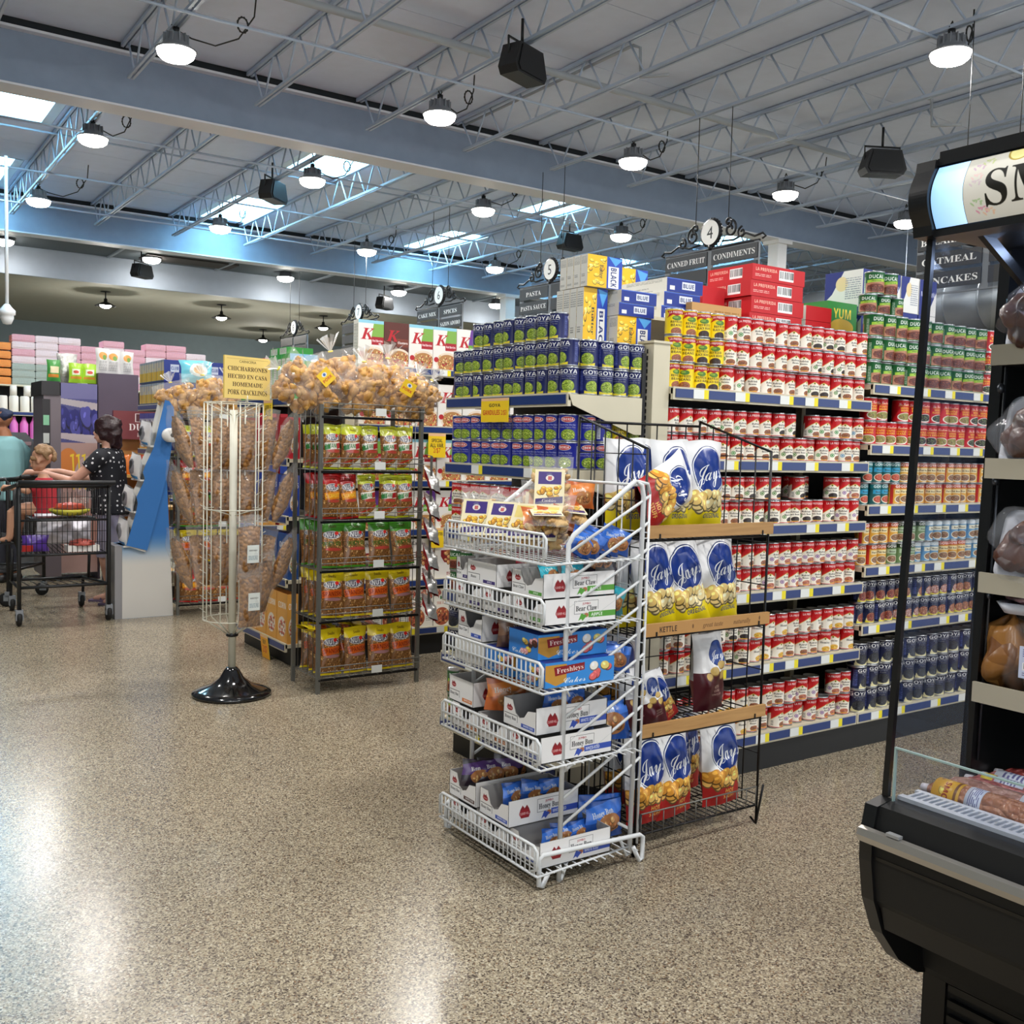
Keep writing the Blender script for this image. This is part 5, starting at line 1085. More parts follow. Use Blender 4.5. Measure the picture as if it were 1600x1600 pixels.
# ================================================================ CEREAL UNIT (second gondola)
GB = thing('gondola_shelving', 'beige cereal shelving unit behind the near nut rack', 'shelving')
MB().box(2.95, 9.0, 6.66, 6.72, .12, 2.0).build('back_panel', backp, GB); MB().box(2.9, 9.0, 6.21, 7.2, 0, .14).build('kick_plate', kick, GB); MB().box(2.88, 2.95, 6.22, 7.18, .12, 1.9).build('end_panel', beige, GB)
BS = [2.02, 1.62, 1.24, .90, .54, .196]
for z in BS: shelf_at(GB, 2.96, 6.0, 6.2, 6.66, z, rnd=R1, ntags=6)
def k_cv(var, acc, acc2):
    cv = Cv(140, 224, 'ece8e2'); cv.poly([(.62, .0), (1, 0), (1, .38), (.5, .42)], acc2) if var != 'brown' else cv.rect(0, 0, 1, 1, '5a2a22')
    cv.rect(0, 0, 1, .07, '8ecbe0') if var == 'red' else None
    cv.text('K', .36, .30, .26, 'b81c28', 'ital', sx=1.25)
    cv.rect(.52, .36, 1, .54, acc); cv.text('Red Berries' if var == 'red' else 'Clusters', .76, .45, .05, 'ffffff', 'bold', maxw=.4)
    cv.ell(.62, .82, .5, .24, 'e8d8c4'); cv.ell(.62, .82, .42, .19, 'b5824e'); cv.dots(60, (.25, .68, 1, .98), (.02, .04), ['c89458', 'a86a34', 'd8b078', 'b03030'], 3); cv.ell(.14, .76, .1, .06, 'b8202a')
    return pmat('cereal_'+var, cv, .45)
KR, KP, KBr = k_cv('red', 'a81c2a', '7fae4a'), k_cv('purple', '6aa43a', '6a3a94'), k_cv('brown', '7a3a2a', '3a1c16')
cv = Cv(80, 224, 'ece8e2'); cv.lines(.1, .1, .9, .9, 24, '8a8680', 4); ks = pmat('cereal_side', cv, .5); cv = Cv(80, 224, '5a2a22'); cv.text('K', .5, .2, .12, 'd8c8b8', 'ital'); cv.ell(.5, .55, .3, .1, 'c08a54'); ksb = pmat('cereal_side_brown', cv, .5)
cv = Cv(140, 224, 'e6e2dc'); cv.text('Kashi', .3, .1, .09, '2a2a2a', maxw=.5); cv.poly([(.25, .3), (1, .3), (1, .75), (.7, .8), (.6, .62), (.4, .6), (.25, .45)], '8a1820'); cv.dots(14, (.45, .3, .95, .6), (.04, .08), ['b07a4a', '9a6438', 'c89460'], 3); cv.lines(.5, .85, .9, .93, 2, '8a3030', 2); kash = pmat('cereal_red_splash', cv, .45)
cv = Cv(150, 200, 'e8e4da'); cv.dots(14, (0, 0, 1, .18), (.05, .09), ['c47a68', 'd89a84', 'b8604e'], 3); cv.ell(.5, .22, .3, .12, 'eae6dc'); cv.rect(.26, .2, .74, .28, '2f6a3c'); cv.text('FARM', .5, .24, .05, 'f0f0ea', maxw=.4); cv.text('THE FARMLAND', .52, .38, .07, 'b8604e', 'serif', maxw=.8); cv.ell(.34, .74, .33, .24, 'a8543a'); cv.dots(50, (.12, .58, .56, .9), (.025, .045), ['c87a4a', 'b8604a', 'd8a06a', '6a2a24'], 4); cv.lines(.72, .5, .95, .85, 7, '9a9a90', 5); farm = pmat('cereal_farm', cv, .45)
cereal_n = {}
def cereal(x, z, w, h, m_, sm, look, where, group, y=6.215):
    o = carton('cereal_box', '%s cereal box, %s' % (look, where), 'cereal', x, x+w, y, y+.075, z, z+h, [whitec, m_, sm], {'-y': 1, '-x': 2, '+x': 2}, group); return o
x = 2.965
for i, (m_, sm, lk) in enumerate(((KR, ks, 'white'), (KBr, ksb, 'dark brown'), (KR, ks, 'white and red'), (KR, ks, 'white and red'), (KP, ks, 'white and purple'), (KP, ks, 'white and purple'), (KP, ks, 'white and purple'), (KR, ks, 'white and red'), (KR, ks, 'white and red'), (KR, ks, 'white and red'), (KP, ks, 'white and purple'))):
    cereal(x, BS[0]-.006, .188, .30, m_, sm, lk, 'top cereal shelf, %s from the nut rack' % ORD[i], 'cereal boxes top shelf'); x += .192
for si, (m_, h, lk, nm) in enumerate(((KBr, .30, 'white and brown', 'second'), (KR, .29, 'white and red', 'third'), (KP, .27, 'white and purple', 'fourth'), (kash, .29, 'red-splashed white', 'fifth'), (farm, .27, 'cream berry bowl', 'bottom'))):
    for i in range(9): cereal(2.975+i*.205, BS[si+1]-.006, .196, h, k_cv('choc', '3a1c16', '5a3a2a') if si == 0 and i == 0 else MATS['cereal_choc'] if si == 0 else m_, ks, lk, '%s cereal shelf, %s from the nut rack' % (nm, ORD[i]), 'cereal boxes '+nm+' shelf')
price_sign('c1', (('SPECIAL', .14, '2a2410'), ('ALL VAR.', .16, '2a2410'), ('2/$7', .2, 'c4201a')), 6.185, 3.50, 3.64, 1.40, 1.57, 'yellow price sign on the cereal shelf above the hanging strip', axis='y')
price_sign('c2', (('ALL VARIETIES', .14, '2a2410'), ('2/$6', .2, 'c4201a')), 6.185, 3.52, 3.64, .76, .90, 'yellow price sign low on the cereal shelves', axis='y')
EB = thing('end_cap_shelving', 'end cap of the cereal unit between spinner and nut rack', 'shelving')
MB().box(2.54, 2.86, 6.23, 7.17, 0, .14).build('kick_plate', kick, EB); MB().box(2.86, 2.875, 6.22, 7.18, .12, 1.8).build('back_panel', backp, EB)
BE = [1.771, 1.38, 1.002, .587, .161]
for z in BE: shelf_at(EB, 2.48, 2.86, 6.22, 7.18, z, '-x', None)
def ebox(n, y0, w, z, h, d, mats, label, cat='cereal', group=None): return carton(n, label, cat, 2.495, 2.495+d, y0, y0+w, z, z+h, mats, {'-x': 1, '-y': 2}, group)
cv = Cv(100, 180, '3f9a44'); cv.rect(0, 0, 1, .15, '7fb8d8'); cv.ell(.5, .65, .35, .18, 'e8e4dc'); cv.dots(20, (.25, .55, .75, .75), (.03, .05), ['8a5a3a', '3a2a20', 'c89458'], 3); grf = pmat('green_cereal_front', cv, .45); cv = Cv(60, 180, 'e0e6dc'); cv.rect(0, 0, 1, .1, '3fae4a'); cv.rect(0, 0, .08, 1, '3fae4a'); cv.rect(.92, 0, 1, 1, '3fae4a'); cv.lines(.15, .15, .85, .9, 18, '9aa89a', 3); grs = pmat('green_cereal_side', cv, .45)
for i in range(5): ebox('cereal_box', 6.235+i*.075, .072, BE[0]-.006, .29, .19, [greenc, grs, grf], 'green cereal box on the cereal end cap top, %s from the nut rack' % ORD[i], group='green cereal boxes')
for i in range(4): ebox('cereal_box', 6.64+i*.13, .125, BE[0]-.006, .275, .07, [greenc, grf, grs], 'green cereal box facing the spinner, %s from the middle' % ORD[i], group='green cereal boxes')
for i in range(2): carton('cereal_box', 'green cereal box lying atop the green row, %s' % ('near', 'far')[i], 'cereal', 2.5, 2.68, 6.3+i*.16, 6.44+i*.16, BE[0]+.286, BE[0]+.33, [greenc, grs], {'-x': 1}, 'green cereal boxes')
def plain_cv(nm, bg, acc, txt):
    cv = Cv(120, 180, bg); cv.ell(.5, .68, .36, .2, 'e8ddd0'); cv.dots(30, (.25, .56, .78, .82), (.025, .045), [acc, 'c89458', 'a86a34'], 4); cv.text(txt, .5, .25, .12, 'f4f0e8', 'bold', maxw=.8); return pmat(nm, cv, .45)
rdx, blx, gbx, orx = plain_cv('box_red', 'b01c2c', 'd8a040', 'JACKS'), plain_cv('box_blue', '1f3f9c', 'e8b8a0', 'FLAKES'), plain_cv('box_bluegreen', '1f4a8c', '4f9a3a', 'OATS'), plain_cv('box_orange', 'e0a24a', 'b83a30', 'CORN')
for si, (m_, bm_, h, lk) in enumerate(((rdx, redc, .27, 'red'), (blx, bluec, .27, 'blue'), (gbx, bluec, .3, 'blue and green'), (orx, mat('card_orange', 'd98a3a', .5), .33, 'red and yellow'))):
    for i in range(5): ebox('cereal_box', 6.235+i*.19, .182, BE[si+1]-.006, h, .075, [bm_, m_], '%s cereal box on its end cap, %s shelf, %s from the nut rack' % (lk, ORD[si+1], ORD[i]), group=lk+' cereal boxes on the end cap')
price_sign('apple', (('APPLE', .2, '2a2410'), ('JACKS', .2, '2a2410'), ('2/$6', .2, 'c4201a')), 2.465, 6.46, 6.62, 1.58, 1.76, 'yellow price sign hanging beside the spinner')
price_sign('str', (('BUY', .18, '2a2410'), ('2/$7', .3, 'c4201a')), 2.462, 6.5, 6.64, -.06+.06, .165, 'orange price sign on the lowest edge beside the spinner', .12, bg='f0a81c')
# ================================================================ THIRD UNIT: blue cracker boxes
GC = thing('gondola_shelving', 'beige shelving of blue cracker boxes beyond the far rack', 'shelving')
MB().box(2.95, 9.0, 9.66, 9.72, .12, 2.0).build('back_panel', backp, GC); MB().box(2.56, 9.0, 9.25, 10.05, 0, .14).build('kick_plate', kick, GC); MB().box(2.88, 2.95, 9.22, 10.08, .12, 1.9).build('end_panel', beige, GC)
CS = [1.79, 1.38, .98, .58, .18]
for z in CS: shelf_at(GC, 2.5, 2.88, 9.2, 10.06, z, '-x', None); shelf_at(GC, 2.96, 5.5, 9.2, 9.66, z+.1, rnd=R1, ntags=3)
cv = Cv(128, 120, 'd8c478'); cv.rect(0, 0, 1, .35, '9aa6b8'); cv.rect(0, .92, 1, 1, '24386a'); cv.rect(.06, .1, .94, .5, 'c8c0b0'); cv.rect(.06, .5, .94, .9, 'd9b03a'); cv.rect(.47, 0, .53, 1, '24386a'); crf = pmat('cracker_front', cv, .45)
cv = Cv(100, 120, '1f348c'); cv.rect(.3, .2, .7, .55, 'c8d0e4'); cv.text('CLUB', .5, .37, .14, '1f348c', 'bold', maxw=.34); crs = pmat('cracker_side', cv, .45)
cv = Cv(128, 120, 'b8b4d0'); cv.rect(0, 0, 1, .3, '5a5aa8'); cv.dots(16, (.05, .4, .95, .7), (.09, .14), ['c8502a', '3a2a24', 'e0d4c0'], 3); cv.rect(0, .8, 1, 1, 'e0a24a'); crk = pmat('cookie_carton_front', cv, .45)
for L in range(2):
    for i in range(5):
        carton('cracker_box', 'blue and yellow cracker box, end cap top shelf, %s layer, %s from the corner' % (('lower', 'upper')[L], ORD[i]), 'crackers', 2.51, 2.70, 9.215+i*.168, 9.379+i*.168, CS[0]-.006+L*.2, CS[0]+.190+L*.2, [bluec, crf, crs], {'-x': 1, '-y': 2}, 'blue cracker boxes')
        carton('cookie_carton', 'violet cookie carton, end cap second shelf, %s layer, %s from the corner' % (('lower', 'upper')[L], ORD[i]), 'cookies', 2.51, 2.68, 9.215+i*.168, 9.379+i*.168, CS[1]-.006+L*.17, CS[1]+.160+L*.17, [bluec, crk, crs], {'-x': 1, '-y': 2}, 'violet cookie cartons')
    for i in range(4): carton('cracker_box', 'blue cracker box along the aisle side, %s layer, %s from the corner' % (('lower', 'upper')[L], ORD[i]), 'crackers', 2.72+i*.165, 2.88+i*.165, 9.215, 9.36, 1.784+L*.2, 1.98+L*.2-.04*(i > 1), [bluec, crs, crs], {'-y': 2}, 'blue cracker boxes')
for i in range(5): carton('cookie_carton', 'dim cookie carton low on the cracker end cap, %s from the corner' % ORD[i], 'cookies', 2.51, 2.68, 9.215+i*.168, 9.379+i*.168, CS[2]-.006, CS[2]+.26, [bluec, crk, crs], {'-x': 1, '-y': 2}, 'dim cookie cartons')
for i in range(8):
    for L in range(2): carton('red_carton', 'bright red carton on the third unit behind the yellow sign, %s along, %s' % (ORD[i], ('lower', 'upper')[L]), 'box', 3.45+i*.24, 3.68+i*.24, 9.215, 9.5, 1.884+L*.19, 2.07+L*.19, [redc, redf], {'-y': 1}, 'red cartons on the third unit')
for k in range(4):
    for i in range(8): carton('snack_box', 'box on the third unit aisle side, %s shelf, %s along' % (ORD[k+1], ORD[i]), 'box', 3.0+i*.3, 3.26+i*.3, 9.22, 9.45, CS[k+1]+.094, CS[k+1]+.36, [redc, (rdx, blx, orx, gbx)[k]], {'-y': 1}, 'boxes on the third unit')
# light blue soft pack on top of the third unit's corner
tag(inst('soft_pack', bag_mesh('soft_pack', [pmat('softpack', Cv(64, 64, '6fc4d8').ell(.5, .5, .3, .3, 'e4f0f0').ell(.5, .5, .18, .2, 'd8b48a'), .3)], .3, .2, .12, 51), None, (2.68, 8.78, 1.965), (-.3, 0, .1)), 'light blue soft pack above the far rack bags', 'pack')
# ================================================================ BACK SHELVES
BK = thing('back_shelving', 'tall back shelving of pink packs and white candles', 'shelving')
MB().box(.5, 7.5, 15.4, 15.46, 0, 2.5).build('back_panel', backp, BK); MB().box(.5, 7.5, 15.02, 15.4, 0, .15).build('kick_plate', kick, BK)
for z in (1.78, 1.42, 1.0, .6, .18): shelf_at(BK, .5, 7.5, 15.0, 15.4, z, rnd=R1, ntags=6)
for z in (2.14,): MB().box(.5, 7.5, 15.05, 15.4, z-.02, z).build('shelf', beige, BK)
pinkm = mat('pack_pink', 'cf9aa6', .4, bump=('noise', 40, .4)); greym = mat('pack_grey', '9aa69e', .4, bump=('noise', 40, .4)); pinkw = mat('pack_pale', 'd6c4c8', .4, bump=('noise', 40, .4)); orm = mat('pack_orange', 'e08a3a', .4, bump=('noise', 40, .4))
def pack_mesh(nm, m_, w, h, d):
    q = MB(); n = 8
    prof = [(-.5, .08), (-.46, .0), (.46, .0), (.5, .08), (.5, .92), (.44, 1), (-.44, 1), (-.5, .92)]
    q.prism([(p[0]*w, p[1]*h) for p in prof], 1, 0, d); q.box(-w*.48, w*.48, -.006, 0, h*.2, h*.8); return q.mesh(nm, [m_])
PKM = [pack_mesh('soft_pack', m_, .285, .095, .26) for m_ in (pinkm, greym, pinkw, orm)]
RP = random.Random(5)
for i in range(9):
    for r in range(7):
        z = 2.14+r*.097; pm_ = PKM[1] if (r < 3 and i < 4) else PKM[RP.choice((0, 0, 2))]
        if r == 6 and i in (3, 5, 8): continue
        tag(inst('soft_pack', pm_, None, (2.25+i*.29, 15.08, z)), '%s pack on the back shelves, %s column, %s from the bottom' % ({PKM[0]: 'pink', PKM[1]: 'grey', PKM[2]: 'pale pink'}[pm_], ORD[i], ORD[r]), 'pack', 'stacked packs on the back shelves')
for r in range(5): tag(inst('soft_pack', PKM[3], None, (1.95, 15.06, 2.14+r*.115)), 'orange pack at the end of the back shelves, %s from the bottom' % ORD[r], 'pack', 'orange packs on the back shelves')
cd_ = MB().lathe([(.0, 0), (.058, 0), (.06, .01), (.06, .20), (.05, .215), (0, .215)], 14).mesh('candle_jar', [mat('candle_white', 'ece6dc', .4)])
for i in range(9): tag(inst('candle_jar', cd_, None, (1.72+i*.135, 15.07, 1.774)), 'white jar candle on the back shelf, front row, %s from the edge' % ORD[i], 'candle', 'white jar candles')
cd2 = MB().lathe([(.0, 0), (.045, 0), (.045, .14), (0, .14)], 14).mesh('candle_jar', [MATS['candle_white']])
for i in range(3): tag(inst('candle_jar', cd2, None, (2.12+i*.17, 15.07, 1.99)), 'small white candle standing on the jar row, %s' % ORD[i], 'candle', 'small white candles')
cols_ = [mat('bottle_blue', '2448a8', .3), mat('pack_magenta', 'e078c8', .4), mat('bottle_tan', 'c8b498', .4), mat('bottle_dark', '3a2f3c', .4)]
for i in range(11):
    m_ = cols_[0] if i in (1, 2) else cols_[3] if i == 0 else cols_[1]
    tag(MB().lathe([(.0, 0), (.05, 0), (.055, .02), (.055, .2), (.03, .25), (.02, .3), (0, .3)], 10).build('bottle', m_, None, (1.75+i*.125, 15.08, 1.414)), 'coloured bottle below the candles, %s from the edge' % ORD[i], 'bottle', 'bottles under the candles')
    tag(MB().lathe([(.0, 0), (.05, 0), (.05, .22), (.02, .28), (0, .28)], 10).build('bottle', cols_[2 if i % 3 else 3], None, (1.75+i*.125, 15.08, .994)), 'tan bottle on the third back shelf, %s from the edge' % ORD[i], 'bottle', 'tan bottles')
# ================================================================ DRINKS COOLER AND DARK PANELS
cool = mat('cooler_dark', '2a282b', .4); purp = mat('panel_plum', '54495a', .5, vary=.15)
KL = thing('drinks_cooler', 'black drinks cooler with an orange and blue printed side', 'cooler', (1.82, 11, 0))
cv = Cv(180, 460, '4a4a7c'); cv.rect(0, 0, 1, .08, '6a6894'); cv.poly([(0, .08), (1, .1), (1, .14), (0, .11)], 'a8a0a4'); cv.rect(0, .14, 1, .27, '33337a'); cv.dots(24, (.0, .16, 1, .25), (.02, .05), ['4a4a94', '26266a'], 3, 1.6); cv.poly([(0, .26), (1, .27), (1, .32), (0, .29)], 'b0a4a8')
cv.rect(0, .31, 1, 1, 'a88a84'); cv.ell(.2, .43, .3, .09, 'c8783a'); cv.ell(.75, .5, .4, .12, 'b8a0a0'); cv.rect(0, .5, 1, .53, '3a3034'); cv.ell(.5, .75, .6, .16, 'c89a90')
for x in (.32, .48, .64): cv.line([(x, .38), (x+.02, .46), (x+.03, .55)], .016, 'e8c83a'); cv.line([(x-.06, .38), (x+.02, .375)], .012, 'e8c83a')
cv.text('MONSTER', .5, .615, .03, 'f0e8e4', 'bold', maxw=.8); cv.text('ENERGY', .5, .65, .014, 'e0d0cc', maxw=.5); mon = pmat('cooler_print', cv, .4)
MB().box(.16, .507, 0, .6, .08, 2.01, fmi={'-y': 1}).build('cabinet', [cool, mon], KL); MB().box(0, .16, 0, .6, .05, 1.88).build('door', mat('cooler_frame', '6f666c', .4), KL)
q = MB(); q.box(-.02, .15, -.012, .6, 1.88, 2.02); q.build('header', cool, KL); MB().box(-.012, .06, -.008, .0, .4, 1.84).build('door_edge', cool, KL)
for k in range(7): MB().box(-.005, .05, -.012, -.008, .5+k*.18, .6+k*.18).build('can_seen', mat(('can_mint', 'can_pale')[k % 2], ('7fb894', 'b8bcb8')[k % 2], .4), KL)
PN = thing('tall_fridge', 'plum sided tall fridge beside the drinks cooler', 'fridge', (2.34, 11.02, 0)); MB().box(0, .40, 0, .5, 1.44, 2.13).build('panel_box', purp, PN); MB().box(0, .02, .02, .5, 0, 1.44).build('side_leg', purp, PN)
cv = Cv(220, 110, '7c3c3e'); cv.rect(.38, .08, .62, .38, 'e8dcd8'); cv.rect(.4, .1, .6, .36, '5a3034'); cv.text('B', .5, .23, .18, 'f0e8e4', 'bold'); cv.text('DUCO', .52, .56, .24, 'f0e8e4', 'serif', maxw=.8); cv.text('icas', .5, .84, .14, 'e8dcd8', 'serif', maxw=.6); duc = pmat('duco_sign', cv, .5)
DS = thing('produce_stand', 'stand with a dark red sign reading DUCO behind the woman', 'stand', (2.36, 10.45, 0)); MB().box(0, .54, 0, .05, 1.46, 1.74, fmi={'-y': 1}).build('sign_board', [mat('duco_red', '7c3c3e', .5), duc], DS); MB().box(0, .56, .05, .5, .12, 1.46).build('back', mat('stand_wood', 'a8763e', .5), DS); MB().box(0, .58, -.26, .5, 0, .12).build('plinth', kick, DS)
for k, z in enumerate((1.12, .8, .45, .15)): MB().box(0, .58, -.28, .06, z-.03, z).build('shelf', mat('stand_shelf', 'e0b060', .5), DS)
for i, (c, z, nm) in enumerate((('e07a2a', 1.12, 'orange'), ('d8502a', 1.12, 'red'), ('7fa84a', 1.12, 'green'), ('e8b040', .8, 'yellow'), ('c84a2a', .8, 'red'), ('e8a83a', .45, 'amber'))):
    tag(MB().lathe([(.0, 0), (.06, 0), (.065, .02), (.065, .13), (.05, .16), (.05, .19), (0, .19)], 14).build('jar', mat('jar_'+nm, c, .3), None, (2.46+(i % 3)*.16, 10.30, z)), '%s jar on the produce stand, %s' % (nm, ('upper shelf' if z > 1 else 'middle shelf' if z > .7 else 'low shelf')), 'jar', None)
lk_ = pmat('pouch_lime', Cv(64, 96, 'a8d83a').rect(.2, .3, .8, .6, 'e8f0d0').ell(.5, .45, .2, .08, 'c84030').rect(.1, .68, .9, .8, 'e0a040'), .3); wp_ = pmat('pouch_white', Cv(64, 96, 'dcdcda').ell(.5, .3, .3, .15, 'e89a4a').ell(.6, .36, .15, .1, '7aa04a').lines(.2, .5, .8, .9, 7, 'a0a0a0', 2), .35); gp_ = pmat('pouch_green', Cv(64, 96, '4a9a4a').rect(.2, .3, .9, .6, 'e4d8b0').rect(.1, .66, .9, .8, 'd88a3a'), .3)
for i, (x, z, m_, w, h, lab) in enumerate(((1.93, 2.02, gp_, .13, .22, 'green pouch at the cooler front edge'), (2.08, 2.02, silv, .2, .3, 'silver bag behind the pouches on the cooler'), (2.14, 2.02, lk_, .14, .2, 'lime green pouch on the cooler, first'), (2.27, 2.02, lk_, .15, .2, 'lime green pouch on the cooler, second'), (2.40, 2.13, wp_, .14, .26, 'white pouch on the plum panel, first'), (2.5, 2.13, wp_, .16, .25, 'white pouch on the plum panel, second'), (2.64, 2.13, wp_, .14, .24, 'white pouch on the plum panel, third'))):
    tag(inst('pouch', bag_mesh('pouch', [m_], w, h, .08, 60+i, 8, 10), None, (x, 11.1+(.12 if 'silver' in lab else 0), z)), lab, 'pouch', 'pouches on the cooler and panel')
# checkout-side grey machine
GM = thing('grey_machine', 'grey upright machine behind the man, beside the cooler', 'machine', (1.58, 12.2, 0)); MB().prism([(0, 0), (.34, 0), (.34, 1.4), (.26, 1.5), (.08, 1.5), (0, 1.38)], 1, 0, .5).build('cabinet', mat('machine_grey', '6a6c70', .4), GM); MB().box(.03, .31, -.01, 0, 1.36, 1.4).build('trim_strip', mat('machine_trim', 'b89aa0', .4), GM)
# ================================================================ BLUE DISPLAY STAND (seen from its side)
blm = mat('card_sky_blue', '2f6fb4', .6); KI = thing('display_stand', 'blue and white cardboard display stand seen from the side', 'display stand', (0, 8.5, 0))
side = [(2.325, 1.797), (2.36, 1.79), (2.395, 1.74), (2.398, 1.68), (2.378, 1.404), (2.348, 1.192), (2.185, .559), (2.02, .605), (2.098, .877), (2.11, .95), (2.10, 1.0), (2.153, 1.112), (2.165, 1.15), (2.15, 1.2), (2.17, 1.26), (2.234, 1.401)]
MB().prism(side, 1, 0, .006).build('side_panel', blm, KI); body_ = [(x+.022 if i_ == 0 or i_ > 6 else x-.012, z-.014) for i_, (x, z) in enumerate(side)]; MB().prism(body_, 1, .008, .30).build('tray_body', whitec, KI)
for x0, x1, z in ((2.03, 2.19, .60), (2.11, 2.25, .88), (2.16, 2.33, 1.14), (2.24, 2.37, 1.42)): MB().box(x0-.03, x0+.06, .01, .30, z-.012, z).build('shelf', whitec, KI)
cv = Cv(32, 256, 'cfccc6')
for j in range(256):
    t = min(1, max(0, (j/256-.40)/.24)); t = t*t*(3-2*t); cv.a[j, :] = srgb('2f6fb4')*(1-t)+srgb('cfccc6')*t
fade = pmat('stand_base_print', cv, .6)
MB().prism([(1.995, 0), (2.405, 0), (2.348, 1.19), (2.18, .60), (1.995, .60)], 1, .03, .33, 0, (1.99, 0, 2.41, 1.2)).build('base_box', fade, KI); MB().box(1.938, 1.994, .03, .36, 0, .6).build('base_front', mat('card_silver', '9a9a9e', .4, .3), KI)
sh_ = mat('pack_white_print', 'dcdcdc', .35, bump=('noise', 25, .5))
for i, (x, z, s) in enumerate(((2.03, .602, 1.0), (2.075, .882, .9), (2.13, 1.142, .95), (2.21, 1.422, .9))):
    tag(inst('hygiene_pack', bag_mesh('hygiene_pack', [pmat('hyg%d' % i, Cv(48, 64, 'e4e2e2').ell(.5, .5, .3, .3, '8a8a90').ell(.45, .45, .16, .18, '3a3a3c').rect(.1, .85, .9, .95, '3a8ac4'), .35)], .28, .22*s, .09, 70+i, 8, 8), None, (x, 8.66, z), (0, .1, -PI/2)), 'white printed pack on the blue display, %s shelf up' % ORD[i], 'pack', 'packs on the blue display stand')
rl_ = MB().lathe([(.018, 0), (.058, 0), (.058, .22), (.018, .22), (.018, 0)], 20, ax=Matrix.Rotation(-PI/2, 3, 'X')).build('paper_roll', mat('paper_white', 'e8e6e2', .8), None, at(270, 680, y=8.38)); tag(rl_, 'white paper roll hanging between the blue display and far rack', 'paper roll')
MB().lathe([(0, -.002), (.0181, -.002), (.0181, .22), (0, .22)], 12, ax=Matrix.Rotation(-PI/2, 3, 'X')).build('core', black, rl_)
# ================================================================ SHOPPING CARTS
def cart(x, y, rz, label, sx=1.):
    t = thing('shopping_cart', label, 'shopping cart', (x, y, 0), rz); t.scale = (sx, 1, 1); w, d = .66, .78
    q = MB()
    for s in (0, w):
        q.tube([(s, 0, .12), (s, .0, .55), (s, 0, 1.08), (s, .02, 1.1), (s, d, 1.02)], .016, 8); q.tube([(s, 0, .30), (s*.86+.05, d, .26), (s*.86+.05, d, .12)], .013, 6); q.tube([(s*.9+.03, d*.75, .28), (s*.9+.03, d*.7, .55)], .012, 6)
    q.tube([(0, 0, 1.09), (w, 0, 1.09)], .018, 8); q.tube([(0, 0, .55), (w, 0, .55)], .011, 6); q.tube([(0, 0, .82), (w, 0, .82)], .009, 6); q.tube([(.05, d, .26), (w*.86+.05, d, .26)], .012, 6); q.tube([(0, 0, .3), (w, 0, .3)], .013, 6); q.build('frame', black, t)
    q = MB()
    for k in range(18): u = .015+k*(w-.03)/17; q.tube([(u, 0, .55), (u, 0, 1.08)], .0032, 4); q.tube([(u, 0, .55), (u*.8+.07, d, .60)], .0032, 4); q.tube([(u*.8+.07, d, .60), (u*.8+.07, d, 1.0)], .003, 4)
    for s in (0, 1):
        for k in range(14): v = k/13; q.tube([(s*w*(1-.2*v)+.07*v, v*d, .55+.05*v), (s*w*(1-.2*v)+.07*v, v*d, 1.09-.08*v)], .003, 4)
    for z in (.64, .73, .91, 1.0): q.tube([(0, 0, z), (w, 0, z)], .003, 4)
    q.build('basket_grille', black, t)
    q = MB()
    for k in range(9): q.tube([(.03+k*(w-.06)/8, 0, .29), (.06+k*(w*.8)/8, d, .25)], .004, 4)
    q.build('tray_grille', black, t)
    q = MB(); q.tube([(-.02, -.13, 1.12), (w+.02, -.13, 1.12)], .02, 8); q.tube([(0, 0, 1.09), (0, -.13, 1.12)], .015, 6); q.tube([(w, 0, 1.09), (w, -.13, 1.12)], .015, 6); q.build('handle', black, t)
    for cx, cy in ((0, 0), (w, 0), (.06, d), (w*.86+.04, d)):
        c = MB().box(cx-.026, cx+.026, cy-.02, cy+.02, .085, .13).box(cx-.026, cx-.02, cy-.03, cy+.03, .05, .1).box(cx+.02, cx+.026, cy-.03, cy+.03, .05, .1).build('caster', grey, t)
        MB().lathe([(.02, -.016), (.055, -.016), (.06, -.008), (.06, .008), (.055, .016), (.02, .016)], 18, (cx, cy+.02, .06), ax=Matrix.Rotation(PI/2, 3, 'Y')).build('wheel', mat('rubber_black', '161616', .7), c)
    return t
NC = cart(1.23, 8.52, 0, 'black wire shopping cart nearest the camera, beside the display stand')
FV_ = Vector((-.826, .564, 0)); RV_ = Vector((.564, .826, 0)); o_ = Vector((1.588, 9.75, 0))-RV_*.33+FV_*.13
cart(o_.x, o_.y, math.atan2(.564, -.826)-PI/2, 'black shopping cart pushed by the dark-haired person, partly out of the picture')
ym = mat('melon_yellow', 'd8d04a', .4); o = MB().lathe([(0, .0), (.10, .012), (.15, .04), (.155, .06), (.0, .05)], 24).build('fruit_tray', ym, None, (1.62, 8.66, .84)); tag(o, 'yellow tray of red fruit in the near cart top', 'fruit tray'); MB().lathe([(0, .05), (.12, .06), (.10, .10), (0, .115)], 16).build('fruit', mat('fruit_red', 'c8503a', .4, bump=('vor', 30, 1)), o)
MB().box(1.32, 1.8, 8.56, 8.78, .825, .835).build('inner_tray', black, NC, (-1.23, -8.52, 0))
pb = mat('plastic_bag', 'dcd8e0', .35, bump=('noise', 22, .8)); tag(inst('grocery_bag', bag_mesh('grocery_bag', [pb], .3, .25, .2, 80, 10, 10, 2.), None, (1.55, 8.9, .60)), 'white grocery bag in the near cart', 'bag'); tag(inst('grocery_bag', bag_mesh('grocery_bag', [pb], .24, .2, .18, 81, 10, 10, 2.), None, (1.74, 9.0, .60)), 'smaller white grocery bag in the near cart', 'bag')
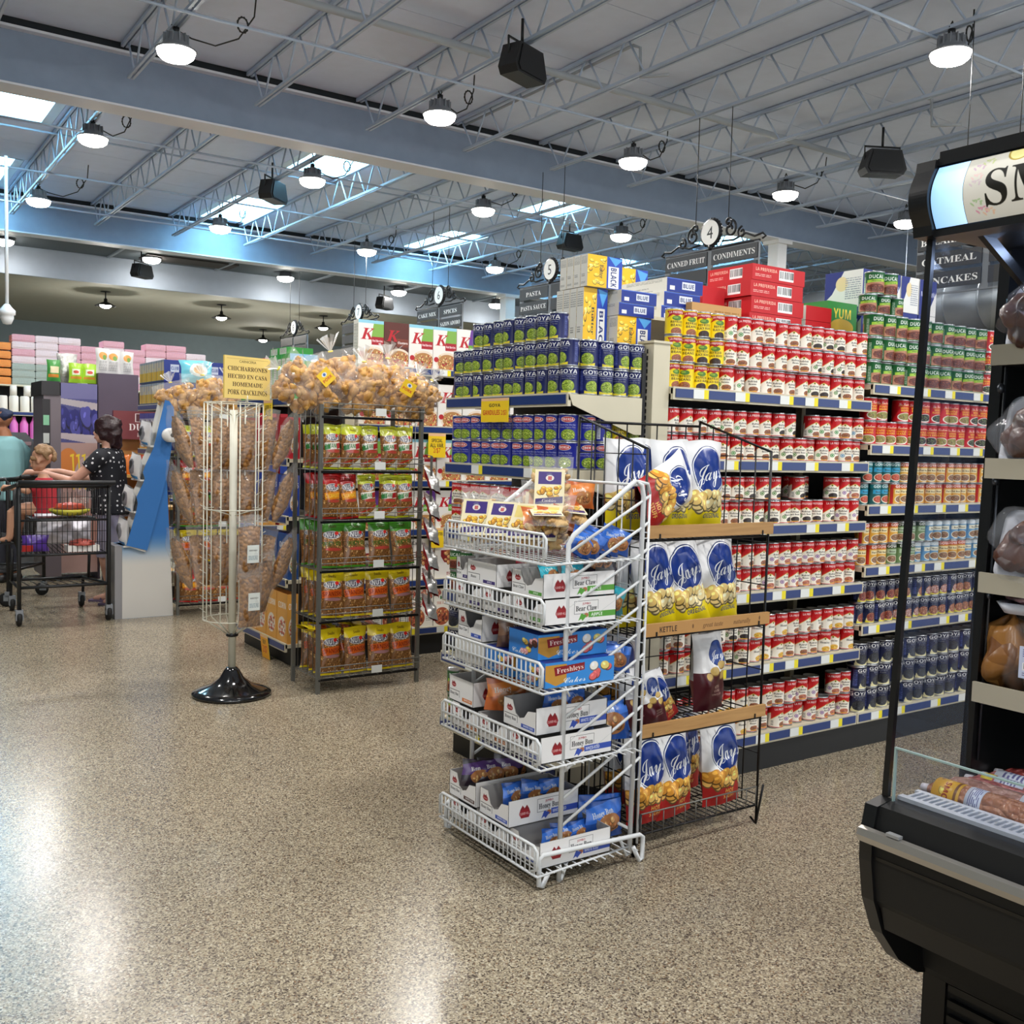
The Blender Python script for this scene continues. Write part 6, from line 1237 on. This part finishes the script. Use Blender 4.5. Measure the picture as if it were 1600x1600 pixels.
tag(inst('snack_pack', bag_mesh('snack_pack', [pmat('pack_violet', Cv(48, 32, '5a3a9c').rect(0, .6, .4, 1, 'd83a3a'), .3)], .2, .13, .09, 82, 8, 8), None, (1.36, 8.62, .57)), 'violet and red pack in the near cart', 'snack')
o = MB().box(-.12, .12, -.07, .07, 0, .05).build('meat_tray', mat('foam_white', 'ece8e4', .5), None, (1.70, 8.6, .565)); tag(o, 'foam tray of red meat in the near cart', 'meat'); MB().lathe([(0, .04), (.10, .05), (.09, .08), (.04, .095), (0, .1)], 18).build('meat', mat('meat_red', 'b8564a', .35, bump=('vor', 40, 1.)), o)
# ================================================================ OPEN REFRIGERATED CASE
blk_g = mat('case_black', '101011', .35, coat=.1); blk_m = mat('case_black_matte', '0c0c0c', .6); alu = mat('bumper_alu', 'b8b2a8', .3, .7); inner = mat('case_inner', '0d1018', .35, coat=.3); creamst = mat('shelf_lip_cream', 'b8b09c', .4)
YE, YN = 1.5, -1.4
CA = thing('refrigerated_case', 'black open refrigerated case of smoked meats at the picture edge', 'refrigerator', (0, 0, 0))
prof = [(2.152, .659), (2.094, .65), (2.078, .58), (2.08, .515), (2.098, .414), (2.14, .321), (2.212, .236), (2.297, .179), (2.33, .17), (3.1, .17), (3.1, .62), (2.30, .62), (2.17, .655)]
MB().prism(prof, 1, YE-.035, YE).build('end_panel', blk_g, CA)
pin = [(x+(.010 if x < 2.3 else 0), z) for x, z in prof]; pin[5] = (2.165, .333); pin[6] = (2.3, .30); pin[7] = (2.32, .19)
MB().prism(pin, 1, YN, YE-.035).build('body', blk_m, CA)
fp = [(2.088, .53), (2.094, .50), (2.108, .43), (2.14, .335), (2.152, .34), (2.12, .44), (2.11, .53)]
MB().prism(fp, 1, YN, YE-.04).build('front_panel', mat('case_panel', '121110', .4), CA)
MB().box(2.345, 3.1, YN, YE-.02, 0, .2).build('kick_base', blk_m, CA); MB().box(2.335, 2.36, YE-.09, YE-.03, 0, .24).build('kick_post', blk_g, CA)
for k in range(5): MB().box(2.33, 2.345, YN, YE-.1, .03+k*.04, .048+k*.04).build('louver', blk_g, CA)
MB().prism([(2.064, .565), (2.078, .56), (2.078, .60), (2.064, .597), (2.058, .581)], 1, YN, YE-.005).build('bumper', alu, CA); MB().box(2.066, 2.082, 1.385, 1.42, .6, .607).build('bumper_clip', mat('grey_clip', '9a9a98', .4), CA)
# deck, grille and low front glass
MB().box(2.2, 3.0, YN, YE-.04, .60, .625).build('deck', mat('deck_white', 'c8ccd4', .4), CA); 
q = MB(); q.box(2.165, 2.185, YN, YE-.04, .63, .668); q.box(2.235, 2.25, YN, YE-.04, .63, .668)
for k in range(110): y = YE-.06-k*.0165; q.box(2.185, 2.235, y, y+.007, .655, .668)
q.build('air_grille', mat('grille_white', 'd4dae4', .4), CA)
glass = mat('case_glass', '3a4c66', .02, alpha=.13, spec=1., coat=.6); edgem = mat('glass_edge', '9fb8b4', .2)
MB().box(2.136, 2.142, YN, YE-.045, .655, .79).build('front_glass', glass, CA); MB().box(2.135, 2.143, YN, YE-.045, .79, .794).box(2.135, 2.143, YE-.049, YE-.045, .66, .79).build('glass_edge', edgem, CA)
MB().prism([(2.158, .66), (2.49, .66), (2.49, 2.02), (2.225, 2.02)], 1, YE-.018, YE-.012).build('end_glass', glass, CA)
MB().prism([(2.150, .66), (2.163, .66), (2.230, 2.03), (2.217, 2.03)], 1, YE-.022, YE-.006).build('glass_trim', blk_g, CA)
# inner walls
MB().prism([(2.49, .62), (3.1, .62), (3.1, 2.1), (2.55, 2.1), (2.535, 1.75)], 1, YE-.03, YE).build('end_wall', blk_g, CA); MB().box(3.04, 3.1, YN, YE-.03, .6, 2.1).build('back_wall', inner, CA)
q = MB()
for z in (.86, 1.14, 1.44, 1.68): q.lathe([(0, 0), (.014, 0), (.012, .008), (0, .009)], 12, (2.53, YE-.03, z), ax=Matrix.Rotation(PI/2, 3, 'X'))
q.tube([(2.515, YE-.035, .70), (2.545, YE-.035, 1.75)], .004, 6); q.build('end_wall_fittings', mat('steel_dark', '55585e', .3, .8), CA)
SHZ = [1.788, 1.499, 1.203, .915]
for z in SHZ:
    s = MB().box(2.485, 3.04, YN, YE-.035, z-.05, z-.035).build('shelf', mat('shelf_black', '202124', .4), CA); MB().box(2.476, 2.486, YN, YE-.032, z-.052, z).build('shelf_lip', creamst, s)
# canopy and lit sign
MB().box(2.26, 3.1, YN, YE, 2.19, 2.24).build('canopy_top', blk_g, CA); MB().prism([(2.235, 2.03), (2.48, 2.03), (3.1, 2.1), (3.1, 2.2), (2.24, 2.2)], 1, YN, YE-.02).build('canopy', blk_g, CA)
arc = [(2.19-.028*math.sin(PI*t), 2.038+.142*t) for t in [k/20 for k in range(21)]]
MB().prism([(2.25, 2.02)]+[(x-.012, z+(.018 if i == 20 else -.016 if i == 0 else 0)) for i, (x, z) in enumerate(arc)]+[(2.25, 2.2)], 1, YE-.045, YE+.005).build('canopy_end', blk_g, CA)
MB().box(2.185, 2.25, YN, YE-.045, 2.018, 2.034).box(2.185, 2.25, YN, YE-.045, 2.184, 2.2).build('sign_rim', blk_g, CA)
def arc_sheet(y0, y1, m_, name, bulge=0.):
    q = MB(); n = 20
    vs = [(x-bulge, y, z) for y in (y1, y0) for x, z in arc]
    q.add(vs, [(i, i+1, n+1+i+1, n+1+i) for i in range(n)], [[(0, i/n), (0, (i+1)/n), (1, (i+1)/n), (1, i/n)] for i in range(n)], 0, True); return q.build(name, m_, CA, norm=False)
cv = Cv(64, 64, 'a8cdf4'); G_ = np.linspace(0, 1, 64)[None, :, None]; cv.a = (srgb('8fbcf0')*(1-G_)+srgb('b8dcf8')*G_)*np.ones((64, 1, 1), np.float32)
arc_sheet(1.373, YE-.047, pmat('light_panel', cv, .4, emit=.75), 'light_panel')
cv = Cv(1000, 150, 'c8c5ba'); cv.text('SMOKED', .052, .53, .56, '15140f', 'serif', al='l', sx=.92); cv.text('MEATS', .56, .53, .56, '15140f', 'serif', al='l', sx=.92)
for x, y, c in ((.03, .16, 'b8a0b0'), (.05, .10, 'b4bc8a'), (.03, .32, 'd0b4b0'), (.028, .42, 'c0b0b4'), (.04, .84, 'c88a9c'), (.03, .72, '9ab084'), (.055, .88, 'd0ae94')):
    for k in range(9): cv.ell(x+.010*math.cos(k*2.4)*1.2, y+.035*math.sin(k*1.7), .004, .012, c, rot=k)
cv.ell(.118, .04, .026, .14, 'a08a3a'); cv.ell(.118, .04, .022, .12, 'e0d890'); sm = pmat('smoked_sign', cv, .4, emit=.30)
arc_sheet(.372, 1.372, sm, 'sign_panel')
led = mat('led_strip', (.72, .82, 1), .4, emit=14.0)
MB().box(2.44, 2.475, YN, 1.365, 2.0, 2.025).build('led_lamp', led, CA)
l = bpy.data.lights.new('case_led', 'AREA'); l.shape = 'RECTANGLE'; l.size = 1.4; l.size_y = .05; l.energy = 7; l.color = (.75, .84, 1)
lo = inst('case_led', l, CA, (2.515, .55, 2.0), (0, .35, PI/2)); 
MB().prism([(2.30, 2.03), (2.36, 2.03), (2.78, 1.82), (2.8, 1.80), (2.76, 1.80)], 1, YE-.10, YE-.085).build('canopy_bracket', blk_g, CA)
# packs of smoked meat
def flesh(nm, c1, c2, sc=9, rough=.3):
    M = nutmat(nm, c1, c2, sc); M.node_tree.nodes['Principled BSDF'].inputs['Roughness'].default_value = rough; return M
dm = flesh('smoked_dark', '2c1712', '70402c', 22); gm_ = flesh('smoked_gold', '6a3c1a', 'c08a48', 16); pinkmt = flesh('meat_pale', '9a6a72', 'c89aa0', 18)
foam = mat('foam_tray', 'dfe2ec', .45); filmc = mat('cling_film', 'e8ecf4', .06, alpha=.08, spec=1., coat=1.)
def blob(q, c, r, seed, mi=0, n=16):
    R_ = random.Random(seed); ph = [R_.uniform(0, 6.3) for _ in range(6)]; vs = []; fs = []; m2 = n//2
    for j in range(m2+1):
        th = PI*j/m2
        for i in range(n):
            a = 2*PI*i/n; k = 1+.12*math.sin(3*a+ph[0]+2*th)+.10*math.sin(5*th+ph[1]+2*a)+.06*math.sin(7*a+ph[2])*math.sin(th)
            vs.append((c[0]+r[0]*k*math.sin(th)*math.cos(a), c[1]+r[1]*k*math.sin(th)*math.sin(a), c[2]+r[2]*k*math.cos(th)))
    for j in range(m2):
        for i in range(n): fs.append((j*n+i, (j+1)*n+i, (j+1)*n+(i+1) % n, j*n+(i+1) % n))
    return q.add(vs, fs, None, mi, True)
def rrect(w, h, r, n=5): return [(sx*(w/2-r)+r*math.cos(a0+k*PI/2/n), sy*(h/2-r)+r*math.sin(a0+k*PI/2/n)) for sx, sy, a0 in ((1, 1, 0), (-1, 1, PI/2), (-1, -1, PI), (1, -1, 1.5*PI)) for k in range(n+1)]
def meat_pack(x, y, z, rot, w, d, m_, label, h=.11, price=False, tray_=True, seed=1, nb=2):
    t = thing('meat_pack', label, 'meat', (x, y, z), 0, 'film wrapped smoked meats in the case'); t.rotation_euler = rot
    if tray_:
        q = MB(); P = rrect(w, d, .03); I = rrect(w-.03, d-.03, .025)
        n = len(P); vs = [(a*.86, b*.86, 0) for a, b in P]+[(a, b, .028) for a, b in P]+[(a, b, .028) for a, b in I]+[(a*.88, b*.88, .006) for a, b in I]; fs = [tuple(range(n-1, -1, -1)), tuple(range(3*n, 4*n))]
        for L_ in range(3): fs += [(L_*n+i, L_*n+(i+1) % n, (L_+1)*n+(i+1) % n, (L_+1)*n+i) for i in range(n)]
        q.add(vs, fs, None, 0, True); q.build('foam_tray', foam, t)
    for k in range(nb):
        q = MB(); c = ((k-(nb-1)/2)*w*.4, (k % 2-.5)*d*.12, .02+h*.42); blob(q, c, (w*.28 if nb > 1 else w*.4, d*.38, h*.46), seed+k, n=30); q.build('meat', m_, t)
    q = MB(); blob(q, (0, 0, .025+h*.5), (w*.5, d*.48, h*.53), seed+7, n=36); q.build('film', filmc, t)
    if price:
        cvp = Cv(100, 120, 'd4dcf4'); cvp.lines(.1, .08, .9, .35, 4, '6a6aa8', 2); cvp.bars(.1, .5, .7, .75, 3); cvp.lines(.1, .82, .9, .95, 2, '8a8aa8', 4)
        MB().box(-.045, .045, -.003, 0, -.04, .04, fmi={'-y': 1}).build('price_label', [tagw, pmat('price_label_meat', cvp, .4)], t, price)
    return t
meat_pack(2.555, 1.352, SHZ[0]+.062, (1.3, 0, -PI/2), .20, .18, dm, 'film wrapped dark smoked hocks on the topmost case shelf', .09, seed=11)
meat_pack(2.555, 1.352, SHZ[1]+.062, (1.3, 0, -PI/2), .20, .19, dm, 'dark brown smoked meat on a foam tray, second case shelf', .08, seed=21, nb=1)
meat_pack(2.555, 1.352, SHZ[2]+.065, (1.25, 0, -PI/2), .19, .19, dm, 'glossy brown smoked meat on a white tray, third case shelf', .08, seed=31, nb=1)
meat_pack(2.585, 1.328, SHZ[3]-.033, (0, 0, -PI/2), .26, .2, gm_, 'golden smoked hocks in film with a price label, lowest case shelf', .20, (.03, -.115, .11), False, seed=41, nb=3)
meat_pack(2.60, 1.325, SHZ[3]+.187, (0, 0, -PI/2+.1), .24, .2, pinkmt, 'foam tray of pale meat lying on the golden hocks', .05, seed=51)
for i, (y, zz) in enumerate(((.95, SHZ[0]), (.9, SHZ[1]), (.9, SHZ[2]), (.9, SHZ[3]))): meat_pack(2.62, y, zz+.09, (1.3, 0, -PI/2), .2, .18, dm, 'smoked meat pack further along the case, outside the picture, %s shelf' % ORD[i], .08, seed=61+i)
# chubs of sausage on the deck
def chub(x0, y0, L_, r, rz, c1, c2, label, bands, z=.628):
    t = thing('sausage_chub', label, 'sausage', (x0, y0, z+r), rz, 'sausage chubs on the case deck')
    ax = Matrix.Rotation(PI/2, 3, 'Y'); n = 'chub_'+c1
    pr_ = [(0, -.012), (r*.35, -.01), (r*.8, .012), (r, .04)]+[(r*(1+.012*math.sin(k*2.1)), .04+(L_-.08)*k/10) for k in range(1, 11)]+[(r*.85, L_-.01), (r*.4, L_+.01), (0, L_+.02)]
    MB().lathe(pr_, 22, ax=ax).build('casing', MATS.get(n) or flesh(n, c1, c2, 60, .22), t)
    for a, b, m_ in bands: MB().lathe([(r*1.016, a), (r*1.016, b)], 22, ax=ax).build('label_band', m_, t)
    MB().lathe([(0, -.03), (.01, -.03), (.012, -.012), (0, -.008)], 10, ax=ax).build('tied_end', mat('clip_pale', 'd8d4dc', .3), t); return t
cv = Cv(200, 120, 'd8a42a'); cv.rect(0, .1, 1, .2, '7a4a1a'); cv.text('SMOKED', .25, .5, .2, '8a2018', 'bold', maxw=.4); cv.text('SMOKED', .75, .5, .2, '8a2018', 'bold', maxw=.4); cv.dots(14, (0, .6, 1, .95), (.05, .09), ['e8c85a', 'b87a2a'], 3); gb = pmat('gold_band', cv, .35)
cv = Cv(200, 120, 'd4dcec'); cv.lines(.05, .15, .95, .85, 6, '6a6a9a', 3); wb = pmat('white_band', cv, .35); yb_ = mat('yellow_band', 'd8c42a', .4)
dirn = -PI/2+.03
chub(2.29, 1.445, .42, .036, dirn, 'a0664a', 'c08a6a', 'sausage chub with a golden label nearest the front glass', [(.015, .085, gb), (.10, .14, wb)]); chub(2.362, 1.445, .42, .034, dirn, '9a6a5c', 'c09a8c', 'film wrapped sausage chub second from the front glass', [(.19, .24, wb)])
chub(2.426, 1.445, .42, .028, dirn, 'a0524e', 'c47a74', 'pink sausage chub third from the front glass', []); chub(2.483, 1.445, .42, .027, dirn, '9a4644', 'b8686a', 'sausage chub with a yellow and a white band', [(.02, .05, yb_), (.055, .13, wb)])
chub(2.54, 1.44, .42, .027, dirn, 'a45a58', 'b87a78', 'sausage chub with a wide white label at the back', [(.02, .12, wb)]); chub(2.597, 1.43, .42, .028, dirn, '7a2c2a', '9a4a46', 'dark red sausage chub farthest back on the deck', [])
# ================================================================ PEOPLE
def skin_mat(nm, c): return mat(nm, c, .5, spec=.4)
def remesh(o, vx=.012, sm=4):
    m1 = o.modifiers.new('fuse', 'REMESH'); m1.mode = 'VOXEL'; m1.voxel_size = vx; m1.use_smooth_shade = True
    m2 = o.modifiers.new('soften', 'SMOOTH'); m2.factor = .5; m2.iterations = sm; return o
def loft(q, secs, n=14):
    "secs: (centre, rx, ry) ellipses stacked roughly upward"
    vs = []; fs = []
    for (c, rx, ry) in secs:
        for k in range(n): a = 2*PI*k/n; vs.append((c[0]+rx*math.cos(a), c[1]+ry*math.sin(a), c[2]))
    for i in range(len(secs)-1):
        for k in range(n): fs.append((i*n+k, i*n+(k+1) % n, (i+1)*n+(k+1) % n, (i+1)*n+k))
    fs += [tuple(range(n-1, -1, -1)), tuple((len(secs)-1)*n+k for k in range(n))]
    return q.add(vs, fs)
def hand(q, w, d, up, s=1., curl=.5, side=1):
    "palm at w along d, four fingers and a thumb bending towards -up"
    d = Vector(d).normalized(); up = Vector(up).normalized(); x = d.cross(up).normalized()*side; w = Vector(w)
    q.tube([w-d*.01, w+d*.03*s, w+d*.07*s, w+d*.085*s], [.022*s, .03*s, .032*s, .02*s], 8)
    for i, (off, L_) in enumerate(((-.027, .058), (-.009, .068), (.009, .066), (.026, .05))):
        b = w+d*.075*s+x*off*s; p = [b]; a = .2
        for seg in (.42, .33, .25):
            a += curl; p.append(p[-1]+(d*math.cos(a)-up*math.sin(a))*L_*s*seg*1.2)
        q.tube(p, [.0105*s, .010*s, .009*s, .007*s], 7)
    b = w+d*.03*s-x*.03*s; q.tube([w+d*.015*s-x*.015*s, b, b+(d*.6-x*.5-up*.3)*.03*s, b+(d*.9-x*.3-up*.6)*.05*s], [.014*s, .013*s, .011*s, .008*s], 7)
def head(q, c, s=1., f=Vector((0, 1, 0))):
    "skull, jaw, nose, ears; f = facing"
    c = Vector(c); r = Vector((f.y, -f.x, 0)); M_ = Matrix((r, f, (0, 0, 1))).transposed()
    def B(p, rr): 
        qq = MB(); blob(qq, (0, 0, 0), rr, 3, n=16); vs = [c+M_ @ (Vector(p)*s+Vector(v)*s*.97) for v in qq.v]; q.add(vs, qq.f)
    for p, rr in (((0, -.012, .03), (.073, .09, .085)), ((0, .02, -.045), (.055, .066, .06)), ((0, .05, -.085), (.028, .028, .022)), ((0, .088, -.02), (.013, .02, .022)), ((0, .082, -.06), (.022, .014, .012)), ((.075, -.01, -.012), (.012, .02, .03)), ((-.075, -.01, -.012), (.012, .02, .03))): B(p, rr)
    return M_
def face(t, c, s, M_, lip):
    c = Vector(c); q = MB()
    for sx in (-1, 1): qq = MB(); blob(qq, (0, 0, 0), (.012*s, .008*s, .009*s), 2, n=8); q.add([c+M_ @ (Vector((.032*sx, .076, .005))*s+Vector(v)) for v in qq.v], qq.f)
    q.build('eyes', mat('eye_dark', '2a1c18', .3), t)
    MB().tube([c+M_ @ (Vector((x, .09-abs(x)*.3, -.062))*s) for x in (-.022, 0, .022)], .005*s, 6).build('mouth', mat('lip', lip, .5), t)
    q = MB()
    for sx in (-1, 1): q.tube([c+M_ @ (Vector((sx*x, .083-abs(x)*.2, .026))*s) for x in (.016, .032, .048)], .004*s, 5)
    q.build('eyebrows', mat('brow', '2a1c16', .7), t)
FV = Vector((-.826, .564, 0)); yawf = math.atan2(FV.y, FV.x)-PI/2          # body's forward (+Y local) looks across to the cart side
# --- woman: local frame, forward +Y, right +X
wm = thing('person', 'person with dark hair in a black and white dotted blouse pushing a cart', 'person', (2.1, 9.4, 0), yawf)
sk = skin_mat('skin_fair', 'd2a08a'); q = MB()
loft(q, [((0, .0, .78), .15, .12), ((0, 0, .9), .17, .135), ((0, .01, 1.02), .155, .125), ((0, .02, 1.15), .165, .13), ((0, .02, 1.27), .165, .12), ((0, .01, 1.34), .13, .08), ((0, .01, 1.38), .06, .055), ((0, .025, 1.45), .05, .052)])
MH = head(q, (0, .05, 1.53), 1.0)
q.tube([(-.08, -.02, .82), (-.09, -.05, .48), (-.09, -.09, .40), (-.09, -.12, .10), (-.09, -.10, .05)], [.085, .06, .055, .036, .035], 12); q.tube([(.08, .02, .82), (.085, .08, .48), (.085, .09, .42), (.085, .04, .10), (.085, .06, .05)], [.085, .06, .055, .036, .035], 12)
for x, y in ((-.09, -.1), (.085, .06)): q.tube([(x, y-.05, .035), (x, y+.05, .035), (x*1.05, y+.13, .02)], [.032, .034, .022], 8)
wl = Vector((-.2, .58, 1.16)); wr = Vector((.16, .58, 1.16))
for s_, w_ in ((-1, wl), (1, wr)):
    q.tube([(s_*.17, .01, 1.32), (s_*.2, .03, 1.28), (s_*.235, .2, 1.12), (s_*.23, .25, 1.09), w_-Vector((0, .05, 0)), w_], [.055, .055, .043, .04, .028, .024], 10); hand(q, w_, (0, 1, -.1), (0, 0, 1), 1., .55, s_)
remesh(q.build('body', sk, wm, norm=False), .011, 3)
pol = mat('polka_dots', '16171f', .8); nt = pol.node_tree; tc = nt.nodes.new('ShaderNodeTexCoord'); vv = nt.nodes.new('ShaderNodeTexVoronoi'); vv.inputs['Scale'].default_value = 24; vv.inputs['Randomness'].default_value = .55; gt = nt.nodes.new('ShaderNodeMath'); gt.operation = 'LESS_THAN'; gt.inputs[1].default_value = .24; mxx = nt.nodes.new('ShaderNodeMix'); mxx.data_type = 'RGBA'; mxx.inputs[6].default_value = (*lin('16171f'), 1); mxx.inputs[7].default_value = (*lin('e4e2e4'), 1)
nt.links.new(tc.outputs['Object'], vv.inputs['Vector']); nt.links.new(vv.outputs['Distance'], gt.inputs[0]); nt.links.new(gt.outputs[0], mxx.inputs[0]); nt.links.new(mxx.outputs[2], nt.nodes['Principled BSDF'].inputs['Base Color'])
q = MB(); loft(q, [((0, -.015, .80), .205, .175), ((0, -.01, .9), .20, .165), ((0, .01, 1.03), .185, .15), ((0, .025, 1.16), .19, .155), ((0, .02, 1.28), .19, .14), ((0, .01, 1.345), .145, .10), ((0, .01, 1.385), .075, .07)])
for s_ in (-1, 1): q.tube([(s_*.14, .01, 1.32), (s_*.19, .02, 1.30), (s_*.225, .11, 1.20)], [.075, .074, .068], 12)
remesh(q.build('blouse', pol, wm, norm=False), .013, 3)
q = MB(); q.tube([(-.08, -.02, .86), (-.088, -.05, .5), (-.09, -.08, .40)], [.11, .082, .078], 12); q.tube([(.08, .02, .86), (.085, .08, .5), (.087, .085, .40)], [.11, .082, .078], 12); loft(q, [((0, 0, .78), .18, .15), ((0, 0, .92), .18, .15)])
remesh(q.build('capri_trousers', mat('lilac_denim', 'a8a4bc', .8), wm, norm=False), .013, 2)
q = MB(); blob(q, (0, .025, 1.575), (.098, .112, .095), 5, n=18); blob(q, (0, -.03, 1.50), (.088, .075, .11), 6, n=16); blob(q, (0, -.045, 1.42), (.075, .05, .06), 8, n=14); blob(q, (.055, .05, 1.52), (.042, .04, .07), 9); blob(q, (-.055, .05, 1.52), (.042, .04, .07), 10)
remesh(q.build('hair', mat('hair_dark_red', '2a1216', .4, bump=('noise', 60, .5)), wm, norm=False), .012, 1); face(wm, (0, .05, 1.53), 1., MH, 'a85a54')
q = MB()
for x, y in ((-.09, -.1), (.085, .06)): q.box(x-.045, x+.045, y-.09, y+.16, 0, .016); q.tube([(x-.04, y+.05, .016), (x, y+.06, .06), (x+.04, y+.05, .016)], .008, 6)
q.build('flip_flops', mat('flip_flop', '6a5a78', .7), wm)
# --- child seated in the far cart
ch = thing('person', 'small child with curly light hair and a red shirt seated in a cart', 'person', (1.52, 9.12, .82), yawf)
skc = skin_mat('skin_child', 'c8967a'); q = MB()
loft(q, [((0, 0, .0), .10, .085), ((0, 0, .1), .095, .08), ((0, .01, .24), .10, .075), ((0, .01, .30), .07, .05), ((0, .02, .345), .035, .035)])
MC = head(q, (0, .035, .46), .92)
for s_ in (-1, 1):
    q.tube([(s_*.05, .03, .05), (s_*.07, .20, .05), (s_*.07, .24, .02), (s_*.07, .26, -.16), (s_*.07, .27, -.2)], [.058, .048, .044, .03, .027], 10); q.tube([(s_*.07, .26, -.2), (s_*.07, .34, -.215)], [.028, .02], 8)
    w_ = Vector((s_*.09, .26, .23)); q.tube([(s_*.09, .01, .26), (s_*.125, .09, .2), w_], [.034, .028, .02], 8); hand(q, w_, (0, 1, 0), (0, 0, 1), .62, .6, s_)
remesh(q.build('body', skc, ch, norm=False), .008, 2); face(ch, (0, .035, .46), .92, MC, 'b06a60')
q = MB(); loft(q, [((0, 0, -.02), .115, .10), ((0, 0, .1), .11, .095), ((0, .01, .24), .115, .09), ((0, .01, .31), .075, .06)])
for s_ in (-1, 1): q.tube([(s_*.07, .01, .27), (s_*.12, .07, .21)], [.048, .042], 10)
remesh(q.build('red_shirt', mat('shirt_red', 'a8222e', .8), ch, norm=False), .01, 2)
q = MB(); R_ = random.Random(6)
for k in range(70):
    a, b = R_.uniform(0, 2*PI), R_.uniform(-.25, 1.0); y_ = math.sin(a)*math.cos(b*1.4)
    if y_ > .62 and b < .55: continue
    r_ = R_.uniform(.016, .027); blob(q, (.085*math.cos(a)*math.cos(b*1.4), .02+.092*y_, .485+.085*math.sin(b*1.4)), (r_, r_, r_), k, n=8)
o = q.build('curly_hair', mat('hair_sandy', '8a6a48', .6, bump=('noise', 80, .6)), ch, norm=False); remesh(o, .009, 1)
q = MB()
for s_ in (-1, 1): q.box(s_*.07-.035, s_*.07+.035, .22, .36, -.245, -.23); q.tube([(s_*.07-.033, .28, -.23), (s_*.07, .29, -.185), (s_*.07+.033, .28, -.23)], .01, 6)
q.build('sandals', black, ch)
# --- man at the left edge
mn = thing('person', 'person in a navy cap and pale teal shirt at the picture edge', 'person', (1.50, 11.2, 0), yawf-.25)
skm = skin_mat('skin_tan', 'a06a4c'); q = MB()
loft(q, [((0, 0, .86), .16, .12), ((0, 0, 1.0), .165, .13), ((0, .01, 1.15), .18, .14), ((0, .01, 1.32), .19, .13), ((0, .0, 1.41), .16, .09), ((0, .0, 1.45), .075, .065), ((0, .02, 1.53), .058, .058)]); MM = head(q, (0, .045, 1.60), 1.05)
for s_ in (-1, 1):
    q.tube([(s_*.09, 0, .9), (s_*.1, .02, .5), (s_*.1, .0, .08)], [.095, .062, .042], 12); q.tube([(s_*.1, -.05, .04), (s_*.1, .14, .03)], [.04, .03], 8)
    w_ = Vector((s_*.2, .36, 1.06)); q.tube([(s_*.19, 0, 1.38), (s_*.25, .0, 1.3), (s_*.27, .08, 1.1), (s_*.26, .12, 1.07), w_], [.06, .06, .046, .043, .028], 10); hand(q, w_, (0, 1, 0), (0, 0, 1), 1.05, .5, s_)
remesh(q.build('body', skm, mn, norm=False), .012, 3); face(mn, (0, .045, 1.60), 1.05, MM, '8a4a40')
q = MB(); loft(q, [((0, 0, .82), .19, .15), ((0, 0, 1.0), .19, .155), ((0, .01, 1.18), .205, .165), ((0, .01, 1.33), .215, .15), ((0, 0, 1.42), .18, .11), ((0, 0, 1.46), .09, .08)])
for s_ in (-1, 1): q.tube([(s_*.15, 0, 1.37), (s_*.235, 0, 1.31), (s_*.265, .05, 1.14)], [.08, .085, .08], 12)
remesh(q.build('teal_shirt', mat('shirt_teal', '86b4b8', .85), mn, norm=False), .014, 3)
q = MB()
for s_ in (-1, 1): q.tube([(s_*.09, 0, .92), (s_*.1, .02, .5), (s_*.1, .0, .1)], [.11, .08, .07], 12)
loft(q, [((0, 0, .82), .175, .14), ((0, 0, .95), .175, .145)]); remesh(q.build('trousers', mat('trousers_dark', '2c2e38', .85), mn, norm=False), .014, 2)
q = MB(); blob(q, (0, .03, 1.665), (.086, .105, .07), 5, n=18); loft(q, [((0, .12, 1.655), .075, .075), ((0, .125, 1.665), .072, .072)]); remesh(q.build('navy_cap', mat('cap_navy', '232c48', .8), mn, norm=False), .009, 2)
q = MB()
for s_ in (-1, 1): q.tube([(s_*.1, -.07, .035), (s_*.1, .06, .045), (s_*.1, .16, .03)], [.045, .05, .035], 10)
q.build('shoes', black, mn)
